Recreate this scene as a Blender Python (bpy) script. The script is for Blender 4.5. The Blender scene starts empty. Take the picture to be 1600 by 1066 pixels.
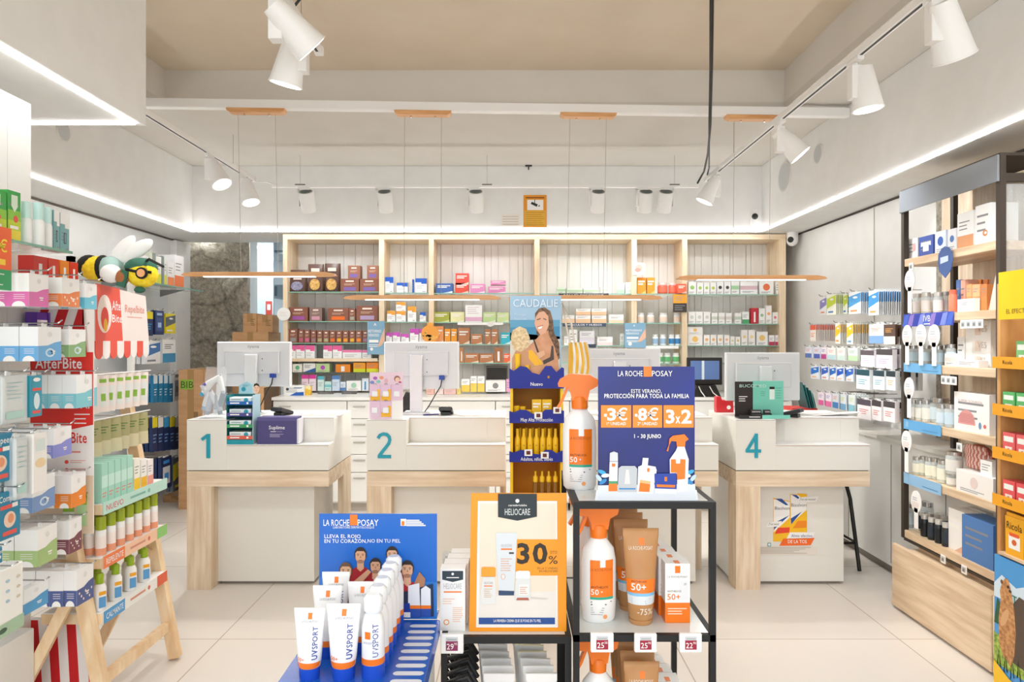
import bpy, math, random
from mathutils import Matrix, Vector
S = bpy.context.scene
COL = S.collection
F = 1100.0; HZ = 1.58            # focal length in pixels of the 1600x1066 frame, eye height
# ---------------------------------------------------------------- camera
cam = bpy.data.cameras.new('camera'); camo = bpy.data.objects.new('camera', cam); COL.objects.link(camo)
camo.location = (0, 0, HZ); camo.rotation_euler = (math.pi/2, 0, 0)
cam.sensor_width = 36; cam.lens = F/1600*36; cam.clip_start = .05; cam.clip_end = 60
S.camera = camo
S.view_settings.view_transform = 'Standard'; S.view_settings.look = 'None'
S.view_settings.gamma = 1; S.view_settings.use_curve_mapping = False
S.view_settings.exposure = 0.3
try:
    S.cycles.max_bounces = 8; S.cycles.diffuse_bounces = 4; S.cycles.glossy_bounces = 3; S.cycles.transmission_bounces = 6
    S.cycles.transparent_max_bounces = 12; S.cycles.sample_clamp_indirect = 6; S.cycles.caustics_reflective = False; S.cycles.caustics_refractive = False
except Exception: pass
# ---------------------------------------------------------------- world + big lights
W = bpy.data.worlds.new('world'); S.world = W; W.use_nodes = True
W.node_tree.nodes['Background'].inputs[0].default_value = (.95, .97, 1, 1)
W.node_tree.nodes['Background'].inputs[1].default_value = .7
def area(name, loc, rot, sx, sy, e, col=(1, 1, 1)):
    l = bpy.data.lights.new(name, 'AREA'); l.shape = 'RECTANGLE'; l.size = sx; l.size_y = sy; l.energy = e; l.color = col
    o = bpy.data.objects.new(name, l); COL.objects.link(o); o.location = loc; o.rotation_euler = rot
    return o
area('front_fill', (-.3, -3.3, 1.7), (math.radians(90), 0, 0), 5.2, 2.7, 85, (.88, .95, 1))  # unseen fill added behind the camera, in place of daylight from the front
area('overhead_fill', (-.3, -1.0, 3.2), (0, 0, 0), 2.6, 1.6, 60, (.9, .96, 1))  # added overhead fill out of view, brightens the room from above
# ---------------------------------------------------------------- materials
def lin(h):
    h = h.lstrip('#'); r = []
    for i in (0, 2, 4):
        c = int(h[i:i+2], 16)/255; r.append(c/12.92 if c <= .04045 else ((c+.055)/1.055)**2.4)
    return (r[0], r[1], r[2], 1)
_M = {}
def M(h, rough=.5, metal=0.0, emit=0, coat=0, alpha=1, trans=0, ior=1.45):
    k = (h, rough, metal, emit, coat, alpha, trans)
    if k in _M: return _M[k]
    m = bpy.data.materials.new('mat_'+h); m.use_nodes = True
    b = m.node_tree.nodes['Principled BSDF']
    b.inputs['Base Color'].default_value = lin(h); b.inputs['Roughness'].default_value = rough
    b.inputs['Metallic'].default_value = metal
    if emit: b.inputs['Emission Color'].default_value = lin(h); b.inputs['Emission Strength'].default_value = emit
    if coat: b.inputs['Coat Weight'].default_value = coat; b.inputs['Coat Roughness'].default_value = .1
    if trans: b.inputs['Transmission Weight'].default_value = trans; b.inputs['IOR'].default_value = ior
    if alpha < 1: b.inputs['Alpha'].default_value = alpha
    _M[k] = m; return m
def _mat(name):
    m = bpy.data.materials.new(name); m.use_nodes = True; nt = m.node_tree
    return m, nt, nt.nodes['Principled BSDF']
def noisy(name, c1, c2, scale=(1, 1, 1), ns=4, rough=.5, bump=0, detail=3, lo=.35, hi=.65):
    m, nt, b = _mat(name)
    tc = nt.nodes.new('ShaderNodeTexCoord'); mp = nt.nodes.new('ShaderNodeMapping'); mp.inputs['Scale'].default_value = scale
    n = nt.nodes.new('ShaderNodeTexNoise'); n.inputs['Scale'].default_value = ns; n.inputs['Detail'].default_value = detail
    r = nt.nodes.new('ShaderNodeValToRGB'); r.color_ramp.elements[0].color = lin(c1); r.color_ramp.elements[1].color = lin(c2)
    r.color_ramp.elements[0].position = lo; r.color_ramp.elements[1].position = hi
    L = nt.links.new
    L(tc.outputs['Object'], mp.inputs[0]); L(mp.outputs[0], n.inputs[0]); L(n.outputs[0], r.inputs[0]); L(r.outputs[0], b.inputs['Base Color'])
    b.inputs['Roughness'].default_value = rough
    if bump:
        bp = nt.nodes.new('ShaderNodeBump'); bp.inputs['Strength'].default_value = bump; bp.inputs['Distance'].default_value = .01
        L(n.outputs[0], bp.inputs['Height']); L(bp.outputs[0], b.inputs['Normal'])
    return m
OAKX = noisy('oak_along_x', 'D6BC9C', 'ECD9C0', (1.2, 14, 14), 2.2, .45)      # grain runs along x
OAKZ = noisy('oak_along_z', 'D6BC9C', 'ECD9C0', (14, 14, 1.2), 2.2, .45)
OAKY = noisy('oak_along_y', 'D2B492', 'E8D0B0', (14, 1.2, 14), 2.2, .45)
ROSE = noisy('ash_pale_x', 'E6CBA6', 'F3DFC2', (1.2, 14, 14), 2.2, .5)
ROSEZ = noisy('ash_pale_z', 'E6CBA6', 'F3DFC2', (14, 14, 1.2), 2.2, .5)
PINE = noisy('pine', 'E3BE92', 'F4DCB8', (6, 6, 2), 3, .55)
HONEY = noisy('honey_wood', 'C98F52', 'DDA96C', (9, 9, 1.2), 2.2, .4)
BEECH = noisy('beech', 'D5985F', 'E4B07A', (2, 20, 20), 2.2, .4)
WALL = noisy('white_paint', 'ECEBE8', 'F0EFEC', (1, 1, 1), 6, .6)
CEIL = noisy('beige_paint', 'D2C2AC', 'D6C6B1', (1, 1, 1), 3, .8)
SLAB = noisy('greige_paint', 'CEC8BE', 'D1CBC2', (1, 1, 1), 3, .8)
COFF = noisy('coffer_paint', 'DAD4CA', 'DDD7CE', (1, 1, 1), 3, .8)
BLIND = noisy('white_slat', 'E9E6E0', 'F2EFEA', (3, 3, .4), 3, .5)
LAM = M('F0EFEB', .3); LAMC = M('E6E3DB', .35)
CARD = noisy('cardboard', 'BE9164', 'CBA176', (1, 1, 6), 3, .8)
def stone_mat():
    m, nt, b = _mat('granite_rubble'); L = nt.links.new
    tc = nt.nodes.new('ShaderNodeTexCoord')
    v = nt.nodes.new('ShaderNodeTexVoronoi'); v.feature = 'DISTANCE_TO_EDGE'; v.inputs['Scale'].default_value = 2.3
    n = nt.nodes.new('ShaderNodeTexNoise'); n.inputs['Scale'].default_value = 22; n.inputs['Detail'].default_value = 8; n.inputs['Roughness'].default_value = .7
    n2 = nt.nodes.new('ShaderNodeTexNoise'); n2.inputs['Scale'].default_value = 3; n2.inputs['Detail'].default_value = 4
    mx = nt.nodes.new('ShaderNodeMix'); mx.data_type = 'VECTOR'; mx.inputs[0].default_value = .25
    L(tc.outputs['Object'], mx.inputs[4]); L(n2.outputs['Color'], mx.inputs[5]); L(mx.outputs[1], v.inputs['Vector'])
    L(tc.outputs['Object'], n.inputs[0]); L(tc.outputs['Object'], n2.inputs[0])
    r = nt.nodes.new('ShaderNodeValToRGB'); e = r.color_ramp.elements
    e[0].position = .3; e[0].color = lin('9A8F7C'); e[1].position = .66; e[1].color = lin('F4EBD8')
    r2 = nt.nodes.new('ShaderNodeValToRGB'); r2.color_ramp.elements[0].color = lin('7A6E5C'); r2.color_ramp.elements[1].color = (1, 1, 1, 1)
    r2.color_ramp.elements[1].position = .05
    L(n.outputs[0], r.inputs[0]); L(v.outputs[0], r2.inputs[0])
    mm = nt.nodes.new('ShaderNodeMix'); mm.data_type = 'RGBA'; mm.blend_type = 'MULTIPLY'; mm.inputs[0].default_value = .5
    L(r.outputs[0], mm.inputs[6]); L(r2.outputs[0], mm.inputs[7]); L(mm.outputs[2], b.inputs['Base Color'])
    bp = nt.nodes.new('ShaderNodeBump'); bp.inputs['Strength'].default_value = 1; bp.inputs['Distance'].default_value = .07
    L(n.outputs[0], bp.inputs['Height']); L(bp.outputs[0], b.inputs['Normal']); b.inputs['Roughness'].default_value = .9
    return m
STONE = stone_mat()
def floor_mat():
    m, nt, b = _mat('porcelain_tiles'); L = nt.links.new
    tc = nt.nodes.new('ShaderNodeTexCoord'); mp = nt.nodes.new('ShaderNodeMapping'); mp.inputs['Location'].default_value = (.35, -.13, 0)
    br = nt.nodes.new('ShaderNodeTexBrick'); br.offset = 0; br.inputs['Scale'].default_value = 1
    br.inputs['Brick Width'].default_value = 1.2; br.inputs['Row Height'].default_value = 1.2; br.inputs['Mortar Size'].default_value = .0035
    br.inputs['Color1'].default_value = lin('DFD7CE'); br.inputs['Color2'].default_value = lin('E3DBD2'); br.inputs['Mortar'].default_value = lin('B5A698')
    L(tc.outputs['Object'], mp.inputs[0]); L(mp.outputs[0], br.inputs[0]); L(br.outputs[0], b.inputs['Base Color'])
    n = nt.nodes.new('ShaderNodeTexNoise'); n.inputs['Scale'].default_value = 5
    mr = nt.nodes.new('ShaderNodeMapRange'); mr.inputs[3].default_value = .28; mr.inputs[4].default_value = .42
    L(tc.outputs['Object'], n.inputs[0]); L(n.outputs[0], mr.inputs[0]); L(mr.outputs[0], b.inputs['Roughness'])
    return m
FLOOR = floor_mat()
GLASS = M('DDF3EA', .02, alpha=.28); GEDGE = M('7FB9A6', .15, alpha=.75); CLEAR = M('F2F8F8', .03, alpha=.22); JARG = M('E9EFEC', .05, alpha=.5)
STEEL = M('C9C9C9', .25, .9); CHROME = M('DADADA', .15, 1); BLACK = M('15130F', .4); WIRE = M('55504A', .5)
WHITE = M('F4F2EF', .4); OFFW = M('F7F5F2', .35); INK = M('4A4A4E', .6); GREYI = M('9A9A9C', .6); PLASTW = M('F1F0EE', .25, coat=.3)
# ---------------------------------------------------------------- mesh builder
_T = {}
def glyphs(s, bold):
    k = (s, bold)
    if k not in _T:
        c = bpy.data.curves.new('t', 'FONT'); c.body = s; c.size = 1; c.fill_mode = 'FRONT'; c.resolution_u = 2; c.offset = bold*.3; c.space_character = 1+bold*1.2
        o = bpy.data.objects.new('t', c); me = o.to_mesh()
        vs = [(v.co.x, v.co.y) for v in me.vertices]; fs = [tuple(p.vertices) for p in me.polygons]
        o.to_mesh_clear(); bpy.data.objects.remove(o); bpy.data.curves.remove(c)
        if vs:
            x0 = min(v[0] for v in vs); x1 = max(v[0] for v in vs)
        else: x0, x1 = 0, 1
        _T[k] = ([(v[0]-x0, v[1]) for v in vs], fs, x1-x0)
    return _T[k]
class MB:
    def __init__(s): s.v = []; s.f = []; s.mi = []; s.sm = []; s.ms = []; s.T = None
    def mat(s, m):
        if m not in s.ms: s.ms.append(m)
        return s.ms.index(m)
    def add(s, vs, fs, m, smooth=False):
        n = len(s.v); i = s.mat(m)
        if s.T is not None: vs = [tuple(s.T @ Vector(v)) for v in vs]
        s.v += [tuple(v) for v in vs]
        for f in fs: s.f.append(tuple(a+n for a in f)); s.mi.append(i); s.sm.append(smooth)
        return s
    def box(s, x0, y0, z0, x1, y1, z1, m):
        x0, x1 = sorted((x0, x1)); y0, y1 = sorted((y0, y1)); z0, z1 = sorted((z0, z1))
        return s.add([(x0,y0,z0),(x1,y0,z0),(x1,y1,z0),(x0,y1,z0),(x0,y0,z1),(x1,y0,z1),(x1,y1,z1),(x0,y1,z1)],
            [(0,3,2,1),(4,5,6,7),(0,1,5,4),(1,2,6,5),(2,3,7,6),(3,0,4,7)], m)
    def bbox(s, x0, y0, z0, x1, y1, z1, m, b=.004):      # box with chamfered upright and top edges
        x0, x1 = sorted((x0, x1)); y0, y1 = sorted((y0, y1)); z0, z1 = sorted((z0, z1))
        def ring(z, i): return [(x0+b, y0+i, z), (x1-b, y0+i, z), (x1-i, y0+b, z), (x1-i, y1-b, z), (x1-b, y1-i, z), (x0+b, y1-i, z), (x0+i, y1-b, z), (x0+i, y0+b, z)]
        vs = ring(z0, b*.5)+ring(z0+b, 0)+ring(z1-b, 0)+ring(z1, b*.5); fs = [tuple(range(7, -1, -1)), tuple(range(24, 32))]
        for r in range(3):
            for i in range(8): j = (i+1) % 8; fs.append((r*8+i, r*8+j, r*8+8+j, r*8+8+i))
        return s.add(vs, fs, m)
    def poly(s, pts, y0, y1, m):       # (x,z) outline extruded along y
        n = len(pts)
        a = sum(pts[i][0]*pts[(i+1) % n][1]-pts[(i+1) % n][0]*pts[i][1] for i in range(n))
        if a < 0: pts = pts[::-1]
        vs = [(x, y0, z) for x, z in pts]+[(x, y1, z) for x, z in pts]
        return s.add(vs, [tuple(range(n)), tuple(range(2*n-1, n-1, -1))]+[(i+n, (i+1) % n+n, (i+1) % n, i) for i in range(n)][:], m)
    def rect(s, x0, z0, x1, z1, y, m): return s.add([(x0,y,z0),(x1,y,z0),(x1,y,z1),(x0,y,z1)], [(0,1,2,3)], m)
    def flat(s, pts, y, m):
        n = len(pts); a = sum(pts[i][0]*pts[(i+1) % n][1]-pts[(i+1) % n][0]*pts[i][1] for i in range(n))
        if a < 0: pts = pts[::-1]
        return s.add([(x, y, z) for x, z in pts], [tuple(range(n))], m)
    def oval(s, cx, cz, rx, rz, y, m, n=20, a0=0, rot=0):
        c, d = math.cos(rot), math.sin(rot)
        P = [(rx*math.cos(6.2832*i/n), rz*math.sin(6.2832*i/n)) for i in range(n)]
        return s.flat([(cx+p*c-q*d, cz+p*d+q*c) for p, q in P], y, m)
    def disc(s, cx, cz, r, y0, y1, m, n=24, rz=None):
        rz = rz or r
        return s.poly([(cx+r*math.cos(6.2832*i/n), cz+rz*math.sin(6.2832*i/n)) for i in range(n)], y0, y1, m)
    def lathe(s, prof, m, n=20, cx=0, cy=0, ex=1, ey=1):
        vs = []; fs = []; k = len(prof)
        for r, z in prof:
            for i in range(n): a = 6.28318*i/n; vs.append((cx+r*ex*math.cos(a), cy+r*ey*math.sin(a), z))
        for j in range(k-1):
            for i in range(n): q = (i+1) % n; fs.append((j*n+i, j*n+q, (j+1)*n+q, (j+1)*n+i))
        s.add(vs, fs, m, True)
        s.add(vs[:n], [tuple(range(n-1, -1, -1))], m); s.add(vs[-n:], [tuple(range(n))], m)
        return s
    def tube(s, pts, r, m, n=6):
        pts = [Vector(p) for p in pts]; vs = []; fs = []
        for i, p in enumerate(pts):
            d = (pts[min(i+1, len(pts)-1)]-pts[max(i-1, 0)]).normalized()
            u = d.cross(Vector((0, 0, 1)));
            if u.length < .05: u = d.cross(Vector((0, 1, 0)))
            u.normalize(); w = d.cross(u)
            for k in range(n): a = 6.28318*k/n; vs.append(tuple(p+u*r*math.cos(a)+w*r*math.sin(a)))
        for i in range(len(pts)-1):
            for k in range(n): q = (k+1) % n; fs.append((i*n+k, i*n+q, (i+1)*n+q, (i+1)*n+k))
        fs += [tuple(range(n)), tuple(range(len(pts)*n-1, (len(pts)-1)*n-1, -1))]
        return s.add(vs, fs, m, True)
    def bar(s, p, q, w, t, m):          # rectangular bar from p to q, width w in y, thickness t
        p = Vector(p); q = Vector(q); d = (q-p).normalized(); y = Vector((0, 1, 0)) if abs(d.y) < .9 else Vector((1, 0, 0))
        u = d.cross(y).normalized(); y = u.cross(d).normalized()
        vs = [p+y*(a*w/2)+u*(b*t/2) for a, b in ((-1,-1),(1,-1),(1,1),(-1,1))]+[q+y*(a*w/2)+u*(b*t/2) for a, b in ((-1,-1),(1,-1),(1,1),(-1,1))]
        return s.add([tuple(v) for v in vs], [(3,2,1,0),(4,5,6,7),(0,1,5,4),(1,2,6,5),(2,3,7,6),(3,0,4,7)], m)
    def stroke(s, pts, w, y0, y1, m):
        L_, R_ = [], []
        for i, p in enumerate(pts):
            a = pts[max(i-1, 0)]; c = pts[min(i+1, len(pts)-1)]; dx, dz = c[0]-a[0], c[1]-a[1]; l = math.hypot(dx, dz)
            L_.append((p[0]-dz/l*w/2, p[1]+dx/l*w/2)); R_.append((p[0]+dz/l*w/2, p[1]-dx/l*w/2))
        return s.poly(L_+R_[::-1], y0, y1, m)
    def ball(s, c, r, m, n=14, k=9):
        rx, ry, rz = r if isinstance(r, tuple) else (r, r, r); vs = []; fs = []
        for j in range(k+1):
            t = math.pi*j/k
            for i in range(n): a = 6.28318*i/n; vs.append((c[0]+rx*math.sin(t)*math.cos(a), c[1]+ry*math.sin(t)*math.sin(a), c[2]-rz*math.cos(t)))
        for j in range(k):
            for i in range(n): q = (i+1) % n; fs.append((j*n+i, j*n+q, (j+1)*n+q, (j+1)*n+i))
        return s.add(vs, fs, m, True)
    def text(s, t, x, z, size, y, m, al='l', bold=0.0, w=None):    # size = letter height (caps ~.7 of it)
        vs, fs, tw = glyphs(t, bold); sx = size if w is None else w/max(tw, 1e-4)
        ox = x-(0 if al == 'l' else tw*sx/2 if al == 'c' else tw*sx)
        return s.add([(ox+a*sx, y, z+b*size) for a, b in vs], fs, m)
    def lines(s, x0, x1, z, n, dz, y, m, h=.0012, seed=1):       # unreadable small print
        R = random.Random(seed)
        for i in range(n):
            e = x1-(x1-x0)*R.random()*.35; s.rect(x0, z-i*dz-h, e, z-i*dz, y, m)
        return s
    def mesh(s, name):
        me = bpy.data.meshes.new(name); me.from_pydata(s.v, [], s.f)
        for m in s.ms: me.materials.append(m)
        me.polygons.foreach_set('material_index', s.mi); me.polygons.foreach_set('use_smooth', s.sm); me.update()
        return me
    def build(s, name, parent=None, loc=None, rz=0, label=None):
        o = bpy.data.objects.new(name, s.mesh(name)); COL.objects.link(o)
        if parent: o.parent = parent
        if loc: o.location = loc
        if rz: o.rotation_euler[2] = rz
        if label: o['label'] = label
        return o
def box_only(m, *c): return MB().box(*c, m)
def tag(o, label, cat, group=None):
    o['label'] = label; o['category'] = cat
    if group: o['group'] = group
    return o
def thing(name, label, cat, loc=(0, 0, 0), rz=0, group=None):
    o = bpy.data.objects.new(name, None); o.empty_display_size = .05; COL.objects.link(o); o.location = loc; o.rotation_euler[2] = rz
    return tag(o, label, cat, group)
def struct(name, mb):
    o = mb.build(name); o['kind'] = 'structure'; return o
def kids(o): return [c for c in KID.get(o.name, [])]
KID = {}
def part(name, mb, parent, label=None, loc=None):
    o = mb.build(name, parent, loc, 0, label); KID.setdefault(parent.name, []).append(o); return o
def dup(root, loc, rz=0, label=None, group=None, scale=None):
    r = root.copy(); COL.objects.link(r); r.location = loc; r.rotation_euler[2] = rz
    if label: r['label'] = label
    if group: r['group'] = group
    if scale: r.scale = scale
    for c in KID.get(root.name, []):
        d = c.copy(); COL.objects.link(d); d.parent = r; KID.setdefault(r.name, []).append(d)
        for g in KID.get(c.name, []):
            e = g.copy(); COL.objects.link(e); e.parent = d
    return r
def PX(px, D): return (px-800)*D/F
def PZ(py, D): return HZ-(py-533)*D/F
ORD = ['first', 'second', 'third', 'fourth', 'fifth', 'sixth', 'seventh', 'eighth', 'ninth', 'tenth', 'eleventh', 'twelfth', 'thirteenth', 'fourteenth', 'fifteenth', 'sixteenth', 'seventeenth', 'eighteenth', 'nineteenth', 'twentieth']
R90 = math.pi/2
# ================================================================ SETTING
ZS = 2.651; ZC = 3.285; ZK = 3.57
struct('floor', box_only(FLOOR, -6, -3.4, -.1, 4, 11, 0))
struct('wall_left', box_only(WALL, -3.7, -3.4, 0, -3.57, 7.67, ZC))
struct('wall_right', box_only(WALL, 2.86, -3.4, 0, 3.0, 7.6, ZC))
b = MB(); b.box(-2.29, 7.42, 0, 2.86, 7.52, ZS, WALL); struct('wall_back', b)
b = MB()
b.box(-3.7, -3.4, ZC, -2.55, 7.65, ZC+.05, SLAB); b.box(2.0, -3.4, ZC, 3.0, 7.65, ZC+.05, SLAB); b.box(-2.55, 5.17, ZC, 2.0, 7.65, ZC+.05, SLAB)
b.box(-2.65, -3.4, ZC+.05, -2.55, 5.27, ZK, COFF); b.box(2.0, -3.4, ZC+.05, 2.1, 5.27, ZK, COFF); b.box(-2.55, 5.17, ZC+.05, 2.0, 5.27, ZK, COFF)
b.box(-2.7, -3.4, ZK, 2.2, 5.3, ZK+.08, CEIL)
struct('ceiling', b)
struct('trim_1', box_only(WALL, -3.57, 3.5, ZS, -3.11, 6.85, ZC-.002))
struct('trim_2', box_only(WALL, -3.57, -3.4, ZS, -1.82, 3.5, ZC+.25))
struct('trim_3', box_only(WALL, 2.43, -3.4, ZS, 2.86, 6.85, ZC-.002))
struct('trim_4', box_only(WALL, -3.57, 6.85, ZS, 2.86, 7.65, ZC-.002))
b = MB(); b.box(2.56, 3.2, .06, 2.858, 7.4, .9, LAM); b.box(2.545, 3.2, .9, 2.858, 7.4, .925, LAMC); b.box(2.59, 3.2, 0, 2.858, 7.4, .06, M('8A8178', .6))
for y in (4.15, 4.75, 5.35, 5.95, 6.5): b.box(2.558, y, .08, 2.561, y+.006, .88, M('8A8178', .6))
struct('trim_5', b)
b = MB(); b.box(2.845, 3.2, ZS-.014, 2.859, 7.4, ZS-.002, M('3A342E', .7)); b.box(-3.569, 3.6, ZS-.016, -3.555, 7.4, ZS-.002, M('6A5E54', .7)); struct('trim_shadow_gap', b)  # dark strips colour in the shadow gap where walls meet the bulkheads
b = MB()                                        # wall panel joints above the low cabinet, left corner pilaster
for y in (5.55, 4.68): b.box(2.853, y, .93, 2.859, y+.006, ZS-.02, M('CFC6BA', .6))
b.box(-3.57, 7.35, 0, -3.5, 7.66, ZS-.02, WALL); struct('trim_7', b)
# storeroom seen past the end of the shelving
R = random.Random(4)
b = MB(); nx, nz = 26, 60; vs = []; fs = []
for j in range(nz+1):
    for i in range(nx+1):
        x = -4.1+1.17*i/nx; z = 3.0*j/nz
        dd = .085*math.sin(x*7+2*math.sin(z*4.1))*math.sin(z*6.3+x*3)+.03*math.sin(x*17+z*11)+R.uniform(-.012, .012)
        vs.append((x, 7.86-dd, z))
for j in range(nz):
    for i in range(nx): a = j*(nx+1)+i; fs.append((a, a+1, a+nx+2, a+nx+1))
b.add(vs, fs, STONE, True); b.box(-4.1, 7.95, 0, -2.95, 8.1, 3.0, STONE); b.box(-2.98, 7.88, 0, -2.93, 8.1, 3.0, WALL)
struct('wall_storeroom_left', b)
b = MB(); b.box(-4.2, 10, 0, -2.2, 10.1, 3.2, M('C3D0D8', .6)); b.box(-2.29, 7.52, 0, -2.2, 10, 3.2, M('C8D2D8', .6)); struct('wall_storeroom', b)
struct('ceiling_storeroom', box_only(M('DADDDD', .6), -4.2, 7.65, 2.9, -2.2, 10, 3.0))
b = MB(); b.box(-3.32, 9.0, 0, -3.28, 9.04, 2.9, M('262626', .5)); b.box(-3.27, 9.0, 0, -3.05, 9.03, 2.9, M('AEBFC9', .5)); struct('trim_8', b)
area('storeroom_light', (-3.3, 8.3, 2.85), (0, 0, 0), .5, 1.0, 42, (.93, .97, 1))
b = MB(); b.box(-.03, -.45, 0, .03, .45, .04, M('FFFFFF', .5, emit=6)); b.box(-.035, -.46, .02, .035, .46, .045, WHITE)
tag(b.build('tube_light', None, (-3.12, 8.35, 2.72)), 'bright white tube light near the storeroom ceiling above the stone wall', 'light')
# ---------------------------------------------------------------- LED strips along the soffits
LED = M('FFFFFF', .5, emit=21)
def strip(c, label):
    o = MB().box(*c, LED).build('led_strip'); tag(o, label, 'light', 'LED strips under the bulkheads')
strip((-3.125, 3.6, ZS-.006, -3.105, 6.86, ZS+.007), 'straight LED strip along the lower edge of the far left bulkhead')
strip((2.425, -2, ZS-.006, 2.443, 6.83, ZS+.006), 'long LED strip running along the lower edge of the right bulkhead')
strip((-3.105, 6.84, ZS-.008, 2.425, 6.858, ZS+.004), 'straight LED strip across the bulkhead above the wooden shelving')
strip((-1.87, -2, ZS-.006, -1.852, 3.46, ZS), 'diagonal LED strip under the near left bulkhead beside the hanging packs')
strip((-3.5, 3.443, ZS-.006, -1.852, 3.463, ZS), 'short LED strip across the far end of the near left bulkhead')
# ================================================================ CEILING FIXTURES
# cross beam (slightly skewed) that carries the pendant lamps
b = MB(); bl = (-2.56, 4.88); br_ = (2.43, 5.09)
ang = math.atan2(br_[1]-bl[1], br_[0]-bl[0]); Lb = math.hypot(br_[0]-bl[0], br_[1]-bl[1])
b.bbox(-.45, -.03, 3.197, Lb, .03, 3.258, WHITE, .003)
tag(b.build('suspended_beam', None, (bl[0], bl[1], 0), ang), 'long white suspended beam crossing the room with wooden lamp plates', 'beam')
def beam_at(px):     # point on the beam for a photo column
    k = (px-800)/F; t = (br_[1]-bl[1])/(br_[0]-bl[0]); x = k*(bl[1]-t*bl[0])/(1-k*t); return x, bl[1]+(x-bl[0])*t
# lighting tracks
def track(name, x, y0, y1, z, label):
    b = MB(); b.box(-.018, 0, 0, .018, y1-y0, .034, WHITE); b.box(-.006, .02, -.002, .006, y1-y0-.02, .0, M('2A2723', .5))
    t = thing(name, label, 'light track', (x, y0, z)); part('rail', b, t)
    part('end_cap', box_only(WHITE, -.02, y1-y0, -.003, .02, y1-y0+.03, .037), t)
    for k in range(2):
        yy = (y1-y0)*(.35+.5*k); w = MB().tube([(0, yy, .034), (0, yy, ZC-z if x > -1.5 or x < -2.5 else ZC-z)], .0016, M('9A928A', .5), 4); part('suspension_wire', w, t)
    return t
ZT = 3.0
TR = track('lighting_track', 1.73, 1.2, 6.25, ZT, 'long white lighting track on the right carrying four white spotlights')
TL = track('lighting_track', -2.3, 3.3, 6.25, ZT, 'white lighting track on the left near the bulkhead with two spotlights')
TN = track('lighting_track', -.955, 1.6, 3.47, ZT, 'short white lighting track at top left carrying two close spotlights')
LENS = M('FFFFFF', .5, emit=7)
def spot_light(parent, loc, rot, e):
    l = bpy.data.lights.new('spot', 'SPOT'); l.energy = e; l.spot_size = math.radians(85); l.spot_blend = .7; l.color = (.93, .965, 1); l.shadow_soft_size = .05
    o = bpy.data.objects.new('spot_bulb', l); COL.objects.link(o); o.parent = parent; o.location = loc; o.rotation_euler = rot
def spotlight(x, y, tx, ty, label, e=38, s=1.0, side=-1):
    """driver box hanging under the track, conical head tilted about x by tx and about y by ty"""
    t = thing('track_spotlight', label, 'spotlight', (x, y, ZT-.001), 0, 'white conical track spotlights')
    part('adaptor', MB().box(-.016, -.06, -.02, .016, .06, 0, WHITE).lathe([(.014, -.035), (.014, -.02)], WHITE, 12), t)
    part('driver_box', MB().bbox(-.028, -.028, -.2, .028, .028, -.035, WHITE, .003), t)
    Rm = Matrix.Rotation(ty, 4, 'Y') @ Matrix.Rotation(tx, 4, 'X')
    base = Matrix.Translation((side*.05, .0, -.13))
    h = MB(); h.T = base @ Rm
    h.lathe([(.045*s, .09*s), (.075*s, -.12*s), (.070*s, -.12*s), (.066*s, -.105*s)][:2], WHITE, 28)
    h.lathe([(.077*s, -.123*s), (.077*s, -.117*s)], WHITE, 28)
    part('lamp_head', h, t)
    g = MB(); g.T = base @ Rm; g.lathe([(.066*s, -.1245*s), (.066*s, -.1235*s)], LENS, 24); part('lens', g, t, 'glowing round lens')
    part('hinge', MB().tube([(side*.05, 0, -.13), (0, 0, -.13)], .012, WHITE, 8), t)
    q = (base @ Rm) @ Vector((0, 0, -.14*s)); spot_light(t, q, (tx, ty, 0), e)
    return t
spotlight(1.73, 2.88, .3, -.45, 'white track spotlight cut by the top right picture edge', 38, 1.1, 1)
spotlight(1.73, 3.55, 0, -.12, 'white track spotlight with bright round lens, largest lit one on the right', 42, 1, 1)
spotlight(1.73, 4.55, -.15, -.7, 'white spotlight on the right track, above the beam end', 38, 1, 1)
spotlight(1.73, 5.95, .1, .45, 'farthest white spotlight on the right track, near the black cables', 38, 1, -1)
spotlight(-2.3, 5.35, -.2, -.5, 'white spotlight on the left track, nearer one of the pair', 38, 1, 1)
spotlight(-2.3, 6.0, -.2, -.3, 'white spotlight on the left track, farther one of the pair', 38, 1, 1)
spotlight(-.955, 2.86, .5, -.75, 'large white spotlight at top left, front one, shown side on', 38, 1, 1)
spotlight(-.955, 3.2, .15, .25, 'large white spotlight at top left with lit lens, behind the front one', 40, 1, -1)
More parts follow.
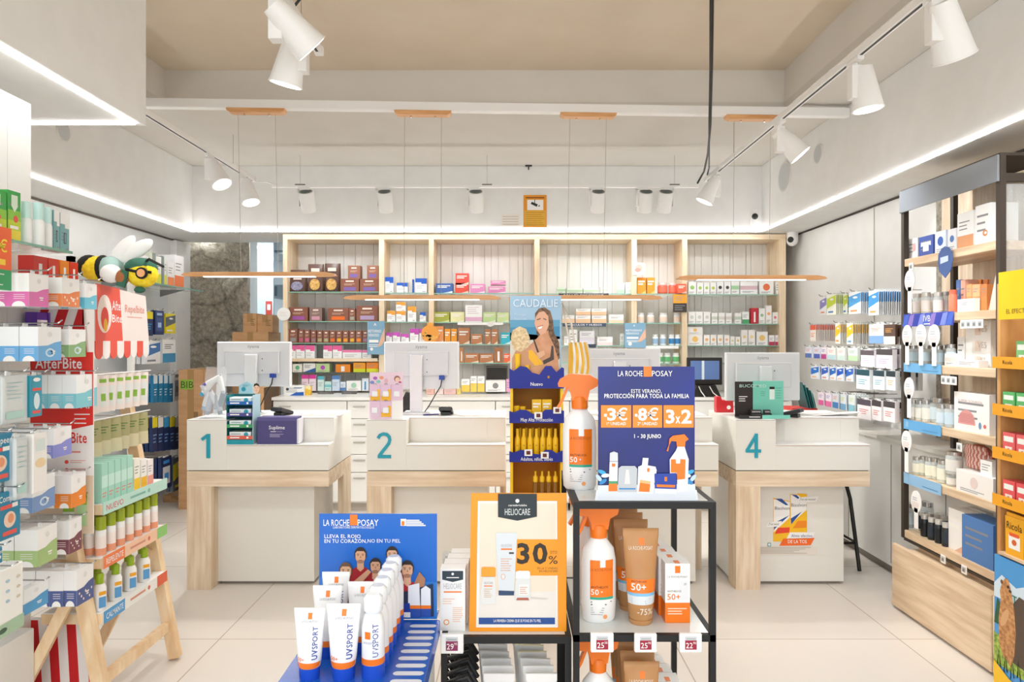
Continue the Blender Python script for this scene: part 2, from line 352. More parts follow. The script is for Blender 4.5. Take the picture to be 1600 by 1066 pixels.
# rear track: six small cylinders aimed at the shelves
ry = 6.45; t = thing('rear_lighting_track', 'thin white lighting track hung in front of the rear bulkhead', 'light track', (0, ry, 2.985))
part('rail', MB().box(PX(425, ry), -.015, 0, PX(1092, ry), .015, .02, WHITE), t)
for px in (469, 761, 1054):
    w = MB().tube([(PX(px, ry), 0, .02), (PX(px, ry), 0, .30)], .0014, M('8E867C', .5), 4); w.box(PX(px, ry)-.045, -.012, .02, PX(px, ry)+.045, .012, .032, M('6E675E', .5)); part('suspension_wire', w, t)
names = ['leftmost', 'second from left', 'third from left', 'fourth from left', 'fifth from left', 'rightmost']
for i, (px, sd) in enumerate(((480, -1), (602, -1), (744, -1), (934, -1), (1008, -1), (1039, 1))):
    t = thing('rear_spotlight', 'small white cylinder spotlight over the shelving, %s of six' % names[i], 'spotlight', (PX(px, ry), ry, 2.984), 0, 'cylinder spotlights on the rear track')
    part('bracket', MB().box(sd*.075-.006, -.02, -.17, sd*.075+.006, .02, -.012, WHITE).box(sd*.081, -.02, -.024, -sd*.03, .02, 0, WHITE), t)
    T = Matrix.Translation((0, 0, -.12)) @ Matrix.Rotation(math.radians(33), 4, 'X')
    h = MB(); h.T = T; h.lathe([(.066, -.1), (.07, .085), (.066, .09)], WHITE, 24); part('cylinder', h, t)
    g = MB(); g.T = T; g.lathe([(.058, .0905), (.058, .092)], M('8F9594', .5), 20)
    for r in (.048, .03, .014): g.lathe([(r, .093), (r-.008, .0935)], M('5E6463', .5), 20)
    part('heat_sink', g, t, 'grey ribbed heat sink disc'); part('hinge', MB().tube([(sd*.07, 0, -.12), (0, 0, -.12)], .01, WHITE, 8), t)
    spot_light(t, T @ Vector((0, 0, -.12)), (math.radians(33), 0, 0), 11)
# pendant lamps
def pendant(px0, px1, py, plpx, label, k, D=None):
    x, y = beam_at(plpx); zb = 3.197
    if D: y2 = D
    else: y2 = y
    xa = PX(px0, y2); xb = PX(px1, y2); z = PZ(py, y2); cx = (xa+xb)/2; h = (xb-xa)/2
    t = thing('pendant_lamp', label, 'pendant lamp', (cx, y2, z), 0, 'slim wooden pendant lamps over the counters')
    n = 10; top = [(h*math.cos(math.pi*i/n)*(1), .010*math.sin(math.pi*i/n)**.6) for i in range(n+1)]
    b = MB(); P = [(-h, 0), (-h*.97, .014), (-h*.86, .024), (h*.86, .024), (h*.97, .014), (h, 0), (h*.9, -.006), (-h*.9, -.006)]
    b.poly(P, -.035, .035, BEECH); part('lamp_body', b, t)
    part('diffuser', MB().box(-h*.72, -.022, -.0095, h*.72, .022, -.006, M('FFFFFF', .5, emit=4)), t, 'lit white diffuser underneath')
    for s in (-.13, .13): part('cable', MB().tube([(s, 0, .02), (x-cx+s, y-y2, zb-z-.028)], .0018, M('B9ADA0', .5), 4), t)
    p = MB(); ox = x-cx; zz = zb-z; p.T = Matrix.Translation((ox, y-y2, 0)) @ Matrix.Rotation(ang, 4, 'Z')
    p.poly([(-.2, zz), (-.195, zz-.018), (-.17, zz-.03), (.17, zz-.03), (.195, zz-.018), (.2, zz)], -.035, .035, BEECH)
    for s in (-.085, .085): p.lathe([(.007, zz-.042), (.007, zz-.03)], CHROME, 8, s)
    part('ceiling_plate', p, t)
    l = bpy.data.lights.new('pendant_led', 'AREA'); l.shape = 'RECTANGLE'; l.size = h*1.3; l.size_y = .03; l.energy = 9; l.color = (1, .98, .94)
    o = bpy.data.objects.new('pendant_led', l); COL.objects.link(o); o.parent = t; o.location = (0, 0, -.012)
pendant(286, 526, 431, 401, 'slim wooden pendant lamp, leftmost, over the counter numbered 1', 0)
pendant(537, 783, 467, 661, 'slim wooden pendant lamp over the counter numbered 2', 1)
pendant(794, 1034, 467, 919, 'slim wooden pendant lamp in front of the photo of laughing woman', 2)
pendant(1057, 1290, 436, 1176, 'slim wooden pendant lamp, rightmost, over the counter numbered 4', 3)
# black cables
t = MB().tube([(PX(1114, 3.8), 3.8, ZK), (PX(1113, 4.0), 4.0, PZ(40, 4.0)), (PX(1112, 4.3), 4.3, PZ(110, 4.3)), (PX(1110, 4.9), 4.9, PZ(195, 4.9)), (PX(1106, 5.4), 5.4, PZ(240, 5.4)), (PX(1100, 5.8), 5.8, PZ(268, 5.8)), (PX(1090, 6.1), 6.1, PZ(286, 6.1))], .008, BLACK, 8)
t.tube([(PX(1111, 3.8), 3.81, ZK), (PX(1110.5, 4.3), 4.31, PZ(110, 4.3)), (PX(1108, 4.9), 4.9, PZ(195, 4.9)), (PX(1108, 5.6), 5.6, PZ(262, 5.6)), (1.72, 6.2, 3.045)], .006, BLACK, 8)
tag(t.build('power_cable'), 'twisted black power cables dropping from the ceiling to the right track', 'cable')
t = MB().tube([(-.80, 2.9, ZK), (-.80, 2.9, 3.25), (-.82, 2.95, 3.1), (-.94, 3.05, 3.035)], .006, BLACK, 8)
tag(t.build('power_cable'), 'black power cable dropping to the short track at top left', 'cable')
b = MB().tube([(PX(402, 6.2), 6.2, PZ(284, 6.2)), (PX(415, 6.4), 6.4, PZ(284, 6.4)), (PX(432, ry), ry, PZ(289, ry))], .006, OFFW)
tag(b.build('power_cable'), 'short white cable joining the left track to the rear track', 'cable')
# speakers, detectors, cameras
def grille(x, y, z, r, label, face):
    b = MB(); b.T = Matrix.Translation((x, y, z)) @ Matrix.Rotation(face*R90, 4, 'Z')
    b.disc(0, 0, r, -.012, 0, M('DEDAD4', .6)); b.disc(0, 0, r*.88, -.014, -.011, M('C9CBCB', .7)); tag(b.build('ceiling_speaker'), label, 'speaker')
grille(2.43, 6.26, 3.04, .135, 'large round white speaker grille on the right bulkhead', -1)
grille(2.43, 5.57, 3.06, .075, 'small round white detector on the right bulkhead beside the speaker', -1)
grille(-3.11, 4.87, 3.03, .07, 'small round white detector on the far left bulkhead', 1)
t = thing('dome_camera', 'white security camera with black lens at right end of the shelving', 'camera', (PX(1238, 6.95), 6.95, ZS))
part('housing', MB().lathe([(.055, 0), (.055, -.07)], WHITE, 20).ball((0, 0, -.08), .055, WHITE), t)
part('lens', MB().ball((-.03, -.035, -.075), .03, BLACK), t, 'black ball lens')
t = thing('wall_sensor', 'white sensor with black camera ball at right end of rear bulkhead', 'sensor', (PX(1178, 6.84), 6.84, 0))
part('body', MB().box(-.03, -.02, 2.66, .03, .01, 2.86, WHITE), t); part('camera_ball', MB().ball((0, -.03, PZ(339, 6.84)), .03, BLACK), t)
t = thing('ceiling_camera', 'small square black camera fixed near the top of rear bulkhead', 'camera', (PX(826, 6.83), 6.83, PZ(255, 6.83)))
part('body', MB().bbox(-.033, -.02, -.03, .033, .02, .033, BLACK), t); part('lens', MB().disc(0, 0, .016, -.026, -.02, M('333333', .2)), t)
part('stem', MB().tube([(0, 0, -.03), (0, .018, -.06)], .006, BLACK), t)
# CCTV notice and faint notice on the rear bulkhead
D = 6.845; w = 36*D/F; h = 50*D/F
t = thing('security_notice', 'orange and yellow camera surveillance notice on the rear bulkhead', 'sign', (PX(836, D), D, PZ(355, D)))
b = MB().box(-w/2, -.004, 0, w/2, 0, h, M('E8960C', .5)); b.rect(-w*.47, .01, w*.47, h*.52, -.0045, M('E5AE33', .5)); b.rect(-w*.34, h*.53, w*.36, h*.85, -.0045, OFFW)
b.flat([(-w*.18, h*.74), (-w*.14, h*.79), (w*.12, h*.71), (w*.08, h*.63), (-w*.18, h*.72)], -.005, BLACK); b.flat([(w*.12, h*.64), (w*.2, h*.7), (w*.2, h*.64)], -.005, BLACK); b.rect(-w*.03, h*.75, 0, h*.85, -.005, BLACK)
b.rect(-w*.4, h*.9, w*.4, h*.935, -.005, M('8A4A10', .6))
for i in range(7): b.rect(-w*.4, h*(.06+i*.065), w*(.4-.06*(i % 3)), h*(.075+i*.065), -.005, M('B9861C', .6))
part('panel', b, t)
b = MB().box(PX(783, D), D-.002, PZ(353, D), PX(812, D), D, PZ(334, D), M('EFE9E1', .5))
for i in range(4): b.rect(PX(785, D), PZ(338+4*i, D)-.006, PX(810, D), PZ(338+4*i, D), D-.0025, M('CDB9AE', .6))
tag(b.build('wall_notice'), 'faint white notice with pink lines left of camera notice', 'sign')
# ================================================================ WOODEN SHELVING AT THE BACK
SY = 7.0
t = thing('wall_shelving', 'wide pale wood shelving with glass shelves along the rear wall', 'shelving', (0, SY, 0))
sp = MB()
UPR = [(442, 449), (592, 600), (670, 677.5), (835, 843), (987, 995), (1066, 1074), (1218, 1228)]
ZTOP = 2.643; ZB = 1.062
part('top_board', MB().box(PX(442, SY), 0, ZTOP-.052, PX(1228, SY), .36, ZTOP, ROSE), t)
for a, c in UPR: part('upright', MB().box(PX(a, SY), 0.001, ZB, PX(c, SY), .359, ZTOP-.053, ROSEZ), t)
bk = MB(); Rr = random.Random(3); x = PX(444, SY)
while x < PX(1226, SY)-.02:
    w = Rr.choice((.05, .09, .11, .07, .12)); e = min(x+w, PX(1226, SY)); bk.box(x+.0015, .345+Rr.choice((0, .006, .012)), ZB, e-.0015, .37, ZTOP-.054, BLIND); x = e
bk.box(PX(444, SY), .3705, ZB, PX(1226, SY), .38, ZTOP-.054, M('C9C5BE', .6)); part('slatted_back', bk, t)
BAYN = ['first', 'second', 'third', 'fourth', 'fifth', 'sixth']
SH = {0: (456, 502, 536, 563, 582), 1: (457.5, 503, 538), 2: (458, 503.5, 538, 567), 3: (459, 505, 540, 567), 4: (459, 505, 540, 568), 5: (460, 506, 540, 568)}
ZSH = {}
for bay, ys in SH.items():
    xa = PX(UPR[bay][1], SY)+.002; xb = PX(UPR[bay+1][0], SY)-.002
    for i, py in enumerate(ys):
        z = PZ(py, SY+.02); ZSH[(bay, i)] = z
        if bay == 0 and i in (3,): part('wooden_shelf', MB().box(xa, .0, z-.012, xb, .33, z, M('9DB8A8', .2)).box(xa+.03, -.012, z-.0125, xb-.01, -.001, z+.02, ROSE), t)
        else: part('glass_shelf', MB().box(xa, .02, z-.008, xb, .34, z, GLASS).box(xa, .018, z-.0085, xb, .0195, z+.0005, M('86B9A5' if not (bay == 0 and i == 4) else '4C5A50', .2)), t)
    ZSH[(bay, 9)] = ZB
part('white_rail', MB().box(PX(715, SY), -.01, PZ(508, SY), PX(786, SY), -.003, PZ(503.7, SY), OFFW), t, 'white label strip on glass shelf edge')
part('white_rail', MB().box(PX(1007, SY), -.01, PZ(545, SY), PX(1060, SY), -.003, PZ(540.5, SY), OFFW), t, 'white label strip on glass shelf edge')
# ================================================================ CARTONS
def carton(w, d, h, body, band=None, style='top', ink=None, sb=None):
    """printed carton, base centre at origin, front at y=0"""
    b = MB(); bm = M(body, .45); b.box(-w/2, 0, 0, w/2, d, h, bm); e = -.0006; im = M(ink or '8C8C90', .5)
    b.box(-w/2+.001, .001, h, w/2-.001, d-.001, h+.0004, bm)
    if band:
        n = M(band, .45)
        if style == 'top': b.rect(-w/2, h*.72, w/2, h, e, n); b.rect(w*.02, h*.62, w/2, h*.72, e, n); b.lines(-w*.4, w*.3, h*.5, 3, h*.09, e, im, h*.02); b.rect(w*.1, h*.06, w*.38, h*.1, e, im)
        elif style == 'fulltop': b.rect(-w/2, h*.76, w/2, h, e, n); b.lines(-w*.38, w*.3, h*.55, 3, h*.1, e, im, h*.025)
        elif style == 'bot': b.rect(-w/2, 0, w/2, h*.36, e, n); b.lines(-w*.38, w*.3, h*.75, 3, h*.1, e, im, h*.03)
        elif style == 'bot2': b.rect(-w/2, 0, w/2, h*.55, e, n); b.lines(-w*.38, w*.3, h*.85, 2, h*.1, e, im, h*.03)
        elif style == 'kaps':
            b.rect(-w*.32, h*.1, w*.32, h*.36, e, n); b.rect(-w*.22, h*.76, w*.22, h*.87, e, M('F3E3D5', .5)); b.lines(-w*.3, w*.3, h*.62, 2, h*.08, e, M('D8B9A4', .5), h*.03)
        elif style == 'diag': b.flat([(-w/2, 0), (w/2, 0), (w/2, h*.5)], e, n); b.lines(-w*.4, w*.2, h*.8, 3, h*.12, e, im, h*.05)
        elif style == 'dot': b.oval(0, h*.55, min(w, h)*.26, min(w, h)*.26, e, n); b.lines(-w*.38, w*.3, h*.2, 2, h*.08, e, im, h*.03)
        elif style == 'mid': b.rect(-w/2, h*.38, w/2, h*.68, e, n); b.lines(-w*.38, w*.3, h*.25, 2, h*.08, e, im, h*.03)
        elif style == 'vert': b.rect(-w*.12, h*.1, w*.12, h*.75, e, n)
        elif style == 'white': b.lines(-w*.4, w*.4, h*.8, 2, h*.16, e, M('F6F2EA', .5), h*.09); b.flat([(-w*.1, 0), (w/2, 0), (w/2, h*.22)], e, n)
    else: b.lines(-w*.38, w*.38, h*.75, 3, h*.18, e, im, h*.05)
    return b
CN = {'8A5440': 'brown', '9C6650': 'brown', 'FFFFFF': 'white', 'F8F6F2': 'white'}
def cname(h):
    if h in CN: return CN[h]
    r, g, b_ = [int(h[i:i+2], 16) for i in (0, 2, 4)]; mx = max(r, g, b_); mn = min(r, g, b_); s = (mx-mn)/max(mx, 1)
    if s < .13: return 'white' if mx > 215 else 'grey' if mx > 90 else 'black'
    import colorsys; H = colorsys.rgb_to_hsv(r/255, g/255, b_/255)[0]*360
    if H < 14 or H > 345: n = 'red' if s > .5 else 'pink'
    elif H < 42: n = ('brown' if mx < 190 else 'orange') if s > .45 else 'beige'
    elif H < 65: n = 'yellow'
    elif H < 160: n = 'green'
    elif H < 200: n = 'teal'
    elif H < 250: n = 'blue'
    elif H < 290: n = 'purple'
    else: n = 'pink'
    return ('pale ' if s < .3 and n in ('green', 'blue', 'teal', 'purple', 'yellow', 'pink') else 'dark ' if mx < 110 else '')+n
def shelf_row(items, bay, sh, where, name='carton', D=None, zb=None, kind='carton', oy=None):
    """items: (px left, px right, py top, body, band, style[, py base]); depth ordering left to right"""
    Dy = D or SY+.04; z0 = zb if zb is not None else ZSH[(bay, sh)]
    for i, it in enumerate(items):
        a, c, yt, body, band, st = it[:6]
        z = z0+.0005 if len(it) < 7 or it[6] is None else z0+(it[6])*Dy/F
        w = (c-a)*Dy/F-.003; h = (PZ(yt, Dy)-z); dd = min(.26, max(.04, w*.9)); 
        kd = {'top': 'with %s top' , 'fulltop': 'with %s top', 'bot': 'with %s bottom', 'bot2': 'with %s lower half', 'kaps': 'with %s label', 'diag': 'with %s corner', 'dot': 'with %s dot', 'mid': 'with %s stripe', 'vert': 'with %s stripe', 'white': 'with %s corner'}[st] % cname(band) if band else 'with small print'
        lab = '%s %s %s, %s from left %s' % (cname(body), kind, kd, ORD[min(i, 19)], where)
        n = carton(w, dd, h, body, band, st).build(name, None, (PX((a+c)/2, Dy), Dy, z)); tag(n, lab, 'box', 'boxes '+where)
BR = '8A5440'
def T(X0, Y0, k): return lambda L: [(X0+a*k, X0+c*k, Y0+t*k)+tuple(r) for a, c, t, *r in L]
t1 = T(440, 380, 160/1421); t2 = T(440, 500, 160/1312); t3 = T(600, 400, 200/969); t4 = T(870, 360, 210/933); t5 = T(1040, 360, 220/902)
shelf_row(t1([(815, 1075, 495, BR, '7A62A8', 'kaps'), (1085, 1345, 495, BR, '7A62A8', 'kaps')]), 0, 0, 'on top glass shelf, left bay')
zz = PZ(380+495*160/1421, SY+.04)
shelf_row(t1([(918, 1090, 312, '9C6650', '7A62A8', 'kaps'), (1183, 1345, 312, '9C6650', '7A62A8', 'kaps')]), 0, 0, 'stacked on larger brown boxes, left bay', zb=zz)
shelf_row(t1([(100, 365, 890, BR, '9A4FA0', 'kaps'), (385, 560, 895, '8C7067', 'D79AAE', 'kaps'), (640, 930, 900, BR, 'F0701C', 'kaps'), (932, 1025, 910, BR, 'A8A898', 'kaps'), (1035, 1340, 870, BR, 'B59CC0', 'kaps')]), 0, 1, 'on second glass shelf, left bay')
shelf_row(t2([(88, 205, 112, BR, '8C8C88', 'kaps'), (215, 285, 125, BR, 'C65A78', 'kaps'), (287, 365, 125, BR, 'D0608A', 'kaps'), (372, 443, 132, BR, '98707C', 'kaps'), (450, 527, 135, BR, 'B0A878', 'kaps'), (531, 608, 135, BR, 'B4B088', 'kaps'), (612, 692, 138, BR, 'F07020', 'kaps'), (696, 775, 138, BR, 'F2B428', 'kaps'), (780, 858, 138, BR, 'F2A020', 'kaps'), (865, 943, 138, BR, 'F0B820', 'kaps'), (948, 1028, 138, BR, 'F08A1E', 'kaps'), (1033, 1110, 138, BR, '9C7A98', 'kaps')]), 0, 2, 'on third glass shelf, left bay')
shelf_row(t2([(112, 180, 325, 'FFFFFF', 'EE5FA0', 'top'), (184, 298, 325, 'FFFFFF', 'EE5FA0', 'top'), (305, 425, 328, 'FFFFFF', 'EE5FA0', 'top'), (532, 648, 330, 'FFFFFF', 'EE5FA0', 'top'), (655, 775, 330, 'FFFFFF', 'EE5FA0', 'top'), (780, 1025, 385, 'FFFFFF', 'F07AAE', 'fulltop'), (1030, 1150, 388, 'FFFFFF', 'F07AAE', 'fulltop')]), 0, 3, 'behind wooden shelf edge, left bay')
shelf_row(t2([(140, 265, 565, 'F3EFE4', '5DB483', 'dot'), (275, 435, 558, 'F8F6F2', '2C62B0', 'diag'), (440, 615, 562, 'CBE3A5', 'B54CC0', 'dot'), (690, 880, 570, 'F4901E', 'FFFFFF', 'vert'), (918, 1075, 548, 'F6A21C', 'D8E020', 'bot'), (1085, 1240, 545, 'F48A14', 'DCE21E', 'bot')]), 0, 4, 'on lowest glass shelf, left bay')
shelf_row(t2([(255, 345, 705, 'F7DCE8', 'E0309A', 'fulltop'), (350, 440, 705, 'F7E4EC', 'E0309A', 'fulltop'), (460, 545, 720, 'DDF0EE', '58B8CC', 'fulltop'), (550, 640, 790, 'CDE9E6', '7CC8CC', 'mid'), (645, 745, 715, 'CFE1F4', '4E84C4', 'fulltop'), (750, 822, 795, 'DCE8F6', '5A86C0', 'bot'), (830, 1020, 780, 'F4F5F2', 'A6CDB8', 'dot'), (1028, 1115, 750, 'E4EEF6', '3E8CC8', 'vert')]), 0, 9, 'on the worktop, left bay', zb=PZ(611, SY+.04)-.0)
shelf_row(t3([(8, 72, 160, 'FFFFFF', '1E5FC8', 'top'), (95, 180, 203, 'FFFFFF', '1E5FC8', 'top'), (212, 226, 178, '1E5FC8', None, ''), (236, 325, 170, 'FFFFFF', '1E5FC8', 'top')]), 1, 0, 'on top glass shelf, second bay')
shelf_row(t3([(22, 86, 415, 'FFFFFF', 'F2A93C', 'top'), (90, 165, 418, 'FFFFFF', 'F2A93C', 'top'), (178, 243, 382, 'FFFFFF', 'F2A93C', 'top'), (270, 318, 427, 'FFFFFF', '1E5FC8', 'top')]), 1, 1, 'on second glass shelf, second bay')
shelf_row(t3([(90, 165, 350, 'FFFFFF', 'F2A93C', 'top')]), 1, 1, 'stacked on second shelf, second bay', zb=PZ(400+418*.2064, SY+.04))
shelf_row(t3([(14, 62, 580, 'FFFFFF', 'D050C0', 'top'), (66, 124, 578, 'FFFFFF', 'D050C0', 'top'), (130, 190, 590, 'FFFFFF', 'D050C0', 'top'), (196, 262, 550, 'FFFFFF', 'D050C0', 'top'), (266, 330, 552, 'FFFFFF', 'D050C0', 'top')]), 1, 2, 'on third glass shelf, second bay')
shelf_row(t3([(392, 520, 208, '3F67AE', 'E8EEF6', 'white'), (538, 640, 205, 'E4503E', 'F8D0C0', 'white'), (652, 765, 212, 'E08CBC', 'F6DDE9', 'white'), (786, 920, 232, 'DE86B8', 'F6DDE9', 'white')]), 2, 0, 'on top glass shelf, third bay')
shelf_row(t3([(540, 642, 132, 'E4503E', 'F8D0C0', 'white'), (806, 922, 188, 'DE86B8', 'F6DDE9', 'white')]), 2, 0, 'topmost of a stack, third bay', zb=PZ(400+218*.2064, SY+.04))
shelf_row(t3([(372, 496, 425, 'A9AE3A', 'DADD9C', 'white'), (502, 608, 425, 'EFEAB0', 'F8F6DC', 'white'), (748, 848, 427, 'C4DC98', 'EDF4DA', 'white'), (855, 945, 430, 'CBDE9C', 'EDF4DA', 'white')]), 2, 1, 'on second glass shelf, third bay')
shelf_row(t3([(372, 452, 532, 'EFA060', 'F6DCC0', 'white'), (458, 503, 552, 'F29C1C', 'F6C46C', 'white'), (507, 552, 552, 'F29C1C', 'F6C46C', 'white'), (560, 650, 545, 'B8784A', 'F0DCC6', 'white'), (660, 745, 592, 'BE7C4C', 'F0DCC6', 'white'), (762, 808, 555, 'B8784A', 'F0DCC6', 'white'), (812, 862, 555, 'B8784A', 'F0DCC6', 'white'), (882, 955, 580, '2CB4C8', 'D8F0F4', 'white')]), 2, 2, 'on third glass shelf, third bay')
shelf_row(t3([(570, 605, 695, 'C08450', 'FFFFFF', 'vert'), (610, 718, 738, 'BE7C4C', 'F0DCC6', 'white'), (722, 830, 740, 'BE7C4C', 'F0DCC6', 'white'), (835, 900, 695, 'A86C40', 'FFFFFF', 'vert'), (905, 955, 740, 'EE6A3C', 'F8C8A8', 'white')]), 2, 3, 'on lowest glass shelf, third bay')
shelf_row(t3([(585, 650, 935, 'FFFFFF', 'F4D45C', 'bot2'), (655, 704, 912, 'FFFFFF', 'F4D45C', 'bot2'), (707, 762, 912, 'FFFFFF', 'F4D45C', 'bot2'), (768, 920, 945, 'F6F3F0', '8A8A8A', 'dot'), (924, 955, 935, 'F0A8D0', None, '')]), 2, 9, 'on the worktop, third bay', zb=PZ(400+1030*.2064, SY-.1), D=SY-.1)
shelf_row(t3([(320, 380, 1000, 'F4C0B0', None, ''), (384, 450, 1003, 'F8E2DC', None, ''), (454, 545, 1005, 'F0C4BC', None, ''), (550, 580, 1000, 'F6DC78', None, '')]), 2, 9, 'low on the worktop behind second monitor', zb=ZB, D=6.85)
shelf_row(t4([(0, 60, 395, 'E3EEDC', 'B8D8A8', 'mid'), (65, 180, 402, 'E8EFE0', 'C2DAB0', 'mid'), (184, 290, 402, 'EEF1E8', 'CBE0BA', 'mid'), (300, 350, 395, 'F5F5F0', 'D8E4CC', 'mid'), (420, 470, 365, 'F4F6F2', 'B8D8BC', 'bot'), (475, 525, 362, 'F6F6F4', 'CFE2D2', 'bot')]), 3, 0, 'on top glass shelf, fourth bay')
shelf_row(t4([(40, 125, 590, 'FBF7F2', 'F3C79C', 'bot2'), (130, 236, 592, 'FBF7F2', 'F3C79C', 'bot2'), (242, 345, 592, 'FBF7F2', 'F3C79C', 'bot2'), (362, 465, 585, 'FBF7F2', 'F6D9B8', 'bot')]), 3, 1, 'on second glass shelf, fourth bay')
shelf_row(t4([(133, 236, 545, 'FBF7F2', 'F3C79C', 'bot2'), (240, 345, 545, 'FBF7F2', 'F3C79C', 'bot2')]), 3, 1, 'stacked on cream boxes, fourth bay', zb=PZ(360+590*.225, SY+.04))
shelf_row(t4([(50, 82, 735, 'F7F5F2', None, ''), (86, 142, 690, 'F8F6F2', None, ''), (158, 262, 700, 'F3F1F3', 'E4DDE6', 'bot2'), (280, 388, 740, 'F8F3F0', 'EFD8D4', 'bot'), (440, 468, 718, 'F5F5F2', 'DDEADD', 'bot')]), 3, 2, 'on third glass shelf, fourth bay')
shelf_row(t4([(558, 620, 328, 'F29A2C', 'F8C878', 'white'), (626, 682, 328, 'F29A2C', 'F8C878', 'white')]), 4, 0, 'on top glass shelf, fifth bay')
shelf_row(t5([(145, 197, 330, 'F8F8F4', '9CCB6C', 'dot'), (201, 242, 335, 'F8F8F4', 'A8CC5C', 'dot'), (245, 282, 335, 'F8F8F4', 'A8CC5C', 'dot'), (285, 325, 335, 'F8F8F4', 'B4C84C', 'dot'), (328, 372, 330, 'F8F8F6', '3A3A3A', 'dot'), (375, 418, 330, 'F8F8F6', '3A3A3A', 'dot'), (420, 472, 328, 'F6F8F4', 'A8D4A4', 'mid'), (478, 590, 330, 'F8F8F6', 'D8B8C0', 'mid'), (600, 692, 326, 'FAF8F6', 'EE7A4C', 'dot'), (706, 735, 330, 'F8F8F6', None, '')]), 5, 0, 'on top glass shelf, right bay')
shelf_row(t5([(145, 192, 522, 'F8F6F2', 'D4D8CC', 'dot'), (194, 240, 522, 'F8F6F2', 'D4D8CC', 'dot'), (243, 288, 522, 'F8F6F2', 'D4D8CC', 'dot'), (294, 334, 530, 'F8F6F2', 'CFD4C4', 'mid'), (338, 380, 530, 'F8F6F2', 'DAD4CC', 'mid'), (385, 425, 530, 'F8F6F2', 'DAD4CC', 'mid'), (444, 486, 530, 'F8F6F2', 'C8D4C4', 'mid'), (491, 536, 522, 'F6F8F4', '4CA06C', 'bot'), (547, 594, 498, 'C22838', 'FFFFFF', 'vert'), (597, 638, 500, 'F8F6F2', '9CC49C', 'dot'), (641, 680, 482, 'FAF6F2', 'F0A860', 'dot'), (684, 720, 525, 'F8F6F2', 'E07888', 'dot')]), 5, 1, 'on second glass shelf, right bay')
shelf_row(t5([(140, 238, 665, 'FAF6F0', 'F2C468', 'dot'), (244, 284, 670, 'FAF6F0', 'F2B878', 'dot'), (287, 326, 670, 'FAF6F0', 'F2B878', 'dot'), (332, 370, 670, 'FAF6F0', 'F2C078', 'dot'), (374, 410, 670, 'FAF6F0', 'F2C898', 'dot'), (414, 444, 682, 'FAF6F0', 'D8DCA0', 'dot'), (447, 480, 682, 'FAF6F0', 'F0D890', 'dot'), (484, 526, 638, 'FAF6F0', 'EED8A0', 'dot'), (529, 574, 638, 'FAF6F0', 'EED8A0', 'dot'), (582, 655, 650, 'FAF8F4', 'F0CC78', 'dot'), (662, 698, 672, 'FAF6F4', 'B83A58', 'bot'), (701, 736, 672, 'FAF6F4', 'B83A58', 'bot')]), 5, 2, 'on third glass shelf, right bay')
shelf_row(t5([(140, 238, 620, 'FAF6F0', 'F2C468', 'dot')]), 5, 2, 'on top of a cream box, right bay', zb=PZ(360+664*.2439, SY+.04))
# pouches of the top left shelf
def pouch(px0, px1, pyt, win, label, D, z0):
    w = (px1-px0)*D/F/2; h = PZ(pyt, D)-z0
    t = thing('snack_pouch', label, 'pouch', (PX((px0+px1)/2, D), D, z0), 0, 'brown stand-up pouches')
    b = MB(); m = M('5E4238', .35); n = 12; vs = []; fs = []
    for j in range(9):
        v = j/8; th = .05*(1-v)**.7+.003
        for i in range(n):
            a = 6.2832*i/n; vs.append((w*(1-.05*v*v)*math.copysign(abs(math.cos(a))**.5, math.cos(a)), .05+th*math.sin(a)*(1+.1*math.sin(5*a+j)), h*v))
    for j in range(8):
        for i in range(n): q = (i+1) % n; fs.append((j*n+i, j*n+q, (j+1)*n+q, (j+1)*n+i))
    fs.append(tuple(range(n-1, -1, -1))); b.add(vs, fs, m, True); part('pouch_body', b, t)
    g = MB(); g.oval(0, h*.26, w*.62, h*.2, -.006, win); part('window', g, t, 'clear window showing the contents')
    l = MB().rect(-w*.5, h*.72, w*.5, h*.84, .016, M('E6D6C8', .5)).rect(-w*.4, h*.55, w*.45, h*.62, .008, M('EADCD0', .5)); part('logo', l, t)
g1 = noisy('muesli', 'B9802F', 'E2BC74', (1, 1, 1), 60, .6); g2 = noisy('berries', '6E6A86', 'A9A4BC', (1, 1, 1), 60, .6)
z0 = ZSH[(0, 0)]+.0005
pouch(449, 479, 421, g2, 'brown pouch with bluish window, left of three on top shelf', SY+.06, z0)
pouch(479, 505, 412, g1, 'brown pouch with golden window, middle of three on top shelf', SY+.04, z0)
pouch(505, 531, 411, g1, 'brown pouch with golden window, right of three on top shelf', SY+.06, z0)
# bottles and jars in bays 4 and 5
def jar(r, h, body, cap, name, label, loc, band=None, group=None, cat='jar', ch=.2, glass=False):
    t = thing(name, label, cat, loc, 0, group)
    b = MB().lathe([(r*.9, 0), (r, h*.06), (r, h*(.93-ch)), (r*.8, h*(1-ch))], JARG if glass else M(body, .35), 16)
    if glass: b.lathe([(r*.9, h*.02), (r*.9, h*(.8-ch))], M(body, .5), 16)
    part('body', b, t)
    part('lid', MB().lathe([(r*.86, h*(1-ch)), (r*.88, h)], cap if not isinstance(cap, str) else M(cap, .35), 16), t)
    if band: part('paper_label', MB().lathe([(r*1.01, h*.15), (r*1.01, h*(.75-ch*.6))], M(band, .5), 16), t)
    return t
Dj = SY+.08
for i, (a, c) in enumerate(((700, 768), (775, 835))):
    jar((c-a)*.225*Dj/F/2, 17*Dj/F, 'E4624A', 'F0D8D0', 'supplement_jar', '%s red supplement jar beside orange boxes, fifth bay' % ['left', 'right'][i], (PX(870+(a+c)/2*.225, Dj), Dj, ZSH[(4, 0)]+.0005), 'E8745C', 'red jars in the fifth bay')
shelf_row(t4([(838, 900, 372, 'EE6A4A', 'F8C8B8', 'white')]), 4, 0, 'overlapping the upright, fifth bay', D=SY-.03)
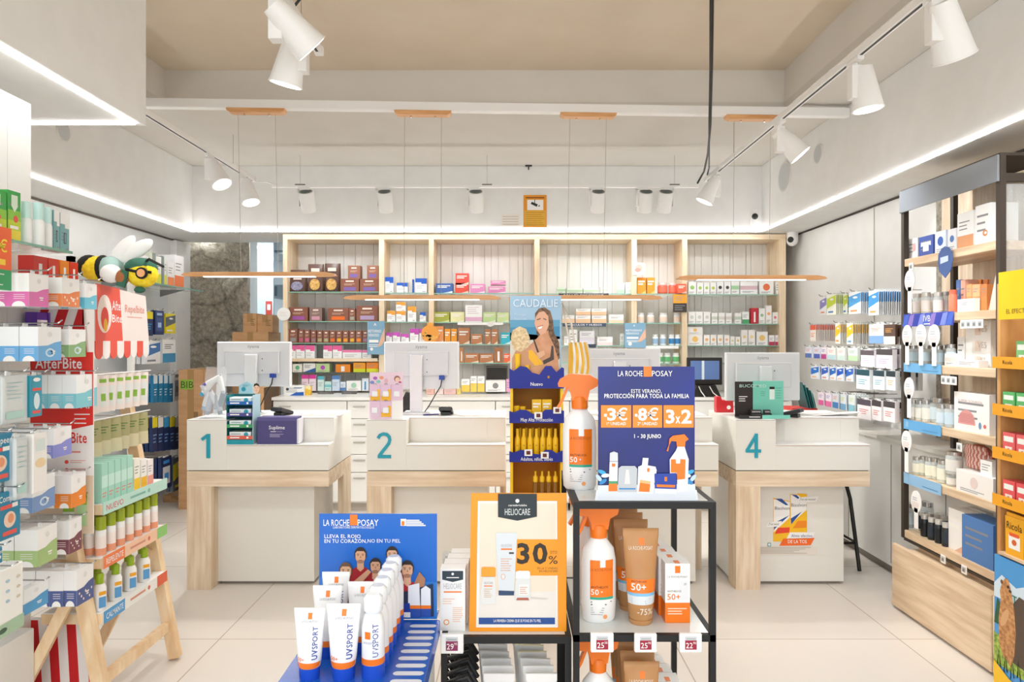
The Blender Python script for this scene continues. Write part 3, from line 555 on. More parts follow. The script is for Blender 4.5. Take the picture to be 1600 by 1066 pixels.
for i, (a, c) in enumerate(((558, 606), (626, 676), (712, 768), (812, 858))):
    jar((c-a)*.225*Dj/F/2, 16*Dj/F, 'F1F0EC', 'E6E6E2', 'white_jar', 'white jar, %s from left on second shelf of fifth bay' % ORD[i], (PX(870+(a+c)/2*.225, Dj), Dj, ZSH[(4, 1)]+.0005), 'F4DCC8', 'white jars in the fifth bay')
for i, (a, c, col) in enumerate(((662, 704, 'A8C8E4'), (716, 758, 'A8C8E4'), (778, 816, '3E8CC8'), (820, 858, '3E8CC8'))):
    jar((c-a)*.225*Dj/F/2, 17*Dj/F, 'F6F8FA', 'F4F4F4', 'supplement_bottle', 'white bottle with %s label, %s on third shelf of fifth bay' % (cname(col), ORD[i]), (PX(870+(a+c)/2*.225, Dj), Dj, ZSH[(4, 2)]+.0005), col, 'white bottles in the fifth bay')
for i, (a, c) in enumerate(((708, 738), (744, 790), (804, 850))):
    jar((c-a)*.225*Dj/F/2, 16*Dj/F, 'F0F8EE', 'F4F4F4', 'supplement_bottle', 'white bottle with green label, %s on lowest shelf of fifth bay' % ORD[i], (PX(870+(a+c)/2*.225, Dj), Dj, ZSH[(4, 3)]+.0005), '6CC07C', 'green label bottles in the fifth bay')
# shelf tags and small signs on the shelving
def tagb(px0, py0, px1, py1, c, label, D=SY-.014, txt=None, tc=None, extra=None):
    a, e = PX(px0, D), PX(px1, D); z0, z1 = PZ(py1, D), PZ(py0, D); w = e-a; h = z1-z0
    t = thing('shelf_sign', label, 'sign', ((a+e)/2, D, z0)); b = MB().box(-w/2, -.003, 0, w/2, 0.012, h, M(c, .5)); part('card', b, t)
    m = MB()
    if txt: m.text(txt, 0, h*.25, h*.75, -.0036, tc or OFFW, 'c', .01, w*.8)
    else: m.lines(-w*.4, w*.4, h*.75, 3, h*.22, -.0036, tc or GREYI, h*.06)
    part('print', m, t); return t
tagb(873, 458.5, 951, 464, '4A4644', 'long dark shelf tag on top glass shelf, fourth bay', SY-.016, 'SALUD DIGESTIVA')
tagb(879, 505, 947, 510.5, '3A4C66', 'dark blue shelf tag below cream boxes, fourth bay', SY-.016, 'MÚSCULOS Y HUESOS')
tagb(911, 538, 931, 543.5, '2E3848', 'short dark shelf tag beside the third monitor', SY-.016, ' ')
tagb(988, 461, 1010, 466, '4A4644', 'short dark shelf tag on top shelf, fifth bay', SY-.016)
tagb(1052, 460, 1073, 474, 'F2A62A', 'small tilted orange card on upright right of fifth bay', SY-.016)
tagb(1052, 474, 1073, 488, '3A3430', 'small black card below orange card, right of fifth bay', SY-.016)
tagb(497, 611.6, 521, 616, '55524E', 'small dark tag on worktop edge, left of two', 6.6)
tagb(534, 611, 557, 616, '55524E', 'small dark tag on worktop edge, right of two', 6.6)
def foot_sign(px0, px1, py0, py1, label, D=SY-.03):
    a, e = PX(px0, D), PX(px1, D); z0, z1 = PZ(py1, D), PZ(py0, D); w = e-a; h = z1-z0
    t = thing('advice_sign', label, 'sign', ((a+e)/2, D, z0)); b = MB().box(-w/2, -.003, 0, w/2, 0.025, h, M('7FA9C4', .5)); part('card', b, t)
    m = MB().text('A', -w*.05, h*.86, h*.12, -.004, OFFW, 'c', .02); m.text('RETORNO', -w*.44, h*.66, h*.12, -.004, OFFW, 'l', .02, w*.75).text('VENOSO', -w*.44, h*.54, h*.12, -.004, OFFW, 'l', .02, w*.62)
    m.rect(-w*.4, h*.36, w*.15, h*.44, -.004, OFFW).oval(-w*.25, h*.16, w*.09, w*.09, -.004, OFFW).lines(-w*.4, w*.3, h*.3, 2, h*.05, -.004, OFFW, h*.02)
    m.flat([(w*.5, h*.8), (w*.28, h*.5), (w*.1, h*.22), (w*.3, h*.26), (w*.5, h*.4)], -.0045, M('E3B79B', .5)); part('print', m, t)
foot_sign(574, 601, 502, 554, 'pale blue vein advice sign with bare foot, left of second monitor')
foot_sign(976, 1009, 505, 543.5, 'pale blue vein advice sign with bare foot, above third monitor')
t = thing('round_tag', 'round white tag hanging on the left shelving upright', 'sign', (PX(443, SY-.02), SY-.02, PZ(491, SY)))
part('disc', MB().disc(0, 0, .065, 0, .018, OFFW), t); part('print', MB().lines(-.04, .04, .02, 4, .012, -.001, M('D9C9B8', .6), .002), t)
t = thing('round_sign', 'round orange sign shaped like a fruit jar above second monitor', 'sign', (PX(672, SY-.04), SY-.04, PZ(536, SY-.04)))
b = MB().disc(0, .09, .088, -.004, 0, M('F0A03C', .5)).box(-.03, -.003, .16, .03, 0, .2, M('F3A845', .5)); Rr = random.Random(2)
for i in range(26): a = Rr.uniform(0, 6.28); r = Rr.uniform(0, .07); b.oval(r*math.cos(a), .07+r*.6*math.sin(a), .011, .011, -.0045, M('F6BE5E', .4), 10)
b.box(-.05, 0, 0.0, .05, .0395, .004, CLEAR); part('card', b, t)
t = thing('price_card', 'white and pink card standing on second shelf of third bay', 'sign', (PX(740, SY), SY+.021, ZSH[(2, 1)]+.0005))
b = MB().box(-.083, 0, 0, .083, .004, .17, OFFW); b.rect(-.083, .01, .083, .05, -.001, M('E9B7D2', .5)); b.lines(-.06, .06, .15, 4, .02, -.001, M('D9BCC8', .5), .005); part('card', b, t)
b = MB().oval(PX(766.5, SY), PZ(507, SY), .034, .025, SY-.014, OFFW).oval(PX(766.5, SY), PZ(507, SY), .03, .021, SY-.0145, M('E9E4E0', .5)); part('round_badge', b, t)
t['label'] = 'white and pink card standing on second shelf of third bay'
KID[t.name][-1].location = (-t.location.x, -t.location.y, -t.location.z)
b = MB().box(-.058, -.003, 0, .058, 0.0, .12, M('EDE2DC', .5)); b.oval(0, .07, .035, .035, -.0035, M('D6A898', .5)).oval(-.01, .05, .03, .02, -.0036, M('B98C80', .5))
tag(b.build('photo_card', None, (PX(998, SY-.002), SY-.002, PZ(430, SY))), 'small square photo card on the upright above orange boxes', 'sign')
# ================================================================ WHITE DRAWER CABINETS AND WORKTOP
CY = 6.5
cabp = None
for k in range(7):
    x = PX(426, CY)+k*.6857; lab = 'white drawer cabinet under the worktop, %s from the left' % ORD[k]
    if cabp is None:
        t = thing('drawer_cabinet', lab, 'cabinet', (x, CY, 0), 0, 'drawer cabinets along the rear wall'); cabp = t
        part('carcass', MB().box(.002, .02, .08, .6837, .86, 1.03, LAM).box(.01, .06, 0, .676, .84, .08, M('BDB4A8', .5)), t)
        zt = 1.025
        for j, h in enumerate((.165, .165, .165, .165, .27)):
            d = part('drawer', MB().bbox(.004, 0, zt-h+.004, .6817, .019, zt-.002, LAM, .002), t)
            part('handle', MB().box(.06, -.012, zt-.055, .17, .0, zt-.045, M('BDB8B0', .4, .3)), d); zt -= h
    else: dup(cabp, (x, CY, 0), 0, lab)
o = MB().bbox(PX(422, CY), CY-.02, 1.032, 2.54, CY+.88, 1.06, LAM, .003).build('worktop'); tag(o, 'long white worktop running under the wooden shelving', 'worktop')
t = thing('device_box', 'white box with blue curve and device photo left on the worktop', 'box', (PX(459, 6.7), 6.7, 1.0605))
b = carton(.19, .1, .095, 'F7F7F5'); b.flat([(-.04, 0), (.095, 0), (.095, .035), (.02, .03)], -.001, M('1F5FB8', .4)).disc(-.06, .06, .014, -.002, -.0008, M('3C4454', .4)); b.rect(0, .07, .08, .078, -.001, M('7A96B8', .5)); part('carton', b, t)
t = thing('yellow_bottle_box', 'small yellow box with white cap beside the device box', 'box', (PX(481.5, 6.75), 6.75, 1.0605)); part('carton', carton(.05, .04, .085, 'F3C42A', 'F8E9B0', 'top'), t); part('cap', MB().lathe([(.012, .085), (.012, .105)], OFFW, 10, 0, .02), t)
# ================================================================ COUNTERS
CD = 4.47; TEAL = M('169AAE', .45); ED = M('B79F8C', .5)
def counter(x0, digit, label, w=.9):
    t = thing('service_counter', label, 'counter', (x0, CD, 0), 0, 'numbered pharmacy counters')
    f = MB(); f.box(0, .0, 0, .155, .16, .655, OAKZ); part('leg', f, t)
    f = MB(); f.box(0, 0, .6555, w, .62, .753, OAKX); part('wooden_band', f, t)
    f = MB(); f.box(w-.04, .40, 0, w, .62, .655, OAKZ); part('rear_leg', f, t)
    f = MB(); f.box(.1555, .1, .02, w-.12, .58, .6545, LAMC); f.box(.01, .161, .02, .1555, .6, .6545, LAM); f.box(.17, .12, 0, w-.14, .56, .02, M('8E857A', .6)); part('base_panel', f, t)
    part('shadow_gap', MB().box(.008, .008, .7535, w-.008, .61, .759, M('5E554C', .7)), t)
    b = MB(); b.box(0, 0, .759, .252, .62, 1.068, LAMC); b.box(.2525, .0, .759, w, .62, .912, LAMC); b.box(.2525, .141, .912, w-.12, .62, 1.068, LAMC); b.box(w-.1195, .141, .912, w, .62, 1.068, LAMC)
    part('counter_body', b, t)
    k = MB(); k.box(0, -.001, 1.0685, .2525, .62, 1.08, LAM); k.box(.2525, .139, 1.0685, w, .62, 1.08, LAM); k.box(.001, -.0012, 1.073, .2524, .0, 1.076, ED); k.box(.2525, .1375, 1.073, w, .1388, 1.076, ED); part('worktop', k, t)
    k = MB(); k.box(.2526, -.001, .9125, w, .1385, .922, LAM); k.box(.2526, -.0022, .915, w, -.001, .918, ED); part('front_ledge', k, t)
    m = MB(); m.T = Matrix.Translation((0, 0, 0))
    if digit != '3':
        if digit == '1': m.poly([(.125, .837), (.149, .837), (.149, .99), (.128, .99), (.09, .962), (.1, .945), (.125, .963)], -.005, -.0005, TEAL)
        elif digit == '2':
            P = [(.072, .962), (.085, .982), (.105, .990), (.128, .986), (.143, .972), (.147, .952), (.141, .930), (.122, .905), (.1, .878), (.078, .848)]
            m.stroke(P, .021, -.005, -.001, TEAL); m.box(.07, -.0056, .836, .155, -.001, .857, TEAL)
        else:
            m.stroke([(.128, .982), (.07, .886)], .02, -.005, -.001, TEAL); m.box(.06, -.0056, .872, .158, -.001, .892, TEAL); m.box(.117, -.0062, .838, .138, -.001, .992, TEAL)
        part('number', m, t, 'teal number %s' % digit)
    return t
counter(PX(292, CD), '1', 'white and oak service counter numbered 1, on the left')
counter(PX(573, CD), '2', 'white and oak service counter numbered 2, behind the blue poster', .88)
counter(PX(906, CD), '3', 'white and oak service counter mostly hidden behind the dark blue poster', .88)
counter(PX(1150, CD), '4', 'white and oak service counter numbered 4 with cough medicine sticker', .85)
ZCT = 1.0805
# sticker on counter 4
D = CD+.0985; t = thing('window_sticker', 'cough medicine sticker with two boxes on counter 4 front', 'sticker', (PX(1228, D), D, PZ(866, D)))
def q(px, py): return (px-1228)*D/F, (866-py)*D/F
b = MB()
def quad(P, m, y): b.flat([q(1170+x*.10318, 770+z*.10318) for x, z in P], y, m)
YE, NB, OG = M('F6BC1C', .4), M('1F4E9A', .4), M('F26A22', .4)
quad([(110, 940), (1040, 940), (1040, 820), (110, 820)], M('E6DED2', .5), -.0006)
quad([(370, 80), (630, 130), (625, 740), (370, 740)], YE, -.0008); quad([(375, 100), (620, 140), (615, 380), (375, 600)], WHITE, -.001)
quad([(400, 92), (500, 92), (600, 190), (560, 190)], NB, -.0012); quad([(440, 430), (615, 340), (400, 540), (380, 570), (380, 510)], NB, -.0012)
quad([(625, 20), (880, 40), (880, 600), (625, 740)], YE, -.0009); quad([(635, 30), (875, 50), (875, 260), (635, 470)], WHITE, -.0011)
quad([(645, 30), (720, 35), (765, 75), (745, 95)], NB, -.0013); quad([(635, 390), (800, 290), (640, 480)], NB, -.0013); quad([(725, 10), (880, 20), (880, 60), (780, 70)], YE, -.0014)
quad([(440, 530), (620, 525), (610, 605), (390, 625)], M('E8442C', .4), -.0014); quad([(740, 430), (875, 420), (870, 530), (665, 540)], M('F08A1C', .4), -.0014)
quad([(800, 70), (1055, 55), (1020, 135), (770, 160)], WHITE, -.0016); quad([(290, 450), (500, 430), (470, 510), (260, 525)], WHITE, -.0016)
quad([(620, 600), (1000, 600), (960, 690), (570, 695)], WHITE, -.0018); quad([(520, 695), (995, 685), (935, 795), (460, 805)], OG, -.0018)
quad([(283, 760), (335, 760), (335, 812), (283, 812)], M('2C9C9C', .5), -.0018); quad([(292, 769), (326, 769), (326, 803), (292, 803)], WHITE, -.002)
part('print', b, t)
b = MB(); s = .10318*D/F
for tx, X, Y, wd, sz, mt, bo in (('Bisolvon', 392, 258, 225, 60, INK, 0), ('Bisolvon', 640, 210, 230, 60, INK, 0), ('Alivio efectivo', 640, 672, 320, 50, NB, .02), ('DE LA TOS', 590, 765, 285, 60, WHITE, .03), ('¡Tos seca!', 295, 490, 160, 40, INK, 0), ('¡Tos con mucosa!', 770, 115, 240, 40, INK, 0)):
    x, z = q(1170+X*.10318, 770+Y*.10318); b.text(tx, x, z, sz*s*1.2, -.0022, mt, 'l', bo, wd*s)
for i in range(5): x, z = q(1182, 856+i*2.2); b.rect(x, z, x+(85-i*9 % 30)*D/F, z+.003, -.0022, M('B4A99C', .6))
part('lettering', b, t)
# ---------------------------------------------------------------- monitors seen from behind
def monitor(px0, px1, py0, py1, D, zt, yaw, label, colx=None, cable=True):
    a, c = PX(px0, D), PX(px1, D); w = c-a; z1 = PZ(py0, D); z0 = PZ(py1, D); h = z1-z0; G = M('DCDDDF', .35)
    t = thing('computer_monitor', label, 'monitor', ((a+c)/2, D, zt), yaw, 'white monitors seen from behind'); zo = z0-zt; s = colx or 0
    part('screen_housing', MB().bbox(-w/2, 0, zo, w/2, .035, zo+h, G, .008), t)
    part('rear_cover', MB().bbox(-w*.38, -.02, zo+h*.28, w*.36, -.0005, zo+h*.78, M('D6D7DA', .4), .006).box(-w*.38, -.022, zo+h*.775, w*.36, -.0005, zo+h*.79, WHITE), t)
    part('stand', MB().bbox(s-.042, -.055, .012, s+.042, -.021, zo+h*.72, M('E0E1E3', .35), .005).bbox(s-.09, -.1, 0, s+.09, .1, .012, G, .004), t)
    part('logo', MB().text('iiyama', 0, zo+h*.86, .032, -.0008, M('8A8E94', .4), 'c', .012), t)
    part('screw', MB().disc(s+.07, zo+h*.62, .004, -.0215, -.02, BLACK, 8).disc(s+.07, zo+h*.36, .004, -.0215, -.02, BLACK, 8), t)
    if cable:
        part('cable_plug', MB().box(w*.24, -.03, zo+h*.2, w*.31, -.0005, zo+h*.29, M('1A3FA0', .4)), t, 'dark blue video plug')
        part('cable', MB().tube([(w*.275, -.02, zo+h*.2), (w*.26, -.02, zo+h*.06), (w*.2, -.02, zo-.03), (w*.1, -.01, .05), (s+.05, 0, .008)], .004, BLACK), t)
    return t
monitor(337, 455, 534, 604, 4.85, ZCT, -.05, 'white monitor above the teal tiered carton display, back view', .0)
monitor(600, 717, 534, 608, 4.85, ZCT, 0, 'white monitor seen from behind on counter 2, tall slim stand', -.03)
monitor(903, 1032, 545, 615, 4.85, ZCT, 0, 'white monitor seen from behind, half hidden by dark blue poster', 0, False)
monitor(1133, 1252, 551, 626, 4.85, ZCT, .06, 'white monitor behind the mint and black card display, back view', .0, False)
# card terminals
def terminal(px, py, D, rz, label, screen='6B4A3A'):
    t = thing('card_terminal', label, 'card reader', (PX(px, D), D, ZCT), rz)
    b = MB(); b.T = Matrix.Rotation(math.radians(-16), 4, 'X'); b.bbox(-.045, -.06, .02, .045, .08, .045, M('26262A', .4), .006); part('body', b, t)
    b = MB(); b.T = Matrix.Rotation(math.radians(-16), 4, 'X'); b.box(-.035, .01, .0455, .035, .07, .047, M(screen, .3)); part('screen', b, t)
    b = MB(); b.T = Matrix.Rotation(math.radians(-16), 4, 'X')
    for i in range(3):
        for j in range(3): b.box(-.03+.022*i, -.05+.018*j, .0455, -.014+.022*i, -.038+.018*j, .048, M('8A8A8A', .5))
    part('keypad', b, t); part('foot', MB().box(-.03, -.03, 0, .03, .06, .022, BLACK), t)
terminal(438, 645, 4.72, -.35, 'black card terminal on counter 1 behind the purple box')
terminal(697, 648, 4.75, 0, 'black card terminal on counter 2 beside the papers', 'B98A5A')
b = MB().bbox(0, 0, 0, .34, .13, .004, M('DCD3CC', .5), .001)
for i in range(9): b.box(.01+i*.036, .01, .004, .04+i*.036, .12, .0045, M(['C9BEC0', 'B7B0B8', 'D8CFC8', 'C4B0A8'][i % 4], .6))
tag(b.build('desk_mat', None, (PX(467, 4.9), 4.68, ZCT)), 'thin patterned desk mat lying on counter 1', 'mat')
b = MB(); Rr = random.Random(5)
for i in range(3): b.box(-.02*i, .0+.01*i, .002*i, .2-.02*i, .1+.01*i, .002*i+.0018, M(['E8E2DC', 'D9D2CA', 'F2EFEA'][i], .6))
tag(b.build('paper_pile', None, (PX(725, 4.7), 4.66, ZCT)), 'loose papers and tickets lying on counter 2', 'papers')
b = MB().bar((-.08, 0, .006), (.02, .03, .008), .01, .008, M('2A2C6A', .4)).bar((-.07, .03, .006), (.01, .02, .01), .008, .006, M('3A3C8A', .4))
tag(b.build('pen_pair', None, (PX(680, 4.7), 4.7, ZCT)), 'two dark blue pens lying beside the monitor stand', 'pens')
# clear bag of tubes on counter 1
t = thing('product_bag', 'clear plastic bag full of cosmetic tubes standing on counter 1', 'bag', (PX(332, 4.6), 4.62, ZCT))
n = 14; vs = []; fs = []; Rr = random.Random(8)
for j in range(10):
    v = j/9; w = .078*(1-.15*v); th = .05*(1-v)**.6+.004
    for i in range(n):
        a = 6.2832*i/n; k = 1+.08*Rr.uniform(-1, 1); vs.append((w*k*math.cos(a)+.015*v, th*k*math.sin(a), .33*v))
for j in range(9):
    for i in range(n): q_ = (i+1) % n; fs.append((j*n+i, j*n+q_, (j+1)*n+q_, (j+1)*n+i))
fs.append(tuple(range(n-1, -1, -1)))
b = MB(); b.add(vs, fs, M('E9EEF2', .12, alpha=.2), True); part('bag', b, t)
for i, (x, z, rt, c, c2) in enumerate(((-.035, .2, .7, 'F2F2F0', '4CA6CC'), (.035, .16, .05, 'F5F3F0', 'E8523C'), (0, .12, -.5, 'E4E4E8', '5A4C86'), (-.03, .09, .2, 'C9CDD4', 'A4AAB4'), (.03, .09, -.2, 'C4C8CE', '9AA0A8'), (0.0, .24, 1.1, 'F6F6F6', '6A5EA8'), (-.045, .12, .3, 'EDEDEF', '9ABEDC'), (.045, .22, -.25, 'F2F2F0', 'C8CCD2'), (-.05, .16, -.4, 'D4D8DE', '8E96A2'), (.02, .1, .15, 'B8BEC6', 'E2E4E8'), (.05, .11, .35, '9AA2AC', 'D8DCE2'))):
    m = MB(); m.T = Matrix.Translation((x, 0, z)) @ Matrix.Rotation(rt, 4, 'Y'); m.lathe([(.018, -.05), (.02, 0), (.019, .05)], M(c, .4), 10); m.lathe([(.014, -.075), (.016, -.05)], M(c2, .4), 10); m.box(-.02, -.003, .049, .02, .003, .058, M(c, .4)); part('cosmetic_tube', m, t)
# teal four-tier carton display with woman's face card
D = 4.40; t = thing('toothpaste_display', 'small cardboard tiered display of cartons on counter 1 ledge', 'display', (PX(374, CD+.02)+.008, CD+.004, .9225))
w = 42*CD/F; h = 77*CD/F
b = MB().box(-w/2, 0, 0, -w/2+.004, .132, h, M('1C7F86', .5)).box(w/2-.004, 0, 0, w/2, .132, h, M('A9C8D4', .5)).box(-w/2, .128, 0, w/2, .132, h, M('156A70', .5)).box(-w/2, -.002, 0, w/2, 0, .03, M('1795A6', .5)); part('display_case', b, t)
for i, (c, nm) in enumerate((('D8604C', 'coral'), ('3E9C62', 'green'), ('4F4C94', 'purple'), ('1768B8', 'blue'))):
    z = .033+i*.073; part('tray', MB().box(-w/2+.004, -.004, z, w/2-.004, 0, z+.022, M(c, .5)).box(-w/2+.004, 0, z, w/2-.004, .125, z+.003, M(c, .5)).rect(-w*.35, z+.007, 0, z+.015, -.0045, OFFW).disc(w*.3, z+.011, .007, -.005, -.004, OFFW, 12), t, nm+' tray')
part('back_card', MB().poly([(-w*.3, h), (-w*.3, h+.055), (0, h+.08), (w*.22, h+.06), (w*.22, h)], .12, .126, M('9CC6D2', .5)).disc(-w*.12, h+.03, .014, .118, .12, M('1B8FA4', .4)).lines(-w*.15, w*.12, h+.058, 2, .008, .119, M('2C8CA0', .5), .003), t)
f = MB(); X = w*.38; f.oval(X, h+.035, .019, .028, .116, M('EBC0A6', .5)).flat([(X-.02, h+.045), (X-.015, h+.064), (X, h+.07), (X+.015, h+.064), (X+.02, h+.045), (X, h+.056)], .1155, M('2E2420', .5))
for s in (-1, 1): f.oval(X+s*.008, h+.04, .0035, .002, .1155, M('4A3328', .5), 8)
f.oval(X, h+.02, .006, .002, .1155, M('C26A60', .5), 8).oval(X, h+.031, .002, .005, .1155, M('D9A488', .5), 8); f.box(X-.008, .117, h-.01, X+.008, .12, h+.012, M('E2B498', .5)); part('portrait_card', f, t, 'cut-out portrait of a woman with headband')
TP = []
for i in range(4):
    z = .9225+.033+i*.073+.0032
    b = MB().box(-w*.4, .008, 0, w*.4, .1, .042, M('E9F1F2', .4)).rect(-w*.34, .026, w*.02, .032, .0075, M('9BB3B8', .5)).disc(w*.22, .026, .014, .0055, .0078, M('2E9FB8', .4), 14)
    tag(b.build('toothpaste_carton', None, (PX(374, CD+.02)+.008, CD+.005, z)), 'white and teal carton in the %s tray of the tiered display' % ['coral', 'green', 'purple', 'blue'][i], 'box', 'cartons in the tiered display')
t = thing('promo_box', 'dark purple box with white lettering on counter 1 ledge', 'box', (PX(433, CD+.02), CD+.015, .9225)); w = 62*CD/F; h = 42*CD/F; PU = M('4A4478', .45)
part('box_body', MB().bbox(-w/2, 0, 0, w/2, .11, h, PU, .002).box(w/2-.001, .004, .003, w/2+.012, .11, h-.012, M('DAD8E0', .5)), t); part('lid_strip', MB().box(-w/2+.003, -.001, h-.022, w/2-.002, 0, h-.003, M('5A548A', .45)), t)
part('lettering', MB().text('Suplime', 0, h*.56, .032, -.0012, OFFW, 'c', .02).rect(-.04, h*.46, -.005, h*.48, -.0012, OFFW).rect(0, h*.46, .035, h*.475, -.0012, M('A9A4C4', .5)).lines(-.045, .045, h*.38, 3, .008, -.0012, M('B4B0CC', .5), .003), t)
# pink hanging-pack card on counter 2
D = CD+.03; t = thing('soother_display', 'pink card display with baby drawing on counter 2', 'display', (PX(603.5, D), D, ZCT)); w = 52*D/F; h = 73*D/F; PK = M('F0D4E4', .5)
b = MB().box(-w/2, 0, 0, w/2, .006, h, PK).box(-w/2, .006, 0, w/2, .07, .006, OFFW).rect(w*.17, 0, w/2, h*.42, -.0006, OFFW); part('backboard', b, t)
b = MB()
for x, z, c in ((-.07, .262, 'B060C0'), (-.09, .235, '7C8CD0'), (-.05, .24, '8CCCC4'), (-.03, .265, 'F0A070')): b.oval(x, z, .014, .011, -.001, M(c, .5), 12)
b.disc(.07, .258, .02, -.0012, -.0006, M('9C6A58', .5), 16).disc(.072, .252, .015, -.0016, -.0012, M('F2CCB8', .5), 16).oval(.088, .236, .01, .006, -.001, M('B8507C', .5)); b.oval(0, .245, .012, .014, -.001, M('E8B8C4', .5)); part('drawings', b, t)
for i, (cx, z1, c) in enumerate(((-.07, .22, 'F4B820'), (0, .22, 'F4B820'), (.07, .22, 'EBCFE4'), (-.07, .115, 'EBCFE4'), (0, .115, 'F4B820'))):
    b = MB().box(-.031, -.006, -.1, .031, 0, 0, M('E9C8E0', .5)).rect(-.031, -.1, .031, -.07, -.0064, M(c, .5)).rect(.01, -.07, .031, -.03, -.0064, M(c, .5)).bbox(-.02, -.016, -.075, .018, -.006, -.04, M('F4F6F8', .3), .003).tube([(-.008, -.004, .0), (-.006, -.012, .008), (.006, -.012, .008), (.008, -.004, 0)], .0012, WIRE)
    tag(b.build('soother_pack', None, (PX(603.5, D)+cx, D-.0005, ZCT+z1)), '%s soother pack, %s row of pink card display' % (['left yellow', 'middle yellow', 'right lilac', 'left lilac', 'middle yellow'][i], 'upper' if i < 3 else 'lower'), 'pack', 'soother packs on the pink card')
# things on counter 4
D = CD+.12; t = thing('skincare_display', 'black and mint card display with small black tubes on counter 4', 'display', (PX(1190, D), D, ZCT))
b = MB(); s = D/F; b.box(-40*s, .02, 0, -12*s, .026, 56*s, M('231A16', .45)); b.box(-12*s, .02, 0, 36*s, .026, 57*s, M('77CDB8', .45)); b.box(-40*s, -.07, 0, 38*s, .02, .008, M('1E1A1A', .45)).box(-5*s, -.071, 0, 38*s, -.0702, .024, M('7CCFBC', .45)).box(-40*s, -.071, 0, -5*s, -.0702, .024, M('222022', .45)); part('card', b, t)
b = MB().text('BUCOMED', -33*s, 47*s, .028, .019, M('BFE6DC', .5), 'l', .01, 42*s).lines(-34*s, -20*s, 33*s, 3, .014, .019, OFFW, .005).lines(0, 8*s, 40*s, 3, .012, .019, M('2E7C6C', .5), .002, 3).rect(14*s, 28*s, 22*s, 48*s, .019, M('DFF0EA', .5)).rect(14*s, 44*s, 22*s, 48*s, .0188, BLACK).lines(24*s, 35*s, 46*s, 5, .016, .019, M('2E7C6C', .5), .002, 5).rect(-25*s, .009, -8*s, .014, -.0715, OFFW); part('lettering', b, t)
for i, (a, c) in enumerate(((-20, -2), (0, 12))):
    b = MB().bbox(a*s, 0, 0, c*s, .022, .024, M('1F1C1E', .4), .002).bbox(a*s, 0, .0245, c*s-.008, .022, .046, M('262226', .4), .002).rect(a*s+.006, .006, c*s-.01, .014, -.0006, M('A8A8A8', .5)).rect(a*s+.006, .03, c*s-.014, .038, -.0006, M('A8A8A8', .5))
    tag(b.build('cream_box', None, (PX(1190, D), D-.045, ZCT+.0085)), 'stacked small black cream boxes, %s pair on the mint display' % ['left', 'right'][i], 'box')
t = thing('red_tape_dispenser', 'small red holder with white emblem at the back of counter 4', 'holder', (PX(1131, 4.95), 4.95, ZCT))
part('body', MB().poly([(-.06, 0), (.06, 0), (.055, .1), (.03, .1), (.02, .085), (-.02, .085), (-.03, .11), (-.06, .11)], -.03, .03, M('D0202C', .35)), t); part('emblem', MB().disc(.025, .035, .014, -.032, -.03, OFFW, 14), t)
terminal(1241, 650, 4.62, .9, 'black card terminal on counter 4 right of the mint display', '333336')
b = MB(); Rr = random.Random(9)
for i in range(9):
    m = M(['F0EDE8', 'E4DFDA', 'D6C8C0', 'F5F3F0'][i % 4], .6); x = -.02+.026*i; b.bar((x, .0, .003+.0016*i), (x+.16, .05+.01*(i % 3), .004+.0016*i), .09, .0015, m)
tag(b.build('leaflet_fan', None, (PX(1262, 4.8), 4.72, ZCT)), 'fan of white leaflets spread on counter 4', 'leaflets')
t = thing('document_rack', 'red rack holding dark green folders right of the fourth monitor', 'rack', (PX(1265, 5.3), 5.3, 1.0)); s = 5.3/F
part('rack_frame', MB().box(-.13, 0, .05, .06, .2, .075, M('D83A34', .4)), t)
for i in range(5): part('folder', MB().bar((-.02+.016*i, .05, .076), (-.07+.022*i, .05, .27-.02*i), .16, .004, M(['1F5C5C', '2C7A78', '174A4C', '3A8C88', 'D8E0DE'][i], .5)), t)
b = MB().bbox(-.2, 0, 0, .1, .3, 1.0, LAM, .003); tag(b.build('side_unit', None, (PX(1265, 5.3), 5.28, 0)), 'white side unit behind counter 4 carrying the red rack', 'cabinet')
# black stool leg behind counter 4
t = thing('bar_stool', 'black tube stool half hidden behind counter 4 on the right', 'stool', (PX(1305, 4.9)+.02, 4.93, 0)); 
part('seat', MB().bbox(-.06, -.13, .6, .06, .13, .64, BLACK, .01), t)
for sx, sy in ((1, -1), (1, 1), (-1, -1), (-1, 1)): part('leg', MB().tube([(sx*.03, sy*.08, .6), (sx*.05, sy*.1, .5), (sx*.10, sy*.13, 0.012)], .013, BLACK, 8), t)
part('footrest', MB().tube([(.085, -.12, .2), (.085, .12, .2), (-.085, .12, .2), (-.085, -.12, .2), (.085, -.12, .2)], .009, BLACK), t)
# things behind counters on the worktop: black till screen, printer, receipt printer
D = 6.45; t = thing('touch_screen', 'black point of sale screen on the rear worktop', 'screen', (PX(1107, D), D+.12, 1.0605)); s = D/F
part('screen_housing', MB().bbox(-28*s, 0, .11, 28*s, .04, .365, BLACK, .008), t); part('display_panel', MB().rect(-23*s, .16, -5*s, .335, -.001, M('5A76A8', .2, emit=.15)).rect(-1*s, .16, 23*s, .335, -.001, M('5A76A8', .2, emit=.15)).rect(-5*s, .16, -1*s, .335, -.0012, M('DCE6F0', .3)), t)
part('stand', MB().poly([(-.12, 0), (.14, 0), (.09, .11), (-.08, .11)], -.04, .1, BLACK), t); part('cable', MB().tube([(-.07, -.045, .1), (-.05, -.06, .05), (-.02, -.08, .005)], .005, OFFW).tube([(.03, -.045, .1), (.06, -.06, .04), (.1, -.08, .005)], .005, OFFW), t)
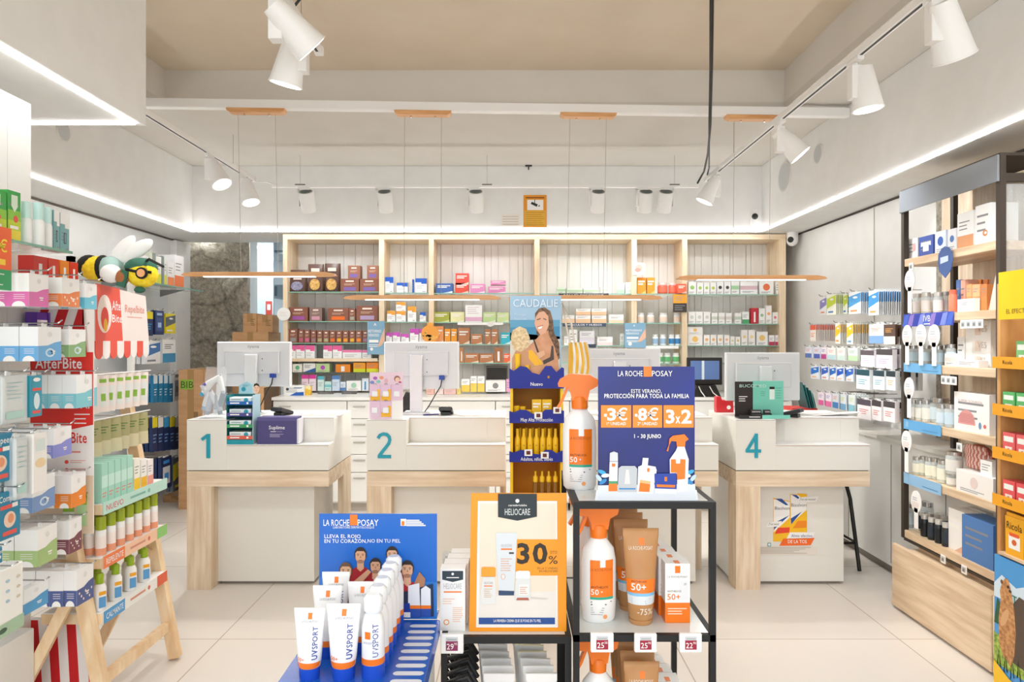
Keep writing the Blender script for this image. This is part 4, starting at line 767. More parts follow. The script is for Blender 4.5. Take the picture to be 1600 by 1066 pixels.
t = thing('receipt_printer', 'white receipt printer standing left of the black screen', 'printer', (PX(1088, 6.3)-.06, 6.50, 1.0605)); part('body', MB().bbox(-.055, 0, 0, .055, .1, .15, OFFW, .006), t); part('paper_slot', MB().box(-.04, .02, .1505, .04, .03, .153, M('555555', .5)), t)
t = thing('label_printer', 'dark grey label printer on lowest shelf of the right bay', 'printer', (PX(1179, 6.75), 6.72, ZCT)); s = 6.8/F
part('plinth', MB().bbox(-18*s, 0, -.019, 18*s, .25, .2, M('2F3336', .5), .006), t)
part('body', MB().poly([(-22*s, .2005), (22*s, .2005), (22*s, .245), (14*s, .33), (-14*s, .345), (-22*s, .27)], 0, .22, M('3A3E42', .4)), t); part('display', MB().rect(-10*s, .285, 11*s, .32, -.001, M('9AA6B0', .3)), t)
t = thing('fax_machine', 'dark open-topped machine behind the white box in third bay', 'machine', (PX(776, SY), SY+.08, ZB)); part('body', MB().box(-.11, .0, 0, .11, .2, .26, M('6A635C', .6)).rect(-.1, .12, .1, .25, -.001, M('2C2926', .7)), t)
b = MB().poly([(-.06, 0), (.06, 0), (.07, .04), (.02, .07), (.05, .12), (-.02, .14), (-.06, .06)], -.03, .03, BLACK)
tag(b.build('barcode_scanner', None, (PX(640, 5.0), 4.98, ZCT)), 'black barcode scanner standing behind the pink card display', 'scanner')
# ---------------------------------------------------------------- cardboard boxes at the storeroom opening
def cbox(px0, px1, py0, z0, D, dep, label, green=False, w2=None):
    a, c = PX(px0, D), PX(px1, D); h = PZ(py0, D)-z0; w = c-a
    t = thing('cardboard_box', label, 'cardboard box', ((a+c)/2, D, z0)); part('box_body', MB().box(-w/2, 0, 0, w/2, dep, h, CARD), t)
    part('tape', MB().box(-.03, -.001, h*.55, .03, 0, h+.001, M('A9814F', .3)).box(-.03, 0, h, .03, dep, h+.001, M('A9814F', .3)), t)
    m = MB()
    if green: m.rect(-w*.42, h*.86, w*.1, h*.93, -.0012, M('8CB43A', .5)); m.text('BIB', -w*.4, h*.87, h*.07, -.0016, M('3E4A1E', .6)); m.rect(w*.1, h*.2, w*.4, h*.34, -.0012, M('E6DCCB', .6)); m.rect(w*.12, h*.5, w*.3, h*.7, -.0012, M('8A6A44', .6))
    else: m.lines(w*.05, w*.4, h*.7, 4, h*.1, -.0012, M('7A5C34', .6), h*.04)
    part('print', m, t)
cbox(279, 317, 578, 0.0, 6.6, .5, 'tall cardboard box with green label left of counter 1', True)
cbox(363, 419, 519, 0.0, 7.35, .4, 'cardboard box behind first monitor, below two smaller ones')
cbox(380, 401, 490, PZ(519, 7.35)+.0005, 7.4, .2, 'small cardboard box on top, left of two by stone wall')
cbox(402, 426, 492, PZ(519, 7.35)+.0005, 7.42, .2, 'small cardboard box on top, right one with shipping label')
t = thing('cardboard_box', 'cardboard box showing below first monitor beside the worktop', 'cardboard box', (PX(412, 6.3), 6.3, 0)); part('box_body', MB().box(-.12, 0, 0, .0, .4, PZ(606, 6.3), CARD), t); part('side', MB().box(.0005, .01, 0, .008, .39, PZ(606, 6.3), M('5C4630', .7)), t)
cbox(255, 290, 775, 0.0, 6.9, .4, 'low cardboard box on the floor under navy packs')
t = thing('fire_sign', 'red and white fire point sign on storeroom wall', 'sign', (PX(420, 8.8), 8.8, PZ(492, 8.8))); part('panel', MB().box(-.04, 0, 0, .04, .004, .17, M('B8463E', .5)).rect(-.02, .06, .02, .13, -.001, OFFW), t)
part('post', MB().box(-.005, .0045, -.9, .005, .02, .1, M('D9DEE0', .5)), t)
t = thing('wall_heater', 'grey electrical box on storeroom wall beside shelving', 'electrical box', (PX(433, 9.4), 9.4, PZ(465, 9.4))); part('body', MB().bbox(-.1, 0, 0, .09, .58, .17, M('8FA0A6', .5)), t); part('front_panel', MB().rect(-.08, .02, .0, .15, -.001, M('55666C', .5)), t)
t = thing('air_conditioner', 'white air conditioner high on the storeroom wall', 'air conditioner', (PX(428, 9.2), 9.2, PZ(397, 9.2))); part('body', MB().bbox(-.22, 0, 0, .2, .79, .2, M('C8D4DA', .4)), t); part('vent', MB().rect(-.2, .02, .18, .05, -.001, M('7C8C94', .5)), t)
# ================================================================ RIGHT SIDE
X0 = 2.38; DA = 4.306; DB = 3.463; UN = M('3E352D', .5); ZR = [2.075, 1.735, 1.443, 1.103, .78, .435]
t = thing('display_shelving', 'tall dark metal framed shelving with oak shelves on the right', 'shelving', (0, 0, 0))
for x, y, n in ((X0, DA, 'f'), (X0, DB, 'f'), (2.68, DA, 'b'), (2.68, DB, 'b')): part('post', MB().box(x, y-.03, .3825, x+.03, y, 2.485, UN), t)
part('header', MB().bbox(X0-.012, DB-.03, 2.36, X0-.001, DA+.0, 2.49, M('8D9298', .3, .3), .002), t, 'grey metal header panel')
part('top_frame', MB().box(X0, DB-.03, 2.486, 2.71, DA, 2.5, UN), t); part('cross_bar', MB().box(X0+.03, DB-.03, 2.36, 2.68, DB-.01, 2.4, UN), t); part('bottom_rail', MB().box(X0+.0, DB, .3725, X0+.02, DA-.03, .386, UN), t)
for z in ZR: part('shelf', MB().bbox(X0+.002, DB+.002, z-.045, 2.675, DA-.032, z, OAKY, .003), t)
part('back_panel', MB().box(2.712, DB-.03, .3825, 2.725, DA-.16, 2.48, OAKZ), t)
part('side_glass', MB().box(X0+.032, DB-.02, .41, 2.678, DB-.014, 2.35, CLEAR), t)
b = MB(); b.box(2.845, 3.2, .93, 2.859, 4.66, ZS-.02, OAKZ); b.box(2.85, 4.661, .93, 2.8595, 4.73, ZS-.02, STONE); struct('trim_9', b)
t = thing('low_drawer_unit', 'long low oak drawer under the right shelving, near the floor', 'drawer', (0, 0, 0))
part('carcass', MB().box(2.285, 3.26, .015, 2.8, 4.19, .34, OAKY).box(2.42, 3.26, .34, 2.8, 4.19, .38, OAKY), t)
part('drawer_front', MB().bbox(2.26, 3.32, .015, 2.2845, 4.19, .38, OAKY, .004), t); part('corner_post', MB().bbox(2.262, 3.26, .015, 2.2845, 3.316, .38, OAKZ, .004), t)
# price rails
def rail(z, ya, yb, c, label, txt=None, pat=None, h=.055):
    t = thing('price_rail', label, 'shelf label', (X0-.0045, (ya+yb)/2, z-h+.006), -R90); w = abs(yb-ya)
    part('strip', MB().box(-w/2, 0, 0, w/2, .003, h, M(c, .35)), t)
    m = MB()
    if pat:
        R = random.Random(1)
        for i in range(9): x = -w/2+w*(i+.5)/9; m.flat([(x-.04, 0.002), (x-.01, .0+h*.9), (x+.035, h*.98), (x+.01, .003)], -.0006, M(['3B62C8', '8E78C8', '2038A8', '7B8CDC'][i % 4], .4))
    if txt: m.text(txt, 0, h*.35, .05, -.0012, OFFW, 'c', .0); m.rect(-.03, h*.12, .03, h*.2, -.0012, OFFW)
    if not pat: m.rect(-w*.44, h*.25, -w*.36, h*.8, -.0008, M('8FBFE2', .5)); m.lines(w*.02, w*.45, h*.3, 1, .01, -.0008, M('4C86B8', .5), .004)
    if m.v: part('print', m, t)
rail(ZR[1], 3.79, 4.27, '2A3FB0', 'blue patterned price rail with white letters on second shelf', 'IVB', 1, .075)
rail(ZR[2], 3.9, 4.27, '6FB0DE', 'sky blue price rail on third shelf, under three paddles')
rail(ZR[3], 3.9, 4.27, '5FA8DC', 'sky blue price rail on the fourth shelf, under one paddle', None, None, .06)
rail(ZR[4], 3.9, 4.27, '8FBCE0', 'pale blue price rail on the fifth shelf, under cream jars', None, None, .065)
def etag(y, z, n, label):
    t = thing('price_tag', label, 'price tag', (X0-.006, y, z), -R90); w = .045*n
    part('case', MB().bbox(-w/2, 0, 0, w/2, .005, .045, OFFW, .002), t); m = MB()
    for i in range(n):
        x = -w/2+.045*(i+.5); m.rect(x-.014, .01, x+.014, .036, -.0006, M('B9BCBC', .5)); m.rect(x-.008, .014, x+.008, .028, -.001, M('7C8080', .5))
    part('display', m, t)
etag(4.19, ZR[0]-.075, 1, 'single white electronic tag at far end of the top oak shelf')
etag(3.64, ZR[1]-.09, 4, 'row of four white electronic tags beside the blue patterned rail')
etag(3.83, ZR[2]-.1, 3, 'row of three white electronic tags on the third shelf')
etag(3.74, ZR[3]-.11, 1, 'single white electronic tag under the pink pouch box')
etag(3.88, ZR[5]-.08, 1, 'white electronic tag under the bottom shelf, farther one')
etag(3.7, ZR[5]-.08, 1, 'white electronic tag under the bottom shelf, nearer one')
def YR(px, x=2.42): return x*F/(px-800)
def rbox(px0, px1, pyt, si, body, band, st, label, x=2.42, dep=.14, zb=None, draw=None, hh=None):
    ya, yb = YR(px0, x), YR(px1, x); w = ya-yb; z = (ZR[si] if zb is None else zb)+.0005; h = hh or PZ(pyt, yb)-z
    b = carton(w, dep, h, body, band, st)
    if draw: draw(b, w, h)
    tag(b.build('product_box', None, (x, (ya+yb)/2, z), -R90), label, 'box', 'boxes on the right shelving'); return z+h
def d1(b, w, h):
    b.oval(-w*.2, h*.4, w*.12, h*.28, -.001, M('8A8F96', .5)).oval(w*.25, h*.55, w*.13, h*.2, -.001, M('D8A8A8', .5))
rbox(1413, 1434, 371, 0, 'F1EDEA', None, '', 'white box with grey and pink drawings, far end top shelf', draw=d1)
rbox(1436, 1458, 366, 0, '3C55A0', None, '', 'blue box with white garment drawing on top shelf', draw=lambda b, w, h: b.flat([(-w*.2, h*.25), (w*.2, h*.25), (w*.2, h*.55), (w*.35, h*.5), (w*.35, h*.7), (-w*.35, h*.7), (-w*.35, h*.5), (-w*.2, h*.55)], -.001, OFFW))
rbox(1461, 1478, 359, 0, 'DDE6F2', '2C5AAE', 'dot', 'white box with big blue dot on top shelf')
rbox(1481, 1494, 356, 0, 'E8E9EA', '4C74B4', 'dot', 'slim grey box beside the blue dot box on top shelf', dep=.1)
rbox(1496, 1521, 328, 0, 'F7F6F4', 'E0A070', 'bot', 'white box with orange base on top shelf')
rbox(1524, 1548, 316, 0, 'F8F7F5', None, '', 'tall white box with small orange swirl on top shelf', draw=lambda b, w, h: b.oval(w*.15, h*.28, w*.16, h*.08, -.001, M('D98A50', .5)).oval(w*.18, h*.28, w*.09, h*.035, -.0014, M('F8F7F5', .5)))
t = thing('shield_sign', 'round blue shield sign hanging on the top oak shelf edge', 'sign', (X0-.012, YR(1477, 2.37), ZR[0]-.06), -R90)
part('shield', MB().poly([(0, -.09), (-.05, -.05), (-.065, .0), (-.06, .045), (-.03, .075), (0, .083), (.03, .075), (.06, .045), (.065, 0), (.05, -.05)], 0, .004, M('3A5A94', .4)).flat([(-.04, -.01), (.03, .0), (.03, .03), (-.04, .025)], -.001, M('C9D8E8', .5)).box(-.03, .004, .03, .03, .0115, .06, M('3A5A94', .4)), t)
def jarr(px, pyt, si, rpx, body, label, x=2.47, band=None, glass=True, lid=STEEL, grp='jars on the right shelving', ch=.18, name='cosmetic_jar', zb=None):
    D = x*F/(px-800); z = (ZR[si] if zb is None else zb)+.0005
    return jar(rpx*D/F, PZ(pyt, D)-z, body, lid, name, label, (x, D, z), band, grp, 'jar', ch, glass)
# second shelf: white cylinders
WC = M('DAD6D0', .25, .4)
for i, (px, py, r) in enumerate(((1416, 461, 6), (1433, 459, 7), (1447, 457, 7), (1456, 459, 6), (1466, 457, 7), (1476, 456, 7))):
    jarr(px, py, 1, r, 'F2EAE4', 'white jar with metal lid, %s from the far end on second shelf' % ORD[i], 2.45+.05*(i % 2), 'F4EDE8', True, WC)
jarr(1489, 453, 1, 6, 'F08A6A', 'slim coral bottle on the second shelf', 2.44, None, False, 'E87C5C')
rbox(1494, 1500, 437, 1, '4C78BC', None, '', 'slim blue book-like box on the second shelf', 2.47)
rbox(1501, 1508, 437, 1, 'F0B49C', None, '', 'slim salmon box on the second shelf', 2.47)
COP = M('C9783E', .25, .7)
for i, (px, a) in enumerate(((1512, 2.52), (1519, 2.52), (1532, 2.52), (1541, 2.52))): jarr(px, 437, 1, 4, 'C9783E', 'copper bottle, %s from the far end of second shelf' % ORD[i], a, None, False, COP)
for i, (a, c) in enumerate(((1510, 1518), (1519, 1531), (1533, 1542))): rbox(a, c, 444, 1, ['E9A06A', 'F0A878', 'C87C40'][i], 'D88848', 'bot2', 'orange metallic box, %s of three on the second shelf' % ORD[i], 2.42, .06)
b = MB().poly([(-.04, 0), (.03, 0), (.05, .2), (.02, .2)], 0, .006, M('F2D5C8', .4)); tag(b.build('leaning_card', None, (2.43, 3.55, ZR[1]+.0005), -R90), 'pale pink card leaning at near end of second shelf', 'card')
rbox(1496, 1522, 466, 1, 'F7F6F4', 'DDE3EA', 'bot', 'low white carton lying in front of copper bottles', 2.385, .03)
# paddles
def paddle(px, py0, py1, zb, label, x=X0-.012):
    D = x*F/(px-800); z0 = PZ(py1, D); ztop = PZ(py0, D); h = ztop-z0; rx = .052; rz = .064
    t = thing('paddle_sign', label, 'sign', (x, D, z0), -R90, 'white oval paddle signs')
    part('board', MB().disc(0, h-rz, rx, 0, .004, OFFW, 24, rz).box(-.019, 0, 0, .019, .004, h-rz*1.6, OFFW), t)
    part('print', MB().lines(-.034, .034, h-.04, 2, .012, -.0008, M('A9B4BC', .6), .004, 2).lines(-.036, .036, h-.07, 4, .009, -.0008, M('D4A8A0', .6), .002, 4), t)
paddle(1421, 422, 489, 0, 'white oval paddle sign, topmost one on the right shelving')
paddle(1417, 508, 570, 0, 'white oval paddle sign, far one of three on third shelf')
paddle(1438.5, 507, 571, 0, 'white oval paddle sign, middle one of three on third shelf', X0-.017)
paddle(1459, 507, 572, 0, 'white oval paddle sign, near one of three on third shelf')
paddle(1420, 590, 653, 0, 'white oval paddle sign on the fourth shelf beside glass jars')
paddle(1416, 673, 738, 0, 'white oval paddle sign on fifth shelf beside cream jars')
paddle(1431, 767, 826, 0, 'white oval paddle sign on the bottom shelf beside black jars')
# third shelf
for i, (px, py, r, c) in enumerate(((1427, 540, 7, 'CFE3EC'), (1448, 540, 7, 'D2E4EC'), (1466, 541, 8, 'D0E2EA'), (1475, 539, 7, 'CDDFE8'), (1486, 538, 7, 'CDDFE8'))): jarr(px, py, 2, r, c, 'jar with pale blue contents, %s from the far end of third shelf' % ORD[i], 2.44+.04*(i % 2), 'CFE6F2')
z = rbox(1476, 1494, 553, 2, 'FBF9F6', 'F2E4DC', 'mid', 'small white box at the middle of the third shelf', 2.41, .08)
rbox(1496, 1507, 527, 2, 'F6F1EC', None, '', 'slim pale box on the third shelf beside stacked ones', 2.45, .08)
z = ZR[2]
for i in range(3):
    nz = rbox(1509, 1548, 0, 2, 'F5F0EA', 'E9D2C0', 'vert', 'pale box of gift set stack on third shelf, %s' % ['bottom', 'middle', 'topmost'][i], 2.45, .14, z, lambda b, w, h: b.text('VES', 0, h*.3, h*.55, -.002, M('C4B4A8', .5), 'l', 0), hh=[.075, .082, .086][i]); z = nz
rbox(1495, 1529, 564, 2, 'FAF8F6', None, '', 'long low white box in front of stacked gift sets', 2.39, .05)
# fourth shelf
for i, (px, py, r, c) in enumerate(((1428, 625, 6, 'D6DEE0'), (1438, 626, 7, 'F0EAD8'), (1448, 625, 7, 'EEE8DC'))): jarr(px, py, 3, r, c, 'cream filled glass jar, %s from far end of fourth shelf' % ORD[i], 2.44, 'F2EFE6')
jarr(1468, 622, 3, 15, 'C9DCE6', 'large pale blue glass jar on the fourth shelf', 2.5, 'D2E2EA')
jarr(1472, 632, 3, 8, 'CFE0EA', 'small pale blue jar before the large one', 2.42, 'D6E4EC'); jarr(1485, 632, 3, 8, 'BCD6E6', 'small sky blue jar right of the large one', 2.42, 'C8DDEA')
def dp(b, w, h):
    n = 14; b.flat([(-w*.38, h*.18)]+[(-w*.13+w*.25*math.cos(math.pi*(1-i/n)), h*.2+h*.36*math.sin(math.pi*i/n)) for i in range(n+1)]+[(w*.12, h*.18)], -.001, M('DE9C98', .6))
    for i in range(7): b.lines(-w*.34, w*.1, h*(.24+.035*i), 1, .01, -.0014, M('B9686C', .6), h*.008)
    b.text('SUPER SONRISA', -w*.38, h*.75, h*.1, -.0014, M('C9B4B0', .6), 'l', 0, w*.7); b.oval(w*.25, h*.2, w*.04, h*.09, -.001, M('6C96B8', .5)).oval(w*.38, h*.2, w*.04, h*.05, -.001, M('D86A60', .5))
rbox(1491, 1546, 618, 3, 'F7F3F0', None, '', 'large white box showing a pink knitted pouch, fourth shelf', 2.4, .12, draw=dp)
def knit(x, y, z, rx, rz, label, zr=0):
    t = MB(); m1 = M('C87868', .8); m2 = M('EED2C8', .8); n = 0
    t.ball((0, 0, rz*.9), (rx*.93, .04, rz*.88), m1, 16, 10)
    for j in range(6):
        zz = rz*(.2+.27*j); w = rx*math.sqrt(max(.05, 1-((zz-rz*.9)/(rz*.95))**2))
        k = int(w/.013)
        for i in range(-k, k+1): t.ball((i*.013+(.006 if j % 2 else 0), -.038*(1-(i*.013/rx)**2*.7), zz), (.0072, .006, .014), m1 if (i+j) % 2 else m2, 6, 4)
    tag(t.build('knitted_pouch', None, (x, y, z), -R90), label, 'pouch')
knit(2.585, 3.535, ZR[3]+.001, .05, .09, 'red and white knitted pouch squeezed behind the large white box')
# fifth shelf
for i, (px, py, r, c) in enumerate(((1433, 714, 7, 'E9E8BC'), (1443, 713, 6, 'EDEBC4'), (1452, 715, 6, 'F0EBCF'), (1462, 716, 6, 'F2EDD6'), (1473, 719, 8, 'F2EFD4'))): jarr(px, py, 4, r, c, 'cream yellow glass jar, %s from the far end of fifth shelf' % ORD[i], 2.43+.02*(i % 2), 'F3F0DC')
zj = jarr(1489, 740, 4, 9, 'E6E2D8', 'lower glass jar of stacked pair on fifth shelf', 2.44, 'ECE8E0', ch=.12)
jarr(1491, 706, 4, 12, 'DCDCD4', 'upper glass jar of stacked pair on fifth shelf', 2.44, 'E8E6DE', zb=PZ(740, 2.44*F/689)+.001, ch=.15)
knit(2.50, 3.76, ZR[4]+.115, .11, .075, 'red and white knitted pouch lying on the fifth shelf box')
rbox(1494, 1552, 735, 4, 'F4F0EC', 'E6D2CC', 'dot', 'long white box under the knitted pouch, fifth shelf', 2.39, .18, hh=.114)
rbox(1532, 1550, 720, 4, 'F6F4F1', None, '', 'small white box on the long box, fifth shelf', 2.41, .06, ZR[4]+.115, hh=.075)
# bottom shelf
jarr(1419, 786, 5, 9, 'DCE8EC', 'far pale jar on the bottom shelf', 2.44, 'D8E6EC'); jarr(1452, 784, 5, 12, '9CA8AA', 'grey glass jar standing at back of bottom shelf', 2.56)
DK = M('2B2D30', .3)
for i, (px, py, x) in enumerate(((1445, 804, 2.42), (1456, 809, 2.42), (1467, 812, 2.42), (1478, 817, 2.42), (1455, 802, 2.5), (1465, 803, 2.5), (1475, 806, 2.5), (1440, 800, 2.5))):
    jarr(px, py, 5, 6, '1E2226', 'small black bottle, %s of eight on the bottom shelf' % ORD[i], x, '24303C' if i % 2 else '15181B', False, WC, 'black bottles on the bottom shelf', .2, 'black_bottle')
rbox(1482, 1507, 802, 5, 'F2EFEC', 'E2B49A', 'white', 'tall white box on bottom shelf beside black bottles', 2.42, .12)
rbox(1512, 1540, 802, 5, 'DADCDC', None, '', 'clear grey box behind the blue box, bottom shelf', 2.52, .12)
rbox(1503, 1552, 822, 5, '4C7CB8', None, '', 'large plain blue box on the bottom shelf', 2.39, .12)
# ---------------------------------------------------------------- hanging packs
def packmesh(w, h, th, c, style):
    b = MB(); b.box(-w/2, 0, -h, w/2, th, 0, M(c[0], .4)); y = -.0006
    if style == 'med': b.flat([(-w/2, -h*.2), (w/2, -h*.05), (w/2, -h*.45), (-w/2, -h*.7)], y, M(c[1], .4)); b.oval(w*.05, -h*.25, w*.2, h*.05, y-.0004, M('F4F4F4', .4)); b.rect(-w*.35, -h*.9, w*.2, -h*.82, y, M(c[2], .4))
    elif style == 'band': b.rect(-w/2, -h, w/2, -h*.6, y, M(c[1], .4)); b.lines(-w*.35, w*.35, -h*.2, 3, h*.08, y, M(c[2], .5), h*.03)
    elif style == 'blist': b.rect(-w*.35, -h*.85, w*.35, -h*.3, y, M(c[1], .4)); b.rect(-w*.2, -h*.7, w*.2, -h*.5, y-.0005, M(c[2], .4)); b.rect(-w*.3, -h*.2, w*.3, -h*.1, y, M(c[2], .4))
    elif style == 'top': b.rect(-w/2, -h*.3, w/2, 0, y, M(c[1], .4)); b.lines(-w*.35, w*.35, -h*.5, 3, h*.1, y, M(c[2], .5), h*.035)
    return b
def hook(side, xt, D, zt, xw, label, top=True, col=None):
    o = MB().tube([(0, 0, 0), (side*(-1)*0, 0, 0), (xw-xt, 0, .0)], .0025, col or WIRE, 6).tube([(0, 0, 0), (-side*.012, 0, .012)], .0025, col or WIRE, 6)
    return o
HOR = [', foremost'] + [', %s behind' % w for w in ORD]
def hang(side, xt, D, zt, xw, n, dx, w, h, th, c, style, what, cat='pack', name='hanging_pack', jit=.0, tab=True):
    """n like packs on one hook; side +1: wall on the right, packs face the aisle"""
    b = MB().tube([(0, 0, 0), (xw-xt, 0, 0)], .0025, CHROME if side < 0 else WIRE, 6).tube([(-side*.001, 0, 0), (-side*.014, 0, .014)], .0025, WIRE, 6)
    tag(b.build('display_hook', None, (xt-side*.02, D, zt)), 'metal hook holding the '+what, 'hook', 'metal display hooks')
    me = packmesh(w, h, th, c, style)
    if tab: me.box(-w*.2, .001, -.002, w*.2, th*.5+.001, .012, M('EDEDEB', .4))
    else: me.box(-.006, 0, -.002, .006, th, .006, M('EDEDEB', .4))
    me = me.mesh(name)
    for i in range(n):
        o = bpy.data.objects.new(name, me); COL.objects.link(o); o.location = (xt+side*(dx*i), D+R.uniform(-jit, jit), zt-.004-R.uniform(0, jit)); o.rotation_euler = (0, 0, -side*R90+R.uniform(-jit, jit)*4)
        tag(o, what+HOR[min(i, 19)], cat, what)
def HR(pa, pb, pyt, pyb, n, dx, c, style, what, xt=2.5, xw=2.853, th=.003, jit=.003, name='hanging_pack'):
    Dn = xt*F/(pb-800); Df = xt*F/(pa-800); D = (Dn+Df)/2
    hang(1, xt, D, PZ(pyt, D), xw, n, dx, Df-Dn, (pyb-pyt)*D/F, th, c, style, what, 'pack', name, jit)
HR(1281, 1291, 463, 491, 4, .02, ('F1F1F4', '8A84C0', 'E08A5C'), 'med', 'white and violet pack at far end of the top hook row', 2.55)
HR(1292, 1306, 459, 491, 7, .014, ('F4F6E8', 'BFD23C', '3C78B4'), 'med', 'lime and white pack on the second hook of top row')
HR(1316, 1324, 458, 490, 3, .02, ('EEF2E4', 'BFD23C', '3C78B4'), 'med', 'lime pack partly hidden behind the sky blue pack', 2.56)
HR(1326, 1345, 455, 489, 8, .014, ('F2F5F8', '4CA0DC', 'E89A5C'), 'med', 'white and sky blue pack on the middle hook of top row')
HR(1357, 1373, 453, 491, 13, .015, ('F4F6F8', '3C96D8', 'E8A050'), 'med', 'sky blue and orange pack on the nearest hook of top row')
HR(1266, 1275, 507, 532, 16, .014, ('F0E8E0', 'E8603C', 'E8603C'), 'top', 'orange headed slim pack on far hook of second row')
HR(1305, 1313, 504, 536, 7, .012, ('F2F0E8', 'F4C020', 'E8963C'), 'med', 'yellow cornered pack on the middle hook of second row', 2.5)
HR(1323, 1333, 504, 537, 12, .014, ('F2EFE8', 'F4C020', '5CA4CC'), 'med', 'yellow and blue pack on the third hook of second row', 2.5)
HR(1358, 1380, 505, 535, 4, .03, ('EEF2F6', '7CA4D8', 'B8845C'), 'band', 'white pack with blue shoulder in second row', 2.5, 2.853, .014, .006)
HR(1381, 1399, 506, 537, 4, .03, ('5C463C', 'E8E0DA', 'E8A850'), 'band', 'brown headed pack at near end of second row', 2.5, 2.853, .014, .006)
for i, (a, c) in enumerate((((1258, 1268), ('E8EAF2', '5C78C0', 'D87C9C')), ((1272, 1281), ('E4E8F4', '4C5CB4', 'E0846C')), ((1283, 1291), ('F0E8EE', 'B8488C', '4C78C0')), ((1293, 1305), ('F0F0EC', 'BFDCE4', 'E8A0A0')), ((1308, 1320), ('F2F2EC', 'CFE4DC', 'E8B0B0')), ((1325, 1340), ('EFF4EC', 'BCE0B0', '6CAC8C')))):
    HR(a[0], a[1], 541+i*.4, 558+i, 4, .03, c, 'band', 'small box pack in the third row, %s hook from far end' % ORD[i], 2.5, 2.853, .018)
for i, (a, c) in enumerate((((1267, 1279), ('EAF0F8', '2C78D0', 'F0B060')), ((1284, 1294), ('EAF0F8', '3C68C8', 'E07050')), ((1297, 1306), ('EEF2F8', '2C70C8', 'F0B470')), ((1308, 1318), ('EAF0F8', '1C58C0', 'F0C080')), ((1322, 1333), ('E6ECF4', '2C64C0', 'F0B880')))):
    HR(a[0], a[1], 571+i*.5, 591+i, 5, .022, c, 'med', 'blue plaster pack in the fourth row, %s hook from far end' % ORD[i], 2.5, 2.853, .012)
for i, (a, c) in enumerate((((1279, 1287), ('F2E4EC', 'E05CA0', '7C6CC0')), ((1290, 1299), ('F2E8F0', 'E86CA8', '6C8CD0')), ((1301, 1310), ('EAF0F6', '3C88D0', 'E8A080')), ((1313, 1322), ('EAF0F4', '7CB4DC', 'D0D868')), ((1326, 1336), ('EAF2F2', '8CC8D8', 'C8D870')))):
    HR(a[0], a[1], 612+i, 632+i*2.5, 6, .018, c, 'band', 'small bright pack in the lowest row, %s hook from far end' % ORD[i], 2.5, 2.853, .01)
def HB(pa, pb, y0, y1, c, what): HR(pa, pb, y0, y1, 4, .05, c, 'top', what, 2.42, 2.853, .03, .008, 'bulky_pack')
HB(1345, 1365, 545, 571, ('F4F0F6', '5C5058', 'C8A8D0'), 'bulky lilac bag on left hook of third row'); HB(1368, 1394, 543, 573, ('F4F0F6', '4C4448', 'C8A8D0'), 'bulky lilac bag on right hook of third row')
HB(1337, 1358, 576, 607, ('F2F6F6', '1E4C58', '4CA8BC'), 'bulky teal bag on left hook of fourth row'); HB(1364, 1381, 577, 607, ('EFF4F6', '1E3C48', '4CA8BC'), 'bulky teal bag on middle hook of fourth row'); HB(1384, 1398, 578, 608, ('EFF4F6', '22343C', 'E8B040'), 'bulky teal bag on right hook of fourth row')
HB(1340, 1360, 623, 654, ('F6F0F0', '4C4650', 'E07070'), 'bulky red printed bag on left hook of lowest row'); HB(1363, 1378, 625, 656, ('F6F0F0', '3C3438', 'E07070'), 'bulky red printed bag on middle hook of lowest row'); HB(1381, 1398, 626, 658, ('F6F0F0', '3C3438', 'E07070'), 'bulky red printed bag on right hook of lowest row')
# ---------------------------------------------------------------- honey wood sweets display at the right edge
XR = 2.2; t = thing('sweets_display', 'honey wood sweets display with yellow shelf fronts at right edge', 'display', (0, 0, 0)); YF = 3.21; YN = 2.35
OR = M('F5A81E', .35); 
part('side_panel', MB().box(XR+.012, YF-.022, 0, 2.62, YF, 1.84, HONEY), t, 'far honey wood side panel'); part('side_panel', MB().box(XR+.012, YN, 0, 2.62, YN+.022, 1.84, HONEY), t)
part('back_panel', MB().box(2.6, YN+.0225, 0, 2.62, YF-.0225, 1.84, HONEY), t)
part('top_sign', MB().box(XR-.03, YN, 1.675, XR-.005, 3.14, 1.885, M('F8CC00', .4)), t, 'yellow top sign'); 
m = MB(); m.T = Matrix.Translation((XR-.031, 3.09, 1.70)) @ Matrix.Rotation(-R90, 4, 'Z'); m.text('EL EFECTO', 0, 0, .028, 0, M('5A4A10', .5), 'l'); part('lettering', m, t)
part('sign_bracket', MB().box(XR-.005, 2.9, 1.7, XR+.03, 3.1, 1.8, HONEY), t)
ZQ = [1.475, 1.262, 1.066, .853, .63]
SW = ['topmost', 'second', 'third', 'fourth', 'lowest']
for i, z in enumerate(ZQ):
    part('shelf', MB().box(XR+.0, YN+.023, z-.012, 2.59, YF-.023, z, HONEY if i < 4 else OAKY), t)
    if i < 4:
        f = MB(); f.box(XR-.004, YN+.02, z-.018, XR-.0005, YF+.01, z+.034, OR); f.T = Matrix.Translation((XR-.0045, YF-.03, z-.002)) @ Matrix.Rotation(-R90, 4, 'Z')
        for k in range(4): f.text('Ricola', .03+.2*k, .004, .024, -.0004, M('3A2E12', .5), 'l', .03, .06)
        part('shelf_front', f, t, 'yellow shelf front with brown lettering')
def rib(y, z, c, label, w=.075, h=.1, grp='sweets cartons', band='F6F2EA'):
    b = MB().box(-w/2, 0, 0, w/2, .07, h, M(c, .4)).rect(-w*.3, h*.08, w*.3, h*.42, -.0006, M(band, .5)).rect(-w*.4, h*.62, w*.4, h*.85, -.0006, M('F2F6EE', .5)).oval(0, h*.25, w*.12, h*.1, -.001, M('D88A3C', .5))
    tag(b.build('sweets_carton', None, (XR+.008, y, z+.0005), -R90), label, 'box', grp)
